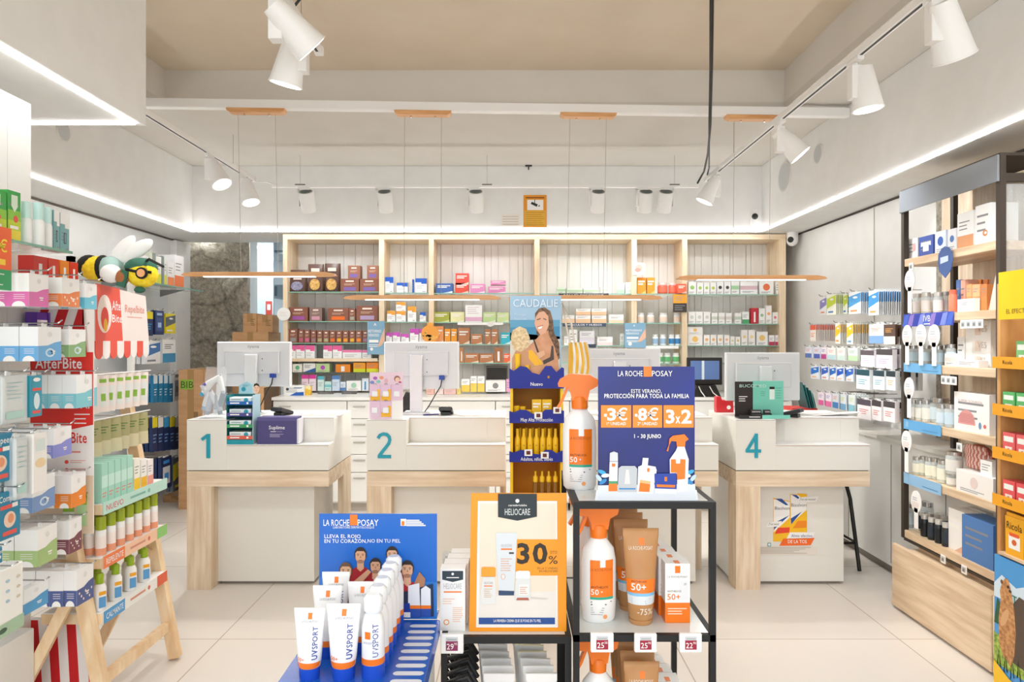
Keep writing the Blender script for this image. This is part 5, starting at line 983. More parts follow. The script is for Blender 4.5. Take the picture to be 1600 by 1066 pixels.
for s, (i, c, nn) in enumerate(((0, '7CC47C', 'green'), (1, '5CB86C', 'green'), (2, 'E86468', 'pink red'), (3, 'E8585C', 'red'))):
    for k in range(5):
        cc = c if not (i == 2 and k > 1) else '8C9498'; 
        if i == 3 and k > 1: cc = 'F08A3C'
        if i == 1 and k > 1: cc = 'D9CBB8'
        if i == 0 and k == 0: continue
        rib(YF-.08-.085*k, ZQ[i], cc, '%s sweets carton on %s shelf of honey wood display, %s from far end' % (cname(cc), SW[i], ORD[k]), h=.105 if i != 1 else .09)
for k, c in enumerate(('F4AE1C', 'F07C6C', 'F4AE1C', 'E8585C')):
    t = thing('sweets_bag', '%s sweets bag on lowest shelf, %s from far end' % (['yellow', 'salmon', 'second yellow', 'red'][k], ORD[k]), 'bag', (XR+.012, 3.1-.13*k, ZQ[4]+.0005), -R90, 'sweets bags')
    part('bag', MB().poly([(-.055, 0), (.055, 0), (.058, .17), (-.058, .17)], 0, .02, M(c, .3)).box(-.058, .006, .1695, .058, .012, .185, M(c, .3)), t)
    part('print', MB().text('Ricola', 0, .115, .045, -.0008, M('2E2414', .5), 'c', .03, .095).rect(-.035, .03, .035, .09, -.0006, OFFW).oval(0, .06, .015, .013, -.001, M('D8642C', .5)).rect(-.03, .085, .03, .1, -.001, M('E8582C', .5)), t)
# lower poster with the marmot
t = thing('animal_poster', 'poster of brown marmot on grass under blue sky at lower right', 'poster', (XR-.001, YF-.0, 0), -R90); hP = .61; wP = YF-YN
part('panel', MB().box(0, 0.0005, 0.01, wP, .012, hP, M('4C9CDC', .35)), t)
b = MB(); y = -.0004; GR = noisy('grass_print', '5E8C2A', 'B8C858', (1, 1, 1), 60, .5); FU = noisy('fur_print', 'A0683C', 'D8A066', (1, 1, 1), 50, .6)
def pp(P, m, k): b.flat([(a, z) for a, z in P], y-.0003*k, m)
pp([(0, .48), (.05, .53), (.14, .5), (.25, .55), (.4, .5), (.4, .42), (0, .42)], M('D8E8F4', .5), 1)
pp([(0, .3), (.02, .42), (.04, .4), (.03, .3)], M('2C5C3C', .6), 2)
pp([(0, .12), (0, .26), (.08, .24), (.2, .3), (.5, .33), (wP, .3), (wP, .12)], GR, 3); pp([(.09, .17), (.1, .4), (.16, .47), (.3, .45), (.42, .25), (.4, .15)], M('5A4A3C', .7), 4)
pp([(.035, .22), (.032, .33), (.045, .42), (.04, .46), (.055, .5), (.075, .525), (.095, .52), (.105, .49), (.115, .46), (.13, .4), (.14, .3), (.13, .2), (.11, .14), (.085, .16), (.06, .17)], FU, 5)
b.oval(.07, .345, .018, .05, y-.0021, M('D8A878', .6), 14, 0, -.5).oval(.092, .49, .006, .007, y-.0021, M('2A1A10', .4), 10).oval(.105, .475, .009, .007, y-.0021, M('4A3424', .5), 10).oval(.052, .5, .008, .01, y-.0021, M('7A4C2C', .5), 10)
for i in range(40): x = (i*.021) % .42; z = .12+.03*((i*7) % 5)/5; b.flat([(x, z-.03), (x+.006, z-.03), (x+.01*(1 if i % 2 else -1), z+.06)], y-.0024, M(['7CA83C', 'A8C04C', '5C8C2C'][i % 3], .6))
pp([(0, 0.01), (0, .13), (.1, .085), (.25, .06), (wP, .04), (wP, 0.01)], M('F8C40C', .4), 10); b.text('T', .118, .43, .05, y-.003, M('1E6C4C', .5), 'l', .03)
part('picture', b, t)
# ================================================================ LEFT SIDE
t = thing('gondola_wall', 'white display wall with slots and base on the left edge', 'display wall', (0, 0, 0)); XW = -2.05
part('panel', MB().box(XW-.03, 1.2, .42, XW, 2.86, 2.59, LAM).box(XW-.06, 2.862, 0, XW, 3.0, 2.59, LAM), t)
part('upright', MB().box(XW, 2.70, .42, XW+.006, 2.705, 2.59, M('A39C94', .6)).box(XW, 2.30, .42, XW+.006, 2.305, 2.59, M('A39C94', .6)), t)
part('base', MB().bbox(XW-.03, 1.2, 0, XW+.11, 2.86, .415, LAM, .004).box(XW+.11, 2.62, .03, XW+.1115, 2.624, .4, M('8A8178', .6)), t)
ZG = 1.935
t = thing('glass_shelf', 'glass shelf high on the left display wall carrying bottles', 'shelf', (0, 0, 0)); part('pane', MB().box(XW+.002, 1.6, ZG-.008, -1.75, 2.8, ZG, GLASS).box(-1.75, 1.6, ZG-.009, -1.747, 2.8, ZG+.001, GEDGE), t)
for y in (2.05, 2.68): part('bracket', MB().poly([(XW+.001, ZG-.03), (XW+.001, ZG-.009), (-1.85, ZG-.009)], y, y+.006, WHITE), t)
def YL(px, x): return x*F/(px-800)
def lbox(px0, px1, pyt, z0, body, band, st, label, x=-1.78, dep=.06, draw=None, name='product_box', h=None):
    ya, yb = YL(px0, x), YL(px1, x); w = yb-ya; z = z0+.0005; hh = h or PZ(pyt, ya)-z
    b = carton(w, dep, hh, body, band, st)
    if draw: draw(b, w, hh)
    tag(b.build(name, None, (x, (ya+yb)/2, z), R90), label, 'box', None)
def dg(b, w, h):
    b.rect(-w/2, 0, w/2, h*.45, -.0008, M('C4D830', .4)); b.rect(-w/2, h*.42, w/2, h*.62, -.001, M('8CC83C', .4)); b.rect(-w/2, 0, w/2, h*.22, -.0012, M('F4E03C', .4))
    b.flat([(0, h*.58), (-w*.25, h*.7), (-w*.25, h*.92), (w*.25, h*.92), (w*.25, h*.7)], -.0014, M('DDF0D8', .4)).oval(w*.1, h*.45, w*.18, h*.07, -.0014, M('E8584C', .5)).rect(-w*.35, h*.25, w*.3, h*.31, -.0016, OFFW)
lbox(-32, 10, 288, ZG, '3CA84C', None, '', 'green and yellow insect repellent box cut by left edge', draw=dg)
lbox(12, 32, 296, ZG, '3CA84C', None, '', 'green and yellow insect repellent box on the left glass shelf', draw=dg)
for i, (px, py, r, c) in enumerate(((41, 316, 8, 'CDEBE4'), (60, 318, 9, 'C6E8E2'), (75, 325, 6, 'CFEDE8'))):
    D = YL(px, -1.80); t = jar(r*D/F, PZ(py, D)-ZG, 'F6F6F4', c, 'lotion_bottle', 'white bottle with mint cap, %s on the left glass shelf' % ORD[i], (-1.80, D, ZG+.0005), 'F9F9F7', 'mint capped bottles', 'bottle', .38)
for i, (a, c) in enumerate(((84, 93), (94, 108))):
    lbox(a, c, 330+i*4-2, ZG, '7FB0B4', 'F6F6F4', 'top', '%s teal and white box on left glass shelf' % ['slim', 'wider'][i], -1.79, .05, lambda b, w, h: b.rect(-w*.12, h*.22, w*.15, h*.5, -.001, M('2A2A2A', .5)).rect(-w*.05, h*.24, w*.08, h*.48, -.0014, M('7FB0B4', .5)))
# 3 euro sign hung on shelf edge
t = thing('price_sign', 'orange and green 3 euro price sign under the glass shelf', 'sign', (-1.742, 2.35, ZG-.18), R90)
b = MB().box(-.07, 0, .07, .1, .003, .215, M('F0642C', .4)).box(-.07, 0, 0, .1, .003, .07, M('2C9C5C', .4)); part('card', b, t)
part('lettering', MB().text('3', -.01, .115, .115, -.001, M('F8E838', .4), 'c', .05).text('€', .06, .13, .06, -.001, M('F8E838', .4), 'c', .02).rect(-.05, .085, .07, .105, -.001, M('F8D038', .4)).lines(-.06, .07, .055, 4, .012, -.001, OFFW, .003), t)
part('clip', MB().box(-.02, .0032, .18, .02, .006, .212, CLEAR), t)
# boxes hung on long hooks
def box2(w, h, th, top, bandc, spots=False, drop=False):
    b = MB(); b.box(-w/2, 0, -h, w/2, th, 0, M(top, .4)); n = M(bandc, .4); e = -.0006
    b.flat([(-w/2, -h), (w/2, -h), (w/2, -h*.42), (w*.2, -h*.46), (-w*.1, -h*.55), (-w/2, -h*.56)], e, n)
    b.add([(-w/2-.0006, 0, -h), (-w/2-.0006, th, -h), (-w/2-.0006, th, -h*.56), (-w/2-.0006, 0, -h*.56)], [(0, 1, 2, 3)], n)       # side face turned to the camera
    k = [(-w/2-.0010, th*(.5+.34*math.cos(math.pi*i/8)), -h+.0+h*.16*math.sin(math.pi*i/8)) for i in range(9)]; b.add(k, [tuple(range(9))], OFFW)
    for i in range(3): b.add([(-w/2-.001, th*.2, -h*(.64+.06*i)), (-w/2-.001, th*.75, -h*(.64+.06*i)), (-w/2-.001, th*.75, -h*(.655+.06*i)), (-w/2-.001, th*.2, -h*(.655+.06*i))], [(0, 1, 2, 3)], M('F0E8E8', .5))
    b.oval(0, -h*.22, w*.1, h*.08, e, M('E4E2E0', .5)).rect(w*.02, -h*.74, w*.22, -h*.7, -.001, OFFW).rect(w*.05, -h*.8, w*.2, -h*.77, -.001, OFFW)
    if spots:
        for i in range(7): b.oval(w*(-.35+.12*i), -h*(.68+.1*(i % 3)), w*.04, w*.05, -.001, M('FAE6D4', .5), 8)
    if drop: b.oval(0, -h*.76, w*.2, h*.13, -.0008, M('CFE4F4', .4), 14).oval(0, -h*.76, w*.13, h*.08, -.001, n, 14)
    b.box(-w*.1, th*.3, -.001, w*.1, th*.34, .014, M('EDEDEB', .5))
    return b
def HL(pa, pb, pyt, pyb, n, th, c, what, xt=-1.70, spots=False, drop=False, gap=.002, name='hanging_box'):
    """pa..pb: front face of the foremost box; pyt..pyb: its near edge"""
    Dn = YL(pa, xt); Df = YL(pb, xt); D = (Dn+Df)/2; w = Df-Dn; zt = PZ(pyt, Dn); h = (pyb-pyt)*Dn/F
    b = MB().tube([(.03, 0, .008), (XW-xt+.001, 0, .008)], .0028, CHROME, 6).tube([(.03, 0, .008), (.045, 0, .02)], .0028, CHROME, 6)
    tag(b.build('display_hook', None, (xt, D, zt)), 'chrome hook holding the '+what, 'hook', 'chrome display hooks')
    me = box2(w, h, th, c[0], c[1], spots, drop).mesh(name)
    for i in range(n):
        o = bpy.data.objects.new(name, me); COL.objects.link(o); o.location = (xt-i*(th+gap), D+R.uniform(-.002, .002), zt-.006); o.rotation_euler = (0, 0, R90+R.uniform(-.03, .03)); tag(o, what+HOR[i], 'box', what)
HL(46, 76, 424, 476, 4, .072, ('F6F4F2', 'E070B0'), 'white box with pink bottom on the uppermost hook')
HL(97, 124, 431, 476, 3, .07, ('F6F4F2', 'F0884C'), 'white box with spotted orange bottom on upper hook', -1.70, True)
HL(133, 151, 440, 480, 3, .08, ('F6F4F2', '6CC4DC'), 'white box with aqua bottom beside the spotted one', -1.70)
HL(60, 95, 508, 562, 4, .068, ('F4F4F4', '6CAEE0'), 'white box with blue drop bottom on second hook row', -1.70, False, True)
HL(108, 134, 512, 556, 3, .09, ('F8F6F4', '8CB47C'), 'white box with green bottom on second hook row', -1.70, False, True)
HL(120, 151, 584, 636, 4, .056, ('F6F6F4', '84CCD8'), 'white box with teal bottom in front of red board', -1.70)
HL(83, 112, 668, 714, 4, .05, ('F6F4F4', '8C90D8'), 'white box with lilac bottom on fourth hook row', -1.70)
HL(50, 86, 745, 800, 3, .07, ('F4F4F6', '7C9CCC'), 'white box with slate blue drop bottom on fifth row', -1.72, False, True)
HL(112, 134, 741, 792, 4, .055, ('F8F6F4', 'F08A2C'), 'white box with orange bottom on fifth row', -1.70)
HL(58, 90, 826, 884, 3, .08, ('F6F4F0', 'A8C480'), 'white box with green bottom on sixth row', -1.70)
HL(108, 128, 812, 864, 3, .06, ('F6F4F2', '7C4450'), 'white box with maroon bottom on sixth row', -1.70, True)
HL(120, 145, 890, 946, 4, .052, ('F6F4F2', '4C5C94'), 'white box with navy bottom on the lowest row', -1.70, True)
HL(38, 75, 920, 960, 1, .03, ('F0F2F4', '4C9CD0'), 'white bag with sky blue bottom on lowest row', -1.66)
# near blister packs
def bl(px0, px1, pyt, pyb, x, body, what, n=3, draw=None, cat='pack', dx=.035, th=.02, name='blister_pack'):
    Dn = YL(px0, x); Df = YL(px1, x); D = (Dn+Df)/2; w = Df-Dn; h = (pyb-pyt)*Dn/F; zt = PZ(pyt, Dn)
    b = MB().tube([(.03, 0, .008), (XW-x+.001, 0, .008)], .0028, CHROME, 6).tube([(.03, 0, .008), (.05, 0, .02)], .0028, CHROME, 6)
    tag(b.build('display_hook', None, (x, D, zt)), 'chrome hook holding the '+what, 'hook', 'chrome display hooks')
    b = MB().bbox(-w/2, 0, -h, w/2, th, 0, M(body, .3) if isinstance(body, str) else body, .004); b.box(-.012, th*.4, -.002, .012, th*.5, .014, M('EDEDEB', .5))
    if draw: draw(b, w, h)
    me = b.mesh(name)
    for i in range(n):
        o = bpy.data.objects.new(name, me); COL.objects.link(o); o.location = (x-i*dx, D, zt-.006); o.rotation_euler = (0, 0, R90+R.uniform(-.05, .05)); tag(o, what+HOR[i], cat, what)
def dc(b, w, h):
    b.text('Compeed', 0, -h*.2, w*.26, -.001, OFFW, 'c', .03, w*.9).rect(-w*.4, -h*.36, w*.1, -h*.28, -.001, M('E8584C', .4)).rect(w*.1, -h*.36, w*.35, -h*.27, -.0012, OFFW).oval(0, -h*.6, w*.26, h*.17, -.001, M('F2D4C0', .4)).oval(w*.04, -h*.58, w*.13, h*.1, -.0015, M('E89A70', .4)).rect(-w*.3, -h*.92, w*.3, -h*.83, -.001, M('E8584C', .4))
bl(-22, 20, 680, 758, -1.66, '1583A8', 'cyan foot plaster pack, upper one at left edge', 3, dc)
bl(-4, 33, 770, 846, -1.66, '1583A8', 'cyan foot plaster pack, lower one at left edge', 3, dc)
bl(-20, 5, 860, 912, -1.66, '1583A8', 'cyan foot plaster pack, third one down at left edge', 2, dc)
bl(47, 67, 585, 650, -1.72, '2C9CB4', 'slim teal plaster pack left of the red board', 1, lambda b, w, h: b.oval(0, -h*.1, w*.3, h*.05, -.001, OFFW).rect(-w*.35, -h*.37, w*.35, -h*.3, -.001, M('E8584C', .4)).oval(0, -h*.62, w*.25, h*.2, -.001, M('DCEEF2', .4)).rect(-w*.35, -h*.92, w*.3, -h*.85, -.001, M('E8584C', .4)))
CL2 = M('EAF1F0', .08, alpha=.45)
def dk(b, w, h): b.box(-w*.35, .003, -h*.95, w*.35, .016, -h*.05, M('F2F3F0', .4)); b.rect(-w*.35, -h*.9, w*.35, -h*.75, -.001, M('B8DCD4', .4)); b.lines(-w*.3, w*.3, -h*.15, 5, h*.08, -.001, M('9CC0C4', .5), h*.015)
bl(2, 44, 585, 662, -1.70, CL2, 'clear box of baby bottle goods below blue drop boxes', 4, dk, dx=.07, th=.055)
bl(24, 44, 682, 780, -1.64, CL2, 'clear tilted box with white brush, front of fourth row', 2, dk, dx=.05, th=.04)
bl(52, 74, 676, 770, -1.64, M('F4F1EC', .4), 'white hairbrush pack with peach badge', 1, lambda b, w, h: b.oval(0, -h*.5, w*.35, h*.08, -.001, M('F0D4A8', .5)).rect(-w*.3, -h*.3, w*.3, -h*.1, -.001, M('DCE8E4', .5)), th=.03)
def dd(b, w, h):
    b.rect(-w/2, -h, w/2, -h*.8, -.001, M('A8C4A4', .5)).oval(0, -h*.9, w*.1, h*.04, -.0015, M('3C5C48', .5))
    for i in range(14): b.oval(w*(-.38+.25*(i % 4)), -h*(.2+.15*(i//4)), w*.05, h*.025, -.001, M(['B8D4C8', 'F0C4A8', 'A8C8D8', 'D8CDB8'][i % 4], .5), 8)
bl(-34, 38, 905, 1016, -1.6, 'F6F5F0', 'large white pack with green bottom at lower left edge', 2, dd, dx=.06, th=.05)
# back of the gondola: small things between rows
lbox(58, 74, 478, 1.6, '6A3CA8', 'F2F0F4', 'mid', 'purple pack standing behind the second hook row', -1.98, .05, h=.1)
lbox(76, 90, 480, 1.6, '7C44B0', 'E8E4F0', 'dot', 'second purple pack behind the second hook row', -1.98, .05, h=.1)
t = thing('ledge', 'narrow white ledge behind the second hook row', 'shelf', (0, 0, 0)); part('board', MB().box(XW+.001, 2.3, 1.588, -1.93, 2.99, 1.6, LAM), t)
t = thing('ledge', 'narrow white ledge behind the red cartons', 'shelf', (0, 0, 0)); part('board', MB().box(XW+.001, 2.2, 1.788, -1.83, 2.99, 1.8, LAM), t)
for i, (a, c, col) in enumerate(((52, 74, 'D8342C'), (76, 92, 'E04030'), (94, 108, 'F08A2C'), (109, 122, 'D8302C'))):
    lbox(a, c, 0, 1.8, col, 'F6F2EE', 'vert', '%s carton behind the uppermost boxes, %s from left' % (cname(col), ORD[i]), -1.87, .06, h=.115)
# ---------------------------------------------------------------- pine ladder stand with repellent
XS = -1.70; Y0, Y1 = 2.93, 3.47
t = thing('ladder_stand', 'pine folding ladder stand with three trays on the left', 'display stand', (0, 0, 0))
for y in (Y0-.024, Y1+.024):
    part('front_leg', MB().bar((XS-.02-.19, y, 1.25), (XS+.03, y, 0.012), .045, .05, PINE), t); part('rear_leg', MB().bar((XS-.42, y, 1.25), (XS-.42, y, .0), .045, .045, PINE), t)
    part('brace', MB().bar((XS-.09, y-.034, .56), (XS-.36, y-.034, .03), .022, .045, PINE), t)
part('lower_rail', MB().bar((XS-.005, Y0, .17), (XS-.005, Y1, .17), .03, .045, PINE), t)
part('back_board', MB().box(XS-.395, Y0+.06, .5, XS-.385, Y1-.06, 1.5, M('D9BC98', .5)), t)
part('rear_rail', MB().box(XS-.44, Y0+.06, .12, XS-.40, Y1-.06, .17, PINE), t)
TZ = [.90, .675, .445]; TC = [('BDE3D6', 'NUEVO', 'DC7A84'), ('F4C8A8', 'REPELENTE', 'F07C3C'), ('F0F0EC', 'CALMANTE', '4C9CD4')]
for i, z in enumerate(TZ):
    part('tray', MB().box(XS-.26+i*-.0, Y0, z-.045, XS-.004, Y1, z-.004, PINE).box(XS-.255, Y0+.003, z-.004, XS-.008, Y1-.003, z, WHITE), t)
    m = MB(); m.T = Matrix.Translation((XS, Y0, z-.046)) @ Matrix.Rotation(R90, 4, 'Z'); L = Y1-Y0; m.box(0, 0, 0, L, .003, .052, M(TC[i][0], .4)); m.rect(0, .0, L*.3, .052, -.0004, M([TC[0][0], 'F08048', '4C9CD4'][i], .4))
    if i: m.rect(L*.82, 0, L, .052, -.0004, M(['', '8CC870', 'E0603C'][i], .4))
    m.text(TC[i][1], .02, .014, .035, -.0008, M('E06070', .4) if i == 0 else OFFW, 'l', .02, L*.24); m.rect(L*.38, .022, L*.62, .032, -.0008, M('7CB8AC' if i == 0 else 'D8907C', .4)).disc(L*.68, .027, .01, -.0012, -.0004, M('7CB8AC' if i == 0 else 'D8705C', .4), 12); part('tray_label', m, t)
# striped cloth behind the legs
b = MB(); n = 8; 
for i in range(n): b.poly([(XS-.38+.04*i, 0.06+.02*math.sin(i)), (XS-.38+.04*(i+1), .06+.02*math.sin(i+1)), (XS-.40+.04*(i+1), .39), (XS-.40+.04*i, .39)], 3.0, 3.004, M('C8141C' if i % 2 else 'EDE6E2', .6))
b.box(XS-.40, 3.0, .3895, XS-.08, 3.01, .3985, M('EDE6E2', .6)); tag(b.build('striped_panel', None, None), 'red and white striped panel between the ladder stand legs', 'panel')
# upper casing with awning
t = thing('awning_header', 'red and white striped awning header on top of the pine stand', 'display header', (0, 0, 0)); XH = -1.80
RD = M('E8503C', .45); RDK = M('CC1C20', .45)
part('upper_frame', MB().box(XH-.28, Y0+.02, 1.49, XH-.26, Y1+.1, 1.8, M('EDE8E4', .5)).box(XH-.28, 3.05, 1.2505, XH-.25, 3.09, 1.49, PINE), t)
s = MB(); P = [(XH-.26, 1.50), (XH-.02, 1.50), (XH-.04, 1.78), (XH-.26, 1.78)]; s.poly(P, 3.02, 3.03, M('EDE6E2', .6))
for i in range(4): x = XH-.30+.085*i; s.flat([(max(x, XH-.26), 1.50), (min(x+.045, XH-.02), 1.50), (min(x+.135, XH-.035), 1.66 if i > 1 else 1.78), (min(x+.09, XH-.04), 1.78)], 3.019, RDK)
part('striped_side', s, t, 'red and white diagonal striped side')
m = MB(); m.T = Matrix.Translation((XH, 3.04, 1.50)) @ Matrix.Rotation(R90, 4, 'Z'); L = .45
m.poly([(0, .08), (L, .08), (L*.93, .30), (0, .33)], 0, .004, M('F0E4DE', .45)); m.flat([(0, .08), (L*.48, .08), (L*.42, .32), (0, .33)], -.0006, RD)
for i in range(8):
    x = L*i/8; w = L/8; k = [(x+w*(.5+.5*math.cos(math.pi+math.pi*j/6)), .03-.03*math.sin(math.pi*j/6)) for j in range(7)]; m.poly([(x, .08)]+k+[(x+w, .08)], -.001, .003, RD if i % 2 == 0 else M('F4ECE8', .5))
m.oval(.07, .2, .055, .085, -.001, M('F4E4DC', .5)).oval(.07, .18, .03, .05, -.0015, M('E8402C', .5)).oval(.075, .15, .015, .03, -.002, M('F4B81C', .5)); m.text('After', .125, .22, .06, -.0022, OFFW, 'l', .04, .085).text('Bite', .128, .165, .05, -.0012, OFFW, 'l', .03, .08).text('Repelbite', L*.52, .215, .05, -.0012, M('E89A88', .5), 'l', .03, .17).rect(L*.56, .19, L*.85, .195, -.0012, M('E8A898', .5)); part('awning', m, t)
# plush bee lying on the header (generic toy)
t = thing('plush_bee', 'yellow plush bee toy with goggles lying on the striped awning header', 'plush toy', (XH+.07, 3.1, 1.865)); t.scale = (1.15, 1.15, 1.15); YEL = noisy('plush_yellow', 'F0CC10', 'FCE03C', (1, 1, 1), 80, .9); BK = M('1C1A16', .9); WP = M('F6F4F0', .9); GN = M('2E6450', .8)
b = MB(); b.ball((-.09, .02, .03), (.065, .055, .05), YEL); b.ball((-.125, .02, .04), (.045, .045, .045), BK); b.ball((-.07, .02, .032), (.02, .057, .052), BK); b.ball((-.04, .02, .03), (.05, .055, .05), M('A8C4BC', .9)); part('body', b, t)
b = MB(); b.ball((.1, -.02, .005), (.055, .055, .05), YEL, 18, 12); part('head', b, t)
b = MB(); b.ball((.09, -.01, .032), (.058, .06, .038), GN, 16, 8); b.poly([(.05, .02), (.075, .01), (.06, -.05), (.03, -.04)], -.075, -.065, GN); part('green_hood', b, t, 'green hood')
b = MB(); b.disc(.125, .005, .022, -.078, -.07, BK, 16); b.disc(.125, .005, .015, -.081, -.078, M('E8A870', .6), 14); b.tube([(.06, -.06, .02), (.1, -.075, .012), (.15, -.05, .01)], .006, BK); part('goggles', b, t)
b = MB()
for s_, q_ in ((0, .0), (1, .055)):
    k = Matrix.Translation((.0+q_, .02, .10)) @ Matrix.Rotation(.7+.3*s_, 4, 'Y'); b.T = k; b.ball((0, 0, 0), (.03, .015, .075), WP)
b.T = None; part('wings', b, t, 'white wings')
part('antenna', MB().tube([(.11, -.03, .045), (.14, -.05, .06), (.2, -.06, .03)], .005, BK), t); part('arm', MB().ball((-.0, -.055, .005), (.04, .03, .035), WP), t); part('feet', MB().ball((.045, -.06, -.01), (.025, .02, .03), M('A8683C', .9)).ball((.1, -.04, -.055), (.02, .02, .012), GN), t)
# red board facing the room
t = thing('brand_board', 'tall red and white board reading AfterBite at the stand end', 'sign board', ((-1.95-1.695)/2, 2.85, .80)); w = .255; h = .735
b = MB().box(-w/2, 0, 0, w/2, .005, h, M('F4EEEA', .45)); b.flat([(-w/2, h), (w/2, h), (w/2, h*.60), (w*.1, h*.57), (-w*.2, h*.59), (-w/2, h*.56)], -.0006, M('DC2C22', .45)); b.rect(-w/2, 0, w/2, h*.32, -.0006, M('E8CFB4', .5)); part('board', b, t)
b = MB().text('AfterBite', -w*.42, h*.91, .062, -.0012, OFFW, 'l', .04, w*.74).lines(-w*.42, -w*.1, h*.89, 1, .01, -.0012, OFFW, .006); b.text('AfterBite', -w*.22, h*.5, .062, -.0012, M('DC2C22', .4), 'l', .04, w*.62).rect(-w*.05, h*.445, w*.3, h*.455, -.0012, M('E8988C', .5))
for i in range(2): b.disc(.02, h*(.395-.045*i), .008, -.0014, -.0008, M('E8503C', .5), 12).lines(.035, .1, h*(.405-.045*i), 2, .008, -.0012, M('EAA898', .5), .003)
b.text('AfterBite', -w*.22, h*.265, .062, -.0012, M('DC4C22', .4), 'l', .04, w*.42).rect(w*.08, h*.22, w*.42, h*.23, -.0012, M('B89C7C', .5)).rect(w*.08, h*.2, w*.4, h*.21, -.0012, M('B89C7C', .5))
b.rect(w*.02, h*.04, w*.2, h*.12, -.0012, M('EDF2E4', .5)).rect(w*.02, h*.12, w*.2, h*.155, -.0012, M('9CC83C', .5)).rect(w*.24, h*.04, w*.4, h*.16, -.0012, M('BEE0A4', .5)).rect(w*.24, h*.16, w*.4, h*.22, -.0012, M('8CC81E', .5)); b.oval(w*.38, h*.82, w*.03, w*.08, -.0012, M('F4C81C', .5), 10, 0, -.6).text('AI', w*.3, h*.69, .04, -.0012, OFFW, 'l', .04).lines(w*.2, w*.46, h*.66, 3, .018, -.0012, OFFW, .004); part('print', b, t)
# hanging repellent pens etc on stand
def HS(ya, n, dy, w, h, zt, c, style, what, x=-1.78, th=.012, xw=-2.08):
    b = MB().tube([(0, 0, 0), (0, dy*n+.02, 0)], .0035, WHITE, 6); b.tube([(0, dy*n/2, 0), (xw-x, dy*n/2, 0)], .003, WHITE, 6)
    tag(b.build('display_bar', None, (x, ya-.03, zt+.006)), 'white bar holding the '+what, 'rail', 'white display bars')
    mb = packmesh(w, h, th, c, style); me = mb.mesh('blister_card')
    for i in range(n):
        o = bpy.data.objects.new('blister_card', me); COL.objects.link(o); o.location = (x-.004, ya+dy*i, zt); o.rotation_euler = (0, R.uniform(-.05, .05), R90-.75+R.uniform(-.05, .05)); tag(o, what+', %s from near end' % ORD[i], 'pack', what)
HS(3.0, 7, .068, .046, .16, 1.43, ('F2E4DC', 'E6E8E4', '8CB840'), 'blist', 'white and green bite stick card under the awning')
HS(3.0, 6, .078, .056, .15, 1.235, ('B0A878', 'D8CDA8', '5C7C3C'), 'band', 'olive citronella bracelet card on second bar')
# mint cartons, bottles
k = 0
for c_ in range(5):
    for r_ in range(2):
        b = carton(.045, .07, .165, 'A6DAC8', 'C8ECE0', 'mid', 'E08C80'); o = b.build('mint_carton', None, (XS-.015-.072*r_, Y0+.035+.049*c_, TZ[0]+.0006), R90)
        tag(o, 'mint green carton on top tray, %s row, %s from the near end' % (['front', 'rear'][r_], ORD[c_]), 'box', 'mint cartons on the ladder stand')
for i, (c, bd) in enumerate((('FAF6EA', 'F4C81C'), ('F6F4F0', 'F4B81C'), ('F8F0EC', 'F0A090'))):
    tag(carton(.05, .05, .14-.012*i, c, bd, 'bot').build('slim_carton', None, (XS-.02, Y0+.30+.06*i, TZ[0]+.0006), R90), 'slim white carton with %s base at far end of top tray' % ['bright yellow', 'amber', 'coral'][i], 'box')
def green_bottle(x, y, z, r, h, label, proto=[None], lab='E8783C'):
    if proto[0] is None:
        t = thing('repellent_bottle', label, 'bottle', (x, y, z), 0, 'green capped bottles on the middle tray'); proto[0] = t
        part('body', MB().lathe([(r*.95, 0), (r, .006), (r, h*.62), (r*.93, h*.66)], WHITE, 16), t); part('cap', MB().lathe([(r*.95, h*.665), (r*.97, h*.97), (r*.85, h)], M('9CAE1E', .35), 16), t)
        part('paper_label', MB().lathe([(r*1.01, h*.02), (r*1.01, h*.2)], M('F0A27C', .5), 16).lathe([(r*1.01, h*.2), (r*1.01, h*.5)], M('F6E8E0', .5), 16), t)
    else: dup(proto[0], (x, y, z), 0, label)
for r_ in range(2):
    for i in range(7): green_bottle(XS-.035-.05*r_, Y0+.04+.072*i, TZ[1]+.0006, .021, .165, 'green capped white bottle on middle tray, %s row, %s from near end' % (['front', 'rear'][r_], ORD[i]))
pb = [None]
for i in range(8):
    rr = .026 if i % 2 == 0 else .019; lab = 'white bottle with green cap and blue label on lowest tray, %s from near end' % ORD[i]; pos = (XS-.04-.045*(i % 2), Y0+.04+.06*i, TZ[2]+.0006)
    if pb[0] is None:
        t = thing('lotion_bottle', lab, 'bottle', pos, 0, 'bottles on the lowest tray'); pb[0] = t
        part('body', MB().lathe([(.024, 0), (.026, .006), (.026, .095), (.018, .112)], WHITE, 16), t); part('cap', MB().lathe([(.015, .1125), (.016, .15), (.012, .155)], M('9CBE1E', .35), 14), t)
        m = MB(); m.T = Matrix.Rotation(R90*.6, 4, 'Z'); m.rect(-.014, .015, .014, .06, -.0265, M('5C9CD0', .5)).rect(-.014, .068, .014, .083, -.0265, M('F0A81C', .5)); part('print', m, t)
    else: dup(pb[0], pos, R.uniform(-.3, .3), lab)
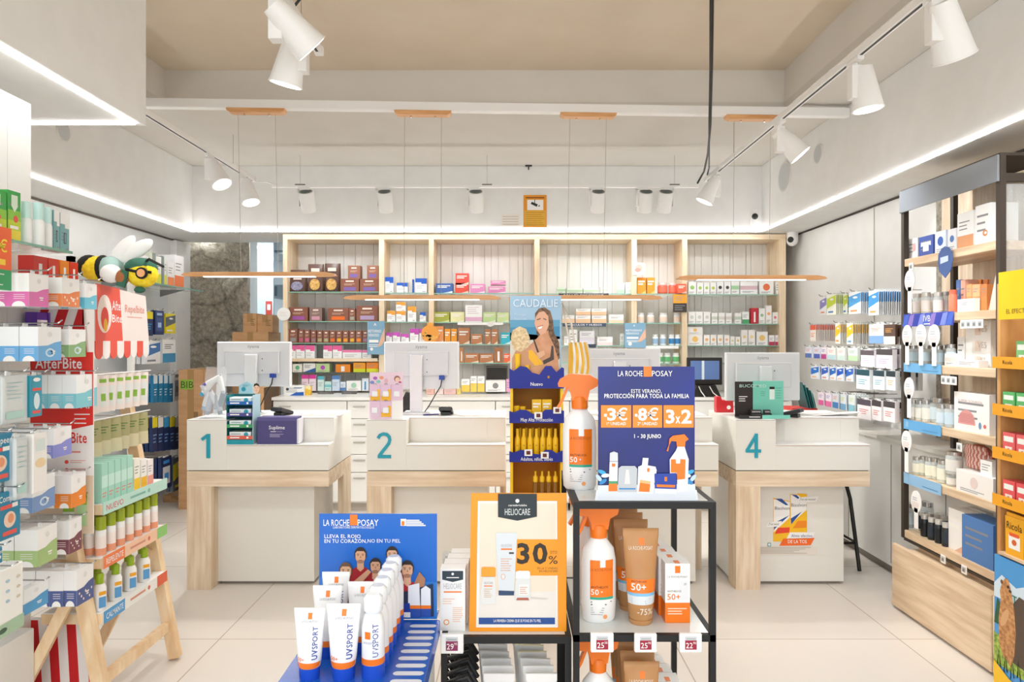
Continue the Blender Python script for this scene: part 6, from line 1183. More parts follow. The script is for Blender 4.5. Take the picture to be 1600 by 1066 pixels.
# wall of far left with packs
t = thing('glass_shelf', 'glass shelf with brace boxes on the far left wall', 'shelf', (0, 0, 0)); ZF = 2.10
part('pane', MB().box(-3.555, 5.6, ZF-.01, -3.2, 7.3, ZF, GLASS).box(-3.2, 5.6, ZF-.011, -3.196, 7.3, ZF+.001, GEDGE), t)
for y in (6.0, 7.0): part('bracket', MB().poly([(-3.5, ZF-.08), (-3.5, ZF-.0105), (-3.25, ZF-.0105)], y, y+.01, M('8C8C8C', .5)), t)
for i, (a, c, pyt, body, band, st) in enumerate(((196, 233, 392, 'F2F0F2', 'B89CD0', 'bot2'), (234, 238, 393, 'D8DCC8', None, ''), (239, 243, 395, '8C9894', 'C8D83C', 'bot'), (244, 252, 400, 'F2F2EC', 'D8DC3C', 'bot'), (253, 256, 400, '8C9898', None, ''), (257, 260, 402, 'ECEEE8', 'E8E43C', 'bot'), (262, 272, 408, 'F6F4F2', 'F08A4C', 'bot'), (273, 287, 398, 'F8F6F6', 'F07C3C', 'bot'))):
    lbox(a, c, pyt, ZF, body, band, st, 'orthopaedic brace box, %s from left on far left glass shelf' % ORD[i], -3.22, .16)
def HF(pa, pb, y0, y1, n, c, st, what, x=-3.22, dx=.04, th=.03): 
    Dn = YL(pa, x); Df = YL(pb, x); D = (Dn+Df)/2
    hang(-1, x, D, PZ(y0, Dn), -3.565, n, dx, Df-Dn, (y1-y0)*Dn/F, th, c, st, what, 'pack', 'brace_pack', .004)
NV = '1C2F5E'
HF(214, 226, 486, 524, 4, (NV, 'F0DC1C', 'C8D4E8'), 'top', 'navy pack with yellow top on the far wall, first hook'); HF(229, 239, 486, 524, 4, (NV, 'F0DC1C', '3CA0DC'), 'top', 'navy pack with yellow top on the far wall, second hook'); HF(243, 256, 484, 522, 3, ('24386C', '34548C', 'A8C4E8'), 'blist', 'navy pack with grey photo on the far wall, third hook')
HF(259, 274, 489, 520, 3, ('E8D81C', '5C6468', 'F0F0F0'), 'med', 'yellow and grey wrist brace pack on far wall')
HF(226, 250, 532, 568, 3, ('EAECEF', '3C78B8', '7C8490'), 'med', 'white pack with blue logo and brace, left of second row'); HF(254, 274, 530, 566, 3, ('F0F2F4', '3C90C0', '5C6064'), 'band', 'white and blue knee brace pack, right of second row')
for i in range(4): HF(240+8*i, 246+8*i, 586, 628, 2, ('1C78A8', 'D8E8F0', 'EDF4F8'), 'top', 'slim turquoise pack in third row, %s hook' % ORD[i])
HF(272, 282, 580, 626, 2, ('E8E8EC', '8C98A8', '6C7480'), 'blist', 'white leg brace pack at right of third row')
for i in range(5): HF(238+9*i, 246+9*i, 652, 706-i, 3, (NV, ['E8DC2C', 'F0F0F0', '3CA0DC'][i % 3], '7CA8E0'), 'top', 'navy strip pack in the fourth row, %s hook' % ORD[i])
HF(252, 268, 716, 766, 2, (NV, 'D8DCE4', '3C90DC'), 'blist', 'navy pack with white lettering on the lowest row'); HF(271, 288, 716, 768, 2, ('5C6878', 'E8E43C', 'E8E43C'), 'med', 'grey and yellow pack at the right of lowest row')
t = thing('wire_rack', 'white grid panel carrying the packs on far left wall', 'panel', (0, 0, 0)); b = MB()
b.box(-3.569, 5.7, .5, -3.5665, 7.3, 2.08, M('E4E8EA', .5)); part('panel', b, t)
t = thing('light_box_frame', 'white framed glass case top above the bee toy on left wall', 'case', (0, 0, 0)); x = -3.0
part('frame', MB().box(-3.55, 4.8, 2.12, x, 4.84, 2.16, WHITE).box(x-.04, 4.8, 2.12, x, 5.6, 2.16, WHITE).box(x-.04, 4.8, .1, x, 4.84, 2.12, WHITE).box(x-.04, 5.56, .1, x, 5.6, 2.12, WHITE).box(-3.55, 4.8, 0, x, 5.6, .1, WHITE), t); part('back', MB().box(-3.56, 4.81, .1, -3.54, 5.6, 2.12, M('E9EAEA', .5)), t)
part('shelf', MB().box(-3.54, 4.85, 1.7, x-.05, 5.55, 1.71, GLASS).box(-3.54, 4.85, 1.3, x-.05, 5.55, 1.31, GLASS), t); part('red_sign', MB().rect(x-.04, 1.99, x, 2.11, 4.799, M('E0503C', .5)), t, 'small red sign')
# ================================================================ FOREGROUND
BLK = M('0C0C0E', .55)
# folding sun care display with photo header (free standing, yellow)
D = 3.9; t = thing('sun_care_display', 'tall yellow sun care display with photo of laughing woman', 'display', (PX(838.5, D), D, 0)); w = 83*D/F; s = D/F; YW = M('F6C216', .4); YO = M('E89A14', .5); NBL = M('14228C', .5)
def zz(py): return PZ(py, D)
part('cabinet', MB().box(-w/2, 0, 0, -w/2+.016, .3, zz(598), YW).box(w/2-.016, 0, 0, w/2, .3, zz(598), YW).box(-w/2+.016, .28, 0, w/2-.016, .3, zz(598), YO), t, 'yellow cabinet')
WV = [(-.5, 0), (-.5, .9), (-.42, .78), (-.3, 1.0), (-.18, .95), (-.08, .7), (.05, .62), (.16, 1.0), (.27, 1.0), (.36, .72), (.46, .95), (.5, .9), (.5, 0)]
def wave(z0, z1, txt, base=0.55):
    h = z1-z0; m = MB(); m.poly([(a*w*1.03, z0+h*(base*0+ (q if q else 0))) for a, q in WV], -.008, -.004, NBL); m.text(txt, 0, z0+h*.12, .028, -.0088, OFFW, 'c', .02, min(w*.6, len(txt)*.0135)); return m
SZ = [zz(657), zz(718), zz(790)]
for i, z in enumerate(SZ): part('shelf', MB().box(-w/2+.0165, -.003, z, w/2-.0165, .279, z+.012, YW), t)
part('shelf_front', wave(zz(661), zz(640), 'Muy Alta Protección'), t); part('shelf_front', wave(zz(722), zz(703), 'Adultos, niños, bebés'), t)
part('shelf', MB().box(-w/2, -.003, zz(606), w/2, .3, zz(599), NBL), t); part('shelf_front', wave(zz(607), zz(572), 'Nuevo'), t)
# header photo (generic woman and child on a beach)
h0 = zz(597); h1 = zz(462); m = MB(); m.box(-w/2, .02, h0, w/2*.94, .026, h1, M('9CBCD4', .45)); part('header_board', m, t)
def hp(px, py): return ((px-838.5)*s, zz(py))
m = MB()
def P_(pts, c, k, ro=.5): m.flat([hp(*p) for p in pts], .0195-.0005*k, c if not isinstance(c, str) else M(c, ro))
P_([(797, 500), (875, 500), (875, 520), (797, 520)], '5C9CBC', 1); P_([(797, 512), (875, 510), (875, 530), (797, 532)], '3C88B0', 2); P_([(797, 520), (875, 526), (875, 597), (797, 597)], 'D8CFC0', 2)
HAIR = noisy('print_hair', '4A3428', '8A6648', (1, 1, 1), 70, .6); BLO = noisy('print_blond', 'C8A878', 'EAD4AC', (1, 1, 1), 90, .6); SKN = noisy('print_skin', 'C88C64', 'DCA480', (1, 1, 1), 12, .5)
P_([(836, 490), (842, 482), (851, 480), (860, 486), (864, 500), (866, 520), (874, 535), (875, 560), (864, 572), (858, 550), (848, 540), (838, 520)], HAIR, 3)
P_([(838, 530), (845, 522), (858, 524), (866, 540), (872, 560), (875, 590), (845, 592), (820, 588), (812, 560), (822, 545)], SKN, 4); P_([(837, 496), (842, 488), (850, 486), (857, 494), (858, 508), (853, 520), (845, 524), (838, 514), (835, 505)], 'DDA888', 5)
P_([(848, 522), (857, 516), (859, 532), (846, 532)], SKN, 4.5); P_([(840, 511), (848, 508.5), (846.5, 513), (842, 514.5)], 'FAF4F0', 6); P_([(839.5, 510.5), (849, 507.5), (848.5, 509), (839.5, 511.8)], 'B8604C', 6.5); P_([(839, 499), (845, 497), (845, 498.5), (839, 500.5)], '5A3C2C', 6); P_([(849, 497), (854, 499), (854, 500.4), (849, 498.5)], '5A3C2C', 6)
P_([(833, 531), (835, 530), (846, 560), (843, 561)], '3A2E2A', 6); P_([(862, 540), (865, 541), (866, 562), (850, 570), (848, 564), (860, 558)], '4A3A34', 6)
P_([(800, 560), (806, 548), (820, 546), (834, 560), (846, 568), (848, 580), (812, 590), (800, 580)], 'C8946C', 6.5); P_([(826, 548), (831, 547), (846, 564), (848, 570), (836, 572), (826, 560)], 'F0B424', 7); P_([(798, 528), (801, 516), (812, 510), (822, 514), (828, 528), (826, 542), (814, 550), (802, 546)], BLO, 7)
P_([(838, 552), (850, 548), (852, 554), (842, 562)], 'E0AC88', 8); P_([(815, 578), (872, 566), (876, 585), (840, 594), (815, 592)], 'D39A72', 7.2)
m.text('CAUDALIE', hp(802, 480)[0], hp(802, 479.5)[1], .062, .0145, M('DDE8F0', .5), 'l', .01, 70*s); m.text('Protege.', hp(804, 495)[0], hp(804, 493)[1], .02, .0145, M('C4D8E4', .5), 'l', .01); m.text('Desarrolla', hp(804, 495)[0], hp(804, 500)[1], .016, .0145, M('C4D8E4', .5), 'l', .01); part('photo_print', m, t)
def yb(px, py0, py1, name, lab, grp, z=None, r=4, cap=True, dy=.04, prof='tube'):
    x = PX(px, D); z = z if z is not None else 0; h = zz(py0)-z; rr = r*s
    b = MB().lathe([(rr*.8, 0), (rr, .01), (rr, h*.62), (rr*.55, h*.72), (rr*.5, h)] if prof == 'spray' else [(rr*.62, 0), (rr*.68, h*.16), (rr*.75, h*.17), (rr*1.05, h*.95), (rr*1.05, h)], M('F4C012', .35), 12, 0, 0, 1, 1 if prof == 'spray' else .6)
    b.oval(0, h*.4, rr*.3, rr*.35, -rr*.98, M('B8860C', .5), 8)
    return tag(b.build(name, None, (x, D+dy, z)), lab, 'bottle', grp)
zt_ = zz(599)+.001
for i, (px, py, r) in enumerate(((809, 553, 4.4), (824, 571, 4), (840.5, 585, 4.2), (857, 575, 6.5))): yb(px, py, 600, 'sun_cream_tube', ['tall yellow bottle at left of the blue top tray', 'slim yellow tube second on the blue top tray', 'small yellow jar tube third on the blue top tray', 'wide yellow tube at right of the blue top tray'][i], None, zt_, r, dy=.012)
for i, (px, py, r) in enumerate(((807, 635, 5), (817, 636, 4.5), (827, 641, 4.5))): yb(px, py, 0, 'sun_cream_jar', 'small yellow jar, %s from left on the second yellow shelf' % ORD[i], None, SZ[0]+.0125, r, dy=.03)
for i, px in enumerate((839, 855)): tag(carton(15*s, .05, zz(625)-SZ[0]-.013, 'F0BC12', 'F8DC78', 'white').build('yellow_carton', None, (PX(px, D), D+.03, SZ[0]+.0125)), '%s yellow carton on the second yellow shelf' % ['left', 'right'][i], 'box')
for i in range(7): yb(808.5+10*i, 671, 0, 'sun_spray', 'yellow sun spray, front row, %s from left' % ORD[i], 'yellow sprays', SZ[1]+.0125, 4.6, dy=.035, prof='spray')
for i in range(6): yb(813+10*i, 672, 0, 'sun_spray', 'yellow sun spray, rear row, %s from left' % ORD[i], 'yellow sprays', SZ[1]+.0125, 4.4, dy=.1, prof='spray')
for i in range(4):
    px = 837+10.5*i; t2_ = thing('tanning_oil', 'brown oil bottle with yellow pump, %s from left, lowest yellow shelf' % ORD[i], 'bottle', (PX(px, D), D+.04, SZ[2]+.0125), 0, 'tanning oils'); 
    part('body', MB().lathe([(.015, 0), (.016, .11)], M('8A5A14', .2, coat=.5), 12), t2_); part('pump', MB().lathe([(.013, .1105), (.013, .14), (.006, .145), (.006, .17)], M('F6C216', .4), 12), t2_)
for i, (px, py) in enumerate(((841, 649), (870.5, 641), (825.5, 707), (851, 711))):
    t2_ = thing('price_tag', 'small white price tag on the yellow display, %s of four' % ['left upper', 'right upper', 'left lower', 'right lower'][i], 'price tag', (PX(px, D), D-.016, PZ(py, D)-.018)); part('case', MB().bbox(-.022, 0, 0, .022, .0065, .036, OFFW, .002), t2_); part('display', MB().rect(-.011, .008, .011, .028, -.0006, M('6A2C2A', .4)), t2_)
# striped beach bag
t = thing('beach_bag', 'yellow and white striped beach bag hanging right of the photo header', 'bag', (PX(904, D), D+.05, zz(600))); n = 8; hB = zz(535)-zz(600)
for i in range(n):
    b = MB(); vs = []; 
    for j in range(9):
        v = j/8; wv = (.062-.018*abs(v-.4)); 
        for k_ in (0, 1):
            u = (i+k_)/n*2-1; vs.append((u*wv+.018*math.sin(v*3), -.035*math.sqrt(max(0, 1-u*u))-.008*math.sin(v*9+i), hB*v))
    b.add(vs, [(2*j, 2*j+1, 2*j+3, 2*j+2) for j in range(8)], M('F0B83C' if i % 2 == 0 else 'EFE6D8', .8), True); part('cloth_panel', b, t)
part('strap', MB().tube([(-.045, -.03, hB*.98), (-.07, -.02, hB*1.5), (-.09, -.03, hB*1.95), (-.04, -.03, hB*1.5), (-.02, -.03, hB*.98)], .006, M('D8CBBE', .8)), t); part('back', MB().poly([(-.055, 0), (.055, 0), (.05, hB), (-.05, hB)], .0, .006, M('E8B048', .8)), t)
# ---------------------------------------------------------------- right black rack
def rack(name, x0, x1, y0, y1, levels, label, r=.009, top=None):
    t = thing(name, label, 'display rack', ((x0+x1)/2, y0, 0)); w = x1-x0; d = y1-y0; zt = levels[0]
    for sx in (0, 1):
        for sy in (0, 1): part('post', MB().box(-w/2+sx*(w-2*r), sy*(d-2*r), 0, -w/2+sx*(w-2*r)+2*r, sy*(d-2*r)+2*r, zt-.02, BLK), t)
    for z in levels:
        part('tier_frame', MB().box(-w/2, 0, z-.02, w/2, 2*r, z, BLK).box(-w/2, d-2*r, z-.02, w/2, d, z, BLK).box(-w/2, 2*r, z-.02, -w/2+2*r, d-2*r, z, BLK).box(w/2-2*r, 2*r, z-.02, w/2, d-2*r, z, BLK), t)
        part('tier_panel', MB().box(-w/2+2*r, 2*r, z-.01, w/2-2*r, d-2*r, z-.0005, M('DDE2E0', .12)), t)
    return t
RX0 = PX(896, 2.07); RX1 = PX(1119, 2.07); ZT1 = 1.106; ZT2 = .715; ZT3 = .30
rack('metal_rack', RX0, RX1, 2.07, 2.58, [ZT1, ZT2, ZT3], 'black square metal rack with orange capped sprays on the right')
RO = M('F47A14', .35)
def spray_bottle(loc, sc, rz, label):
    t = thing('spray_bottle', label, 'bottle', loc, rz, 'giant white spray bottles with orange triggers')
    b = MB(); pr = [(.042, 0), (.048, .008), (.05, .05), (.05, .17), (.044, .205), (.026, .228), (.022, .235)]; b.lathe([(r*sc, z*sc) for r, z in pr], PLASTW, 28, 0, 0, 1, .72); part('body', b, t)
    b = MB(); L_ = -.0362*sc
    for x0_, x1_, z0_, z1_, m_ in ((-.03, .036, .075, .158, RO), (-.03, -.003, .158, .178, RO), (.013, .036, .158, .178, RO), (-.03, .036, .068, .075, M('2CA88C', .4))):
        for i in range(8): b.rect((x0_+(x1_-x0_)*i/8)*sc, z0_*sc, (x0_+(x1_-x0_)*(i+1)/8)*sc, z1_*sc, L_-.0008, m_)
    b.lines(-.028*sc, .034*sc, .062*sc, 2, .007*sc, L_-.0008, INK, .003*sc); b.lines(-.028*sc, .02*sc, .045*sc, 4, .006*sc, L_-.0008, M('A9ACB0', .5), .002*sc, 5)
    b.text('LA ROCHE-POSAY', -.029*sc, .148*sc, .011*sc, L_-.0014, M('B85C14', .5), 'l', .01, .062*sc); b.text('ANTHELIOS', -.028*sc, .1*sc, .009*sc, L_-.0014, M('5A3010', .5), 'l', .01); b.text('50', -.028*sc, .082*sc, .022*sc, L_-.0014, OFFW, 'l', .03).text('+', -.001*sc, .086*sc, .012*sc, L_-.0014, OFFW, 'l', .03); b.oval(.012*sc, .02*sc, .006*sc, .006*sc, L_-.0012, M('F4A060', .5), 12)
    b.v = [(v[0], (v[1]-L_)-.0362*sc*math.sqrt(max(.02, 1-(v[0]/(.0502*sc))**2))-.0003, v[2]) for v in b.v]; part('front_label', b, t, 'orange and white label with 50+')
    b = MB(); b.lathe([(.024*sc, .2355*sc), (.025*sc, .265*sc), (.021*sc, .272*sc)], RO, 20)
    b.T = Matrix.Rotation(0, 4, 'Z'); P = [(-.022, .26), (.024, .26), (.03, .29), (.052, .302), (.056, .32), (.03, .335), (-.03, .338), (-.058, .322), (-.064, .31), (-.062, .3), (-.034, .298), (-.026, .28)]
    b.poly([(a*sc, z*sc) for a, z in P], -.018*sc, .018*sc, RO); part('trigger_head', b, t)
    part('trigger', MB().bar((-.036*sc, 0, .298*sc), (-.05*sc, 0, .262*sc), .02*sc, .008*sc, RO).bar((-.05*sc, 0, .262*sc), (-.064*sc, 0, .238*sc), .02*sc, .008*sc, RO), t)
    return t
sb = spray_bottle((PX(937, 2.16), 2.19, ZT2), 1.09, .08, 'giant white spray with orange trigger, middle tier of right rack')
dup(sb, (PX(924, 2.3), 2.33, ZT2), .1, 'giant white spray standing behind the front one, middle tier')
dup(sb, (PX(908, 2.22), 2.27, ZT1), -.1, 'giant white spray with orange trigger left of the dark poster')
dup(sb, (PX(936, 2.16), 2.19, ZT3), .1, 'giant white spray whose orange head shows on the bottom tier')
def tube(loc, sc, rz, label, body, lay, name='cream_tube', grp=None):
    """tube standing on its cap, crimped flat on top"""
    t = thing(name, label, 'tube', loc, rz, grp); m = M(body, .4) if isinstance(body, str) else body; b = MB(); n = 20; vs = []; fs = []; K = ([(.165, .68, .68), (.18, .72, .7)] if lay == 'uv' else [(0.045, .62, .62), (.06, .70, .70)])+[ (.3, .8, .66), (.6, .92, .42), (.88, 1.03, .12), (.93, 1.06, .04), (1.0, 1.06, .035)]
    W_, H_ = sc
    for v, a, q in K:
        for i in range(n): g = 6.28318*i/n; vs.append((W_/2*a*math.cos(g), W_/2*q*math.sin(g), H_*v))
    for j in range(len(K)-1):
        for i in range(n): q = (i+1) % n; fs.append((j*n+i, j*n+q, (j+1)*n+q, (j+1)*n+i))
    fs.append(tuple((len(K)-1)*n+i for i in range(n))); b.add(vs, fs, m, True); part('tube_body', b, t)
    r = W_/2; part('cap', MB().lathe([(r*.64, 0), (r*.67, .004), (r*.7, H_*.168 if lay == 'uv' else H_*.05)], M('1F4FC0', .35) if lay == 'uv' else m, 24), t, 'blue cap' if lay == 'uv' else None)
    b = MB()
    def yf(v):    # front depth at height fraction v
        for (v0, a0, q0), (v1, a1, q1) in zip(K, K[1:]):
            if v0 <= v <= v1: k = (v-v0)/(v1-v0); return r*(q0+(q1-q0)*k), r*(a0+(a1-a0)*k)
        return r*.04, r
    def wrap(mb):
        out = []
        for x, y, z in mb.v:
            q, a = yf(min(max(z/H_, K[0][0]+.001), 1)); c = max(-.97, min(.97, x/a)); out.append((x, -q*math.sqrt(1-c*c)-.0007+y*.3, z))
        mb.v = out
    def grid(x0, x1, v0, v1, mt, nx=12, nz=2, k=0):
        q = []; f = []
        for j in range(nz+1):
            for i in range(nx+1):
                v = v0+(v1-v0)*j/nz; a = yf(v)[1]; q.append(((x0+(x1-x0)*i/nx)*a*.985, -k*.0008, H_*v))
        for j in range(nz):
            for i in range(nx): p = j*(nx+1)+i; f.append((p, p+1, p+nx+2, p+nx+1))
        b.add(q, f, mt)
    tt = []
    if lay == 'uv':
        grid(-1, 1, .172, .255, RO); grid(-.08, .2, .845, .93, RO, 3, 1); b.text('LA ROCHE-POSAY', -r*.5, H_*.8, H_*.05, -.002, M('9C9CA4', .5), 'l', 0, r*1.15)
        m2 = MB(); m2.T = Matrix.Translation((r*.62, 0, H_*.3)) @ Matrix.Rotation(-R90, 4, 'Y'); m2.text('UV', 0, 0, H_*.1, -.002, M('2A3C8C', .5), 'l', .08).text('SPORT', H_*.145, 0, H_*.1, -.002, M('7C84A8', .5), 'l', .03); off = len(b.v)
        for f, i_, s_ in zip(m2.f, m2.mi, m2.sm): pass
        b.add(m2.v, m2.f, M('3A4A94', .5)); b.text('50+', -r*.7, H_*.28, H_*.07, -.002, RO, 'l', .03)
    else:
        grid(-1, 1, .34, .48, RO); grid(-1, 1, .31, .34, M('7CBCE4', .4), k=.2); grid(-1, 1, .22, .31, M('DDE2E6', .4)); grid(-.12, .2, .83, .9, RO, 3, 1); b.text('LA ROCHE-POSAY', -r*.72, H_*.78, H_*.055, -.002, M('EADCCB', .5), 'l', .02, r*1.4)
        b.text('ANTHELIOS', -r*.62, H_*.45, H_*.03, -.002, M('6A3A14', .5), 'l', .01).text('50+', -r*.62, H_*.37, H_*.1, -.002, OFFW, 'l', .03).lines(-r*.6, r*.5, H_*.285, 3, H_*.022, -.002, M('6A7C90', .5), H_*.008).text('-75%', -r*.3, H_*.12, H_*.09, -.002, M('E8DCCC', .5), 'l', .03, r*.9)
    wrap(b); part('print', b, t); return t
KR = noisy('kraft_tube', 'B98350', 'C4905C', (1, 1, 1), 8, .45)
ct = tube((PX(998, 2.2), 2.17, ZT2), (.105, .288), 0, 'brown giant tube with orange band and 50+ on middle tier', KR, 'kraft', grp='giant brown tubes')
for i in range(3): dup(ct, (PX(985-7*i, 2.28+.09*i), 2.28+.09*i, ZT2), 0, 'brown giant tube standing behind the front one, %s behind' % ORD[i])
for i in range(5): dup(ct, (PX(1002-7*i, 2.18+.08*i)+.0, 2.18+.075*i, ZT3), 0, 'brown giant tube on the bottom tier, %s from the front' % ORD[i])
def lrp_box(loc, rz, label, proto=[None]):
    if proto[0]: dup(proto[0], loc, rz, label); return
    t = thing('sun_cream_carton', label, 'box', loc, rz, 'white and orange cartons on the right rack'); proto[0] = t; w, h = .076, .182
    part('carton_body', MB().box(-w/2, 0, 0, w/2, .06, h, OFFW), t); b = MB(); b.rect(-w/2, 0, w/2, h*.34, -.0005, RO).rect(-.008, h*.84, .008, h*.96, -.0006, RO); b.add([(-w/2-.0005, 0, 0), (-w/2-.0005, .06, 0), (-w/2-.0005, .06, h*.34), (-w/2-.0005, 0, h*.34)], [(0, 1, 2, 3)], RO).add([(-.008, 0, h+.0006), (.008, 0, h+.0006), (.008, .03, h+.0006), (-.008, .03, h+.0006)], [(0, 1, 2, 3)], RO)
    b.text('LA ROCHE-POSAY', 0, h*.76, .009, -.001, M('8C8C94', .5), 'c', 0, w*.8).text('ANTHELIOS', -w*.42, h*.52, .008, -.001, INK, 'l', .01).text('50+', -w*.42, h*.39, .026, -.001, RO, 'l', .03).rect(w*.05, h*.38, w*.42, h*.7, -.0004, M('ECECEE', .5)).lines(-w*.4, w*.4, h*.25, 3, .008, -.001, M('FBE0C8', .5), .003).text('25', w*.3, h*.64, .008, -.001, INK, 'c'); part('print', b, t)
for i in range(7): lrp_box((PX(1060, 2.15)-.008*i, 2.16+.06*i+.001*i, ZT2), 0, 'white and orange sun cream carton, %s in the row on middle tier' % ORD[i])
for i in range(6): lrp_box((PX(1068, 2.15)-.01*i, 2.14+.065*i, ZT3), 0, 'white and orange sun cream carton, %s in the row on bottom tier' % ORD[i])
def big_tag(px, py0, py1, w, txt, sm, label, D_=2.055, col='9C1C3C'):
    t = thing('price_tag', label, 'price tag', (PX(px, D_), D_, PZ(py1, D_))); h = PZ(py0, D_)-PZ(py1, D_); ww = w*D_/F
    part('case', MB().bbox(-ww/2, 0, 0, ww/2, .013, h, OFFW, .003), t); b = MB().rect(-ww*.26, h*.16, ww*.26, h*.66, -.0006, M(col, .4)).rect(-ww*.26, h*.66, ww*.26, h*.86, -.0006, M('C9CDD0', .4)); b.text(txt, -ww*.22, h*.24, h*.42, -.001, OFFW, 'l', .02, ww*.3).text(sm, ww*.1, h*.46, h*.18, -.001, OFFW, 'l', .01, ww*.13).rect(-ww*.2, h*.72, ww*.2, h*.76, -.001, GREYI); part('screen', b, t)
big_tag(941, 990, 1020, 36, '25', '50', 'white price tag reading 25, left of two on right rack')
big_tag(1009, 991, 1020, 35, '25', '90', 'white price tag reading 25, under the brown tube')
big_tag(1079.5, 991, 1020, 35, '22', '90', 'white price tag reading 22, at right of the rack')
# posters --------------------------------------------------------
def man(b, cx, cz, s, hair, skin, k, shirt=None, neck=True):
    y = -.001-.0012*k; sk = M(skin, .5)
    if shirt: b.flat([(cx-s*1.9, cz-s*4.2), (cx-s*1.8, cz-s*2.3), (cx-s*.6, cz-s*1.35), (cx+s*.6, cz-s*1.35), (cx+s*1.8, cz-s*2.3), (cx+s*1.9, cz-s*4.2)], y+.0002, M(shirt, .5))
    b.flat([(cx-s*.42, cz-s*1.55), (cx+s*.42, cz-s*1.55), (cx+s*.4, cz-s*.5), (cx-s*.4, cz-s*.5)], y, M(skin, .5)); b.flat([(cx-s*.42, cz-s*1.5), (cx, cz-s*1.9), (cx+s*.42, cz-s*1.5)], y-.0001, sk)
    b.oval(cx, cz+s*.18, s*.76, s*.95, y-.0001, hair); b.flat([(cx-s*.62, cz+s*.4), (cx+s*.62, cz+s*.4), (cx+s*.6, cz-s*.3), (cx+s*.32, cz-s*.88), (cx-s*.32, cz-s*.88), (cx-s*.6, cz-s*.3)], y-.0003, sk); b.flat([(cx-s*.62, cz+s*.38), (cx-s*.4, cz+s*.62), (cx+s*.4, cz+s*.62), (cx+s*.62, cz+s*.38)], y-.0003, sk)
    d = M('3A2A22', .5); 
    for q in (-1, 1): b.rect(cx+q*s*.3-s*.14, cz+s*.22, cx+q*s*.3+s*.14, cz+s*.29, y-.0005, d); b.oval(cx+q*s*.29, cz+s*.1, s*.09, s*.05, y-.0005, d, 8); b.oval(cx+q*s*.66, cz, s*.09, s*.18, y, sk, 8)
    b.flat([(cx-s*.1, cz-s*.22), (cx+s*.12, cz-s*.22), (cx+s*.04, cz+s*.12)], y-.0004, M('B27A5C', .5)); b.rect(cx-s*.2, cz-s*.5, cx+s*.2, cz-s*.44, y-.0005, M('9A4C44', .5)); b.flat([(cx-s*.45, cz-s*.5), (cx+s*.45, cz-s*.5), (cx+s*.3, cz-s*.87), (cx-s*.3, cz-s*.87)], y-.0002 if False else y-.00035, M('A87A60', .5))
ZD = .745; D = 2.1; s = D/F
t = thing('product_tray', 'glossy blue display tray with white pill slots in the foreground', 'display tray', (-.395, 1.45, 0))
part('tray', MB().bbox(-.18, 0, .70, .18, .66, ZD, M('1C5CC0', .25), .004), t)
for i in range(9):
    y = .285+.042*i-.01; x = .135; b = MB(); n = 8; P = [(.028+.011*math.cos(-R90+math.pi*j/n), .011*math.sin(-R90+math.pi*j/n)) for j in range(n+1)]+[(-.028+.011*math.cos(R90+math.pi*j/n), .011*math.sin(R90+math.pi*j/n)) for j in range(n+1)]
    b.add([(x+a, y+c, ZD+.0006) for a, c in P], [tuple(range(len(P)))], M('E4E8EE', .4)); part('pill_slot', b, t, 'white pill-shaped slot')
part('plinth', MB().box(-.165, .02, 0, .165, .64, .6995, LAM), t)
t = thing('team_poster', 'bright blue cardboard poster of five men behind the white sprays', 'poster', (PX(589.5, D), D+.012, ZD+.0005)); w = 185*s; h = PZ(805, D)-ZD; BP = M('1A66C4', .3)
b = MB().box(-w/2, 0, 0, w/2, .006, h, BP).box(-w/2, .006, 0, w/2, .06, .004, BP).flat([(-w/2, .0), (w/2, .0), (w/2, h*.35), (-w/2, h*.4)], -.0003, M('2E78CC', .35)); part('board', b, t)
def U(X, Y): return (440+X*.2683-589.5)*s, PZ(780+Y*.2683, D)-ZD
b = MB()
x, z = U(238, 162); b.text('LA ROCHE', x, z, .027, -.0016, OFFW, 'l', .02, 152*.2683*s); b.text('POSAY', U(438, 0)[0], z, .027, -.0016, OFFW, 'l', .02, 122*.2683*s); b.rect(*U(393, 160), *U(437, 97), -.0012, RO)
x, z = U(295, 178); b.text('LABORATOIRE DERMATOLOGIQUE', x, z, .01, -.0016, OFFW, 'l', 0, 240*.2683*s)
for tx, X, Y, W_, bo in (('LLEVA EL ROJO', 244, 234, 212, .035), ('EN TU CORAZÓN,', 244, 262, 248, .035), ('NO EN TU PIEL', 497, 261, 192, 0)): x, z = U(X, Y); b.text(tx, x, z, .0155, -.0016, OFFW, 'l', bo, W_*.2683*s)
b.rect(*U(690, 163), *U(722, 122), -.0012, OFFW); b.rect(*U(695, 161), *U(712, 135), -.0014, RO)
for i in range(4): b.rect(*U(724, 134+i*10), *U(800+12*i, 127+i*10), -.0014, OFFW)
part('lettering', b, t); b = MB(); HB_ = M('2A1E18', .6)
man(b, *U(370, 430), .026, M('6A4C38', .6), 'E4B48E', 3, '7A2428'); man(b, *U(455, 340), .0245, HB_, 'D9A682', 1, 'A81C24'); man(b, *U(543, 400), .0235, HB_, 'DCAA88', 2, 'B01E28'); man(b, *U(640, 335), .0245, HB_, 'E0AE8E', 1, 'A81C24'); man(b, *U(730, 420), .026, HB_, 'DEAC8C', 3, 'B01E28')
def Q(P, m, k): b.flat([U(*p) for p in P], -.001-.0012*k, m)
Q([(400, 500), (500, 415), (520, 430), (440, 520)], M('DCA886', .5), 3.2); Q([(760, 520), (800, 430), (835, 470), (830, 520), (790, 560)], M('B07C5C', .5), 2.9); Q([(255, 545), (285, 495), (340, 480), (400, 545)], M('E2AE8A', .5), 3.4)
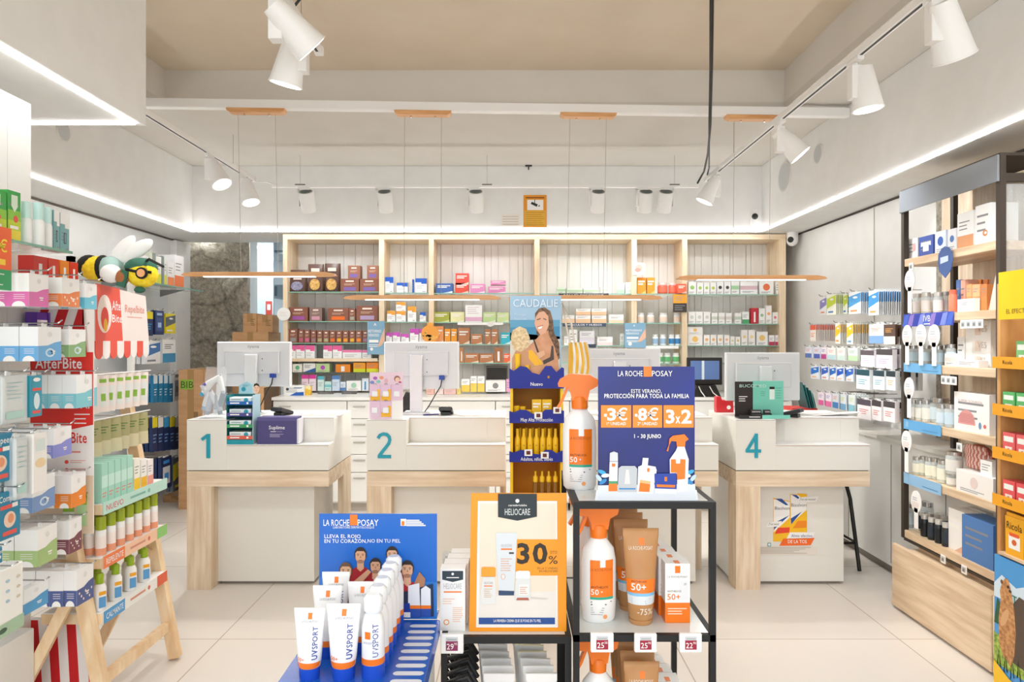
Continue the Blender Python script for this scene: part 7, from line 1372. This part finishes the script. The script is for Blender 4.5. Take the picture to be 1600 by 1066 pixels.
Q([(660, 690), (660, 560), (880, 500), (885, 690)], M('1A2A4C', .5), 3.6); Q([(735, 695), (735, 510), (800, 495), (808, 695)], M('E9EDF4', .4), 4); Q([(735, 695), (735, 645), (808, 645), (808, 695)], M('2850A8', .4), 4.2); Q([(735, 645), (735, 625), (808, 625), (808, 645)], RO, 4.2); Q([(810, 690), (810, 530), (838, 510), (866, 530), (868, 690)], M('E9EDF4', .4), 4); Q([(810, 690), (810, 645), (868, 645), (868, 690)], M('2850A8', .4), 4.2); Q([(810, 645), (810, 625), (868, 625), (868, 645)], RO, 4.2); Q([(672, 695), (672, 615), (745, 612), (748, 695)], M('1C3C9C', .4), 4.3); Q([(672, 695), (672, 665), (748, 665), (748, 695)], OFFW, 4.4)
part('team_photo', b, t)
# white UV tubes and sprays on the tray
uv = tube((PX(484, 1.75), 1.75, ZD), (.074, .172), 0, 'white tube with blue cap, front left on the blue tray', 'F4F3F2', 'uv', 'sun_cream_tube', 'white tubes on the blue tray')
dup(uv, (PX(537, 1.75), 1.75, ZD), 0, 'white tube with blue cap, front right beside the spray', scale=(1.1, 1.1, 1.06))
for i, (x, y) in enumerate(((-.49, 1.87), (-.405, 1.9), (-.495, 1.98))): dup(uv, (x, y, ZD), 0, 'white tube with blue cap behind, %s from the front' % ORD[i+1], scale=(1, 1, 1.08))
t = thing('sun_spray_can', 'white spray can with blue base, first of the row on blue tray', 'spray can', (-.347, 1.76, ZD), 0, 'white spray cans in a row'); SP = t; r = .0285
part('can_body', MB().lathe([(r*.96, 0), (r, .004), (r, .125), (r*.8, .15), (r*.62, .158)], M('F2F2F2', .3), 24), t)
part('blue_base', MB().lathe([(r*1.01, .0), (r*1.012, .034)], M('1F4FC0', .3), 24), t, 'blue base'); part('orange_band', MB().lathe([(r*1.012, .0345), (r*1.012, .05)], RO, 24), t)
part('cap', MB().lathe([(r*.7, .1585), (r*.84, .166), (r*.82, .195), (r*.55, .204)], M('F4F6F8', .15, coat=.3), 20), t, 'frosted white cap')
b = MB().rect(-r*.55, .1, -r*.3, .118, 0, RO).rect(-r*.3, .1, -r*.05, .118, 0, RO).text('LA ROCHE-POSAY', -r*.7, .088, .008, -r*.95, M('A0A0A8', .5), 'l', 0, r*1.1); m2 = MB(); m2.T = Matrix.Translation((r*.6, -r*.84, .056)) @ Matrix.Rotation(-R90, 4, 'Y'); m2.text('UVSPORT', 0, 0, .019, 0, M('3A4A94', .5), 'l', .02); b.add(m2.v, m2.f, M('4A5898', .5)); b.v = [(x, -math.sqrt(max(0, r*r-x*x))-.0006, z) for x, y, z in b.v]; part('print', b, t)
for i in range(1, 6): dup(SP, (-.347, 1.76+.0615*i, ZD), 0, 'white spray can with blue base, %s of the row on blue tray' % ORD[i])
# dark blue promotion poster on the right rack
D = 2.10; s = D/F; t = thing('promotion_poster', 'dark blue promotion poster with three orange price boxes on the rack', 'poster', (PX(1010, D), D, ZT1)); w = 151*s; h = PZ(573, D)-ZT1
b = MB().box(-w/2, 0, .0, w/2, .003, h, noisy('navy_gloss', '0E1758', '13268C', (1, 1, 1), 2, .32)).poly([(-w/2-.01, 0), (w/2+.01, 0), (w/2+.005, .03), (-w/2-.005, .03)], -.0035, -.0005, M('E9ECF2', .2)).box(-w/2, .003, 0, w/2, .1, .003, M('E9ECF2', .3)); part('board', b, t)
def V(X, Y): return (920+X*.22523-1010)*s, PZ(560+Y*.22523, D)-ZT1
b = MB(); y = -.0045; x, z = V(200, 124); b.text('LA ROCHE', x, z, .0235, y, OFFW, 'l', .01, 172*.22523*s); b.text('POSAY', V(436, 0)[0], z, .0235, y, OFFW, 'l', .005, 142*.22523*s); b.rect(*V(378, 127), *V(434, 57), -.004, RO)
def tx(tt, X, Y, W_, sz, bo, m=OFFW, al='l'): x, z = V(X, Y); b.text(tt, x, z, sz, y-.0006, m, al, bo, W_*.22523*s)
tx('ESTE VERANO,', 292, 240, 210, .0165, 0); tx('PROTECCIÓN PARA TODA LA FAMILIA', 106, 275, 586, .018, .05)
for X0_, X1_ in ((83, 293), (303, 507), (516, 726)): b.rect(*V(X0_, 480), *V(X1_, 325), -.004, M('F48A14', .3))
tx('-', 104, 425, 20, .06, .08); tx('3', 126, 428, 62, .05, .1); tx('€', 192, 428, 74, .05, .04); tx('-', 318, 425, 18, .06, .08); tx('8', 338, 428, 64, .05, .1); tx('€', 406, 428, 74, .05, .04); tx('3', 532, 448, 60, .056, .1); tx('x', 598, 448, 34, .042, .08); tx('2', 638, 448, 72, .056, .1); tx('1ª UNIDAD', 123, 462, 132, .0125, .05); tx('2ª UNIDAD', 336, 462, 136, .0125, .05); tx('1 - 30 JUNIO', 313, 552, 186, .0165, .07)
part('lettering', b, t)
b = MB()
def Q(P, m, k=1): b.flat([V(*p) for p in P], -.004-.0006*k, m)
LP = M('E6EAF0', .4); GY = M('BFC4CA', .4)
for X, Y, f in ((90, 830, 1), (700, 830, -1)): 
    for k_, (a, q) in enumerate(((-35, 0), (0, -70), (40, -30), (10, 40))): x, z = V(X+f*a*.6, Y+q*.6); b.oval(x, z, .013, .006, -.0042-.0004*k_, M(['BFD8EC', '3CA8DC', 'E4EEF6', '2C88C8'][k_], .4), 12, 0, f*(-.9+.5*k_))
Q([(62, 985), (62, 880), (735, 870), (740, 985)], M('DCE2EA', .3), 1); Q([(135, 920), (143, 715), (200, 715), (196, 920)], LP, 2); Q([(135, 920), (137, 868), (196, 868), (196, 920)], RO, 3); Q([(137, 868), (137, 850), (197, 850), (197, 868)], M('4C9C6C', .4), 3); Q([(143, 712), (145, 655), (172, 645), (199, 655), (200, 712)], M('D4D8DC', .3), 2); Q([(158, 750), (158, 728), (182, 728), (182, 750)], RO, 3)
Q([(198, 925), (205, 760), (225, 745), (318, 745), (334, 765), (330, 925)], GY, 2.2); Q([(208, 908), (208, 898), (322, 898), (322, 908)], M('3C88C8', .4), 3); Q([(245, 870), (255, 770), (275, 770), (285, 870)], M('E4DCDC', .4), 2.6)
Q([(333, 935), (340, 750), (375, 735), (460, 750), (468, 775), (440, 938)], LP, 3.2); Q([(365, 745), (372, 688), (412, 690), (406, 745)], LP, 3); Q([(344, 922), (352, 860), (424, 870), (418, 925)], RO, 3.6); Q([(352, 860), (354, 840), (426, 852), (424, 868)], M('F4B878', .4), 3.6); Q([(402, 785), (402, 760), (420, 760), (418, 786)], RO, 3.6)
Q([(455, 935), (455, 800), (605, 795), (605, 940)], LP, 4); Q([(455, 900), (452, 798), (605, 794), (606, 905)], M('1C3CA0', .3), 4.3); Q([(468, 890), (468, 872), (596, 876), (594, 894)], RO, 4.6); Q([(522, 850), (522, 820), (540, 820), (540, 850)], RO, 4.6)
Q([(560, 800), (558, 700), (600, 640), (612, 612), (662, 612), (670, 640), (690, 700), (682, 920), (610, 925), (610, 800)], LP, 2.4); Q([(565, 790), (567, 700), (600, 698), (602, 728), (630, 728), (632, 697), (668, 700), (664, 835), (610, 840), (608, 792)], RO, 3); Q([(608, 612), (604, 575), (570, 572), (556, 600), (548, 645), (536, 640), (552, 600), (556, 555), (580, 535), (660, 525), (690, 560), (668, 575), (664, 612)], RO, 3)
part('product_print', b, t); b = MB()
# left black rack with Heliocare poster
LX0, LX1 = -.212, PX(893, 2.1); ZL = .697; 
t = rack('metal_rack', LX0, LX1, 2.1, 2.5, [ZL, .30], 'black square metal rack under the orange framed poster')
D = 2.14; s = D/F; t = thing('framed_poster', 'orange framed poster reading HELIOCARE and 30 percent', 'poster', (PX(810, D), D, ZL)); w = 150*s; h = PZ(771, D)-ZL; OG2 = M('F49A1C', .35)
b = MB().poly([(-w/2-.004, 0), (w/2, 0), (w/2, h), (-w/2+.002, h)], 0, .006, OG2).box(-w/2, .006, 0, w/2, .09, .003, OG2); part('frame', b, t)
def G(X, Y): return (680+X*.28721-810)*s, PZ(760+Y*.28721, D)-ZL
b = MB(); b.flat([G(222, 768), (G(232, 80)), G(663, 80), G(667, 768)], -.0008, M('F0EBE6', .4)); b.flat([G(240, 700), G(242, 92), G(655, 92), G(655, 700)], -.0012, M('EDDCC8', .4)); b.flat([G(240, 710), G(240, 585), G(655, 570), G(655, 710)], -.0016, M('E9E2DA', .4)); b.rect(*G(237, 750), *G(651, 714), -.0018, M('1C4C94', .4)); b.rect(*G(437, 485), *G(668, 288), -.002, OG2); part('poster_print', b, t)
b = MB(); b.flat([G(342, 40), G(553, 40), G(553, 164), G(447, 186), G(342, 166)], -.0035, M('1E2A30', .35)); b.text('HELIOCARE', G(379, 0)[0], G(0, 155)[1], .028, -.004, M('D8DCDC', .4), 'l', .01, 137*.28721*s); b.text('cantabrialabs', G(398, 0)[0], G(0, 107)[1], .009, -.004, OFFW, 'l', .01, 100*.28721*s); b.disc(*G(447, 78), .006, -.0042, -.0036, OFFW, 14)
b.text('30', G(445, 0)[0], G(0, 417)[1], .085, -.0026, M('2A2018', .4), 'l', .1, 166*.28721*s); b.text('%', G(616, 0)[0], G(0, 421)[1], .035, -.0026, M('2A2018', .4), 'l', .01, 50*.28721*s); b.text('DTO.', G(626, 0)[0], G(0, 366)[1], .013, -.0026, M('6A4A20', .4), 'l', 0, 40*.28721*s); b.text('EN LA 2ª UNIDAD', G(556, 0)[0], G(0, 450)[1], .009, -.0026, M('6A4A20', .4), 'l', 0, 110*.28721*s); b.text('EN HELIOCARE', G(566, 0)[0], G(0, 466)[1], .009, -.0026, M('6A4A20', .4), 'l', 0, 100*.28721*s)
b.text('LA PRIMERA CREMA QUE SE PONE EN TU PIEL', G(318, 0)[0], G(0, 738)[1], .012, -.0024, OFFW, 'l', .01, 258*.28721*s); part('lettering', b, t)
b = MB(); ym = -.003
def Q2(P, m, k): b.flat([G(*p) for p in P], -.0024-.0005*k, m)
Q2([(328, 255), (330, 252), (444, 252), (446, 256), (428, 592), (346, 592)], M('D9DEE2', .35), 1); Q2([(345, 592), (345, 565), (430, 568), (428, 592)], M('2C4468', .4), 2); Q2([(358, 345), (358, 337), (418, 337), (418, 345)], RO, 2); Q2([(402, 367), (402, 357), (428, 357), (428, 367)], INK, 2)
b.text('HELIOCARE', G(358, 0)[0], G(0, 330)[1], .013, -.0036, M('B0B4B8', .4), 'l', 0, 60*.28721*s); b.lines(G(356, 0)[0], G(420, 0)[0], G(0, 392)[1], 6, .007, -.0036, M('E0A88C', .5), .002); b.oval(*G(370, 490), .007, .009, -.0036, M('E8B08C', .5), 12); b.oval(*G(370, 490), .005, .007, -.004, M('E2E4E6', .5), 12)
Q2([(252, 640), (248, 560), (262, 492), (322, 492), (332, 560), (328, 640)], M('E2E2E0', .35), 2); Q2([(250, 490), (252, 442), (260, 438), (320, 438), (330, 444), (328, 490)], M('F4A030', .35), 2); b.text('HELIOCARE', G(266, 0)[0], G(0, 530)[1], .01, -.0042, M('B0A8A0', .4), 'l', 0, 48*.28721*s); b.lines(G(266, 0)[0], G(312, 0)[0], G(0, 556)[1], 5, .006, -.0042, M('D8B898', .5), .002); b.rect(*G(266, 543), *G(312, 538), -.0042, RO)
Q2([(434, 612), (434, 520), (446, 500), (510, 500), (518, 520), (518, 612), (500, 620), (450, 620)], M('DDE0DE', .3), 3); Q2([(438, 500), (438, 465), (450, 458), (508, 458), (516, 466), (516, 500)], M('EDEEEE', .3), 3); Q2([(455, 590), (455, 532), (508, 532), (508, 590)], M('F2EEE8', .4), 4); Q2([(440, 618), (446, 604), (505, 604), (512, 618)], M('B0604C', .4), 4); Q2([(520, 610), (520, 600), (620, 608), (600, 616)], M('D4CCC4', .4), 1); b.lines(G(460, 0)[0], G(505, 0)[0], G(0, 545)[1], 4, .006, -.006, M('D8A898', .5), .002)
part('product_print', b, t)
def helio(loc, label, proto=[None]):
    if proto[0]: dup(proto[0], loc, 0, label); return
    t = thing('skincare_carton', label, 'box', loc, 0, 'white cartons with dark chevron'); proto[0] = t; w, h = .076, .188
    part('carton_body', MB().box(-w/2, 0, 0, w/2, .05, h, OFFW), t); b = MB().flat([(-w*.42, h*.97), (w*.42, h*.97), (w*.42, h*.83), (0, h*.79), (-w*.42, h*.83)], -.0005, M('2A3A44', .4)); b.disc(0, h*.92, .004, -.001, -.0005, OFFW, 12).rect(-w*.25, h*.855, w*.25, h*.87, -.001, OFFW).text('HELIOCARE', 0, h*.68, .024, -.001, M('B9BCC0', .4), 'c', 0, w*.72).rect(-w*.36, h*.62, w*.36, h*.64, -.001, RO).lines(-w*.4, w*.1, h*.52, 3, .007, -.001, M('F0C0A0', .5), .002).lines(0, w*.42, h*.38, 8, .006, -.001, M('F4C4A4', .5), .002, 4); b.oval(-w*.25, h*.14, .009, .009, -.001, M('F4A050', .4), 14).oval(-w*.25, h*.14, .006, .006, -.0014, OFFW, 12); part('print', b, t)
for i in range(4): helio((PX(708, 2.16)-.0*i+.006*i, 2.145+.055*i, ZL), 'white carton with dark chevron left of the orange poster, %s in row' % ORD[i])
big_tag(706, 992, 1022, 36, '29', '95', 'white price tag reading 29 on the left rack', 2.085, '8C2C5C')
t = thing('orange_tag', 'silver tag with small orange screen behind the white cartons', 'price tag', (PX(714, 2.42), 2.42, PZ(882, 2.42))); part('case', MB().bbox(-.042, 0, 0, .042, .012, .03, M('D8D6D2', .35), .003), t); part('screen', MB().rect(-.026, .006, .012, .024, -.0006, RO).rect(.012, .006, .026, .024, -.0006, M('5C3424', .5)), t); part('stem', MB().box(-.004, .013, ZL-PZ(882, 2.42), .004, .019, .01, CLEAR), t)
for i, z in enumerate((860, 890, 872)): 
    D_ = 2.36+.03*i; b = MB().bbox(-.045, 0, 0, .045, .02, PZ([866, 885, 875][i], D_)-ZL, CLEAR, .003); tag(b.build('clear_holder', None, (PX(712, D_), D_+.01, ZL)), 'clear acrylic holder behind cartons, %s back' % ORD[i], 'holder')
# lower tier of the left rack: black quilted pouches, white tubes
QB = noisy('black_quilt', '0E0E10', '2A2A2E', (1, 1, 1), 60, .5, .4)
for i in range(6):
    b = MB(); D_ = 2.12+.055*i; b.ball((0, 0, .12), (.04+.003*(i % 2), .024, .115), QB, 18, 12).tube([(-.03, -.01, .2), (-.05, -.02, .24), (.02, -.015, .26), (.05, 0, .2)], .008, QB); 
    tag(b.build('black_pouch', None, (PX(720, D_)+.001*i, D_+.012, .311+.0+.03*0)), 'black quilted pouch on the lower tier, %s from the front' % ORD[i], 'pouch', 'black pouches')
def bag(loc, label, col, strip_, proto={}):
    k = (col, strip_)
    if k in proto: dup(proto[k], loc, R.uniform(-.1, .1), label); return
    t = thing('skincare_tube', label, 'tube', loc, 0, 'white tubes on the lower tier'); proto[k] = t
    part('tube_body', MB().poly([(-.026, 0), (.026, 0), (.047, .26), (-.047, .26)], 0, .012, M(col, .35)).lathe([(.024, 0), (.024, .03)], M(col, .35), 16, 0, .006), t); part('crimp', MB().box(-.0475, .001, .24, .0475, .009, .262, M(strip_, .4)), t, 'crimped top edge'); part('print', MB().disc(0, .225, .004, -.001, -.0002, INK, 10).rect(-.02, .213, .02, .217, -.001, INK).lines(-.025, .025, .19, 4, .02, -.001, GREYI, .002), t)
for i in range(6): bag((PX(780, 2.13)-.006*i, 2.13+.05*i, .311+.0), 'white tube in the middle row of lower tier, %s from the front' % ORD[i], 'ECEAE8', 'E2DFDC')
for i in range(6): bag((PX(846, 2.13)-.008*i, 2.13+.05*i, .311), 'white tube in the right row of lower tier, %s from the front' % ORD[i], 'F1EFEC', 'E9E6E0' if i < 3 else 'F0E4B8')
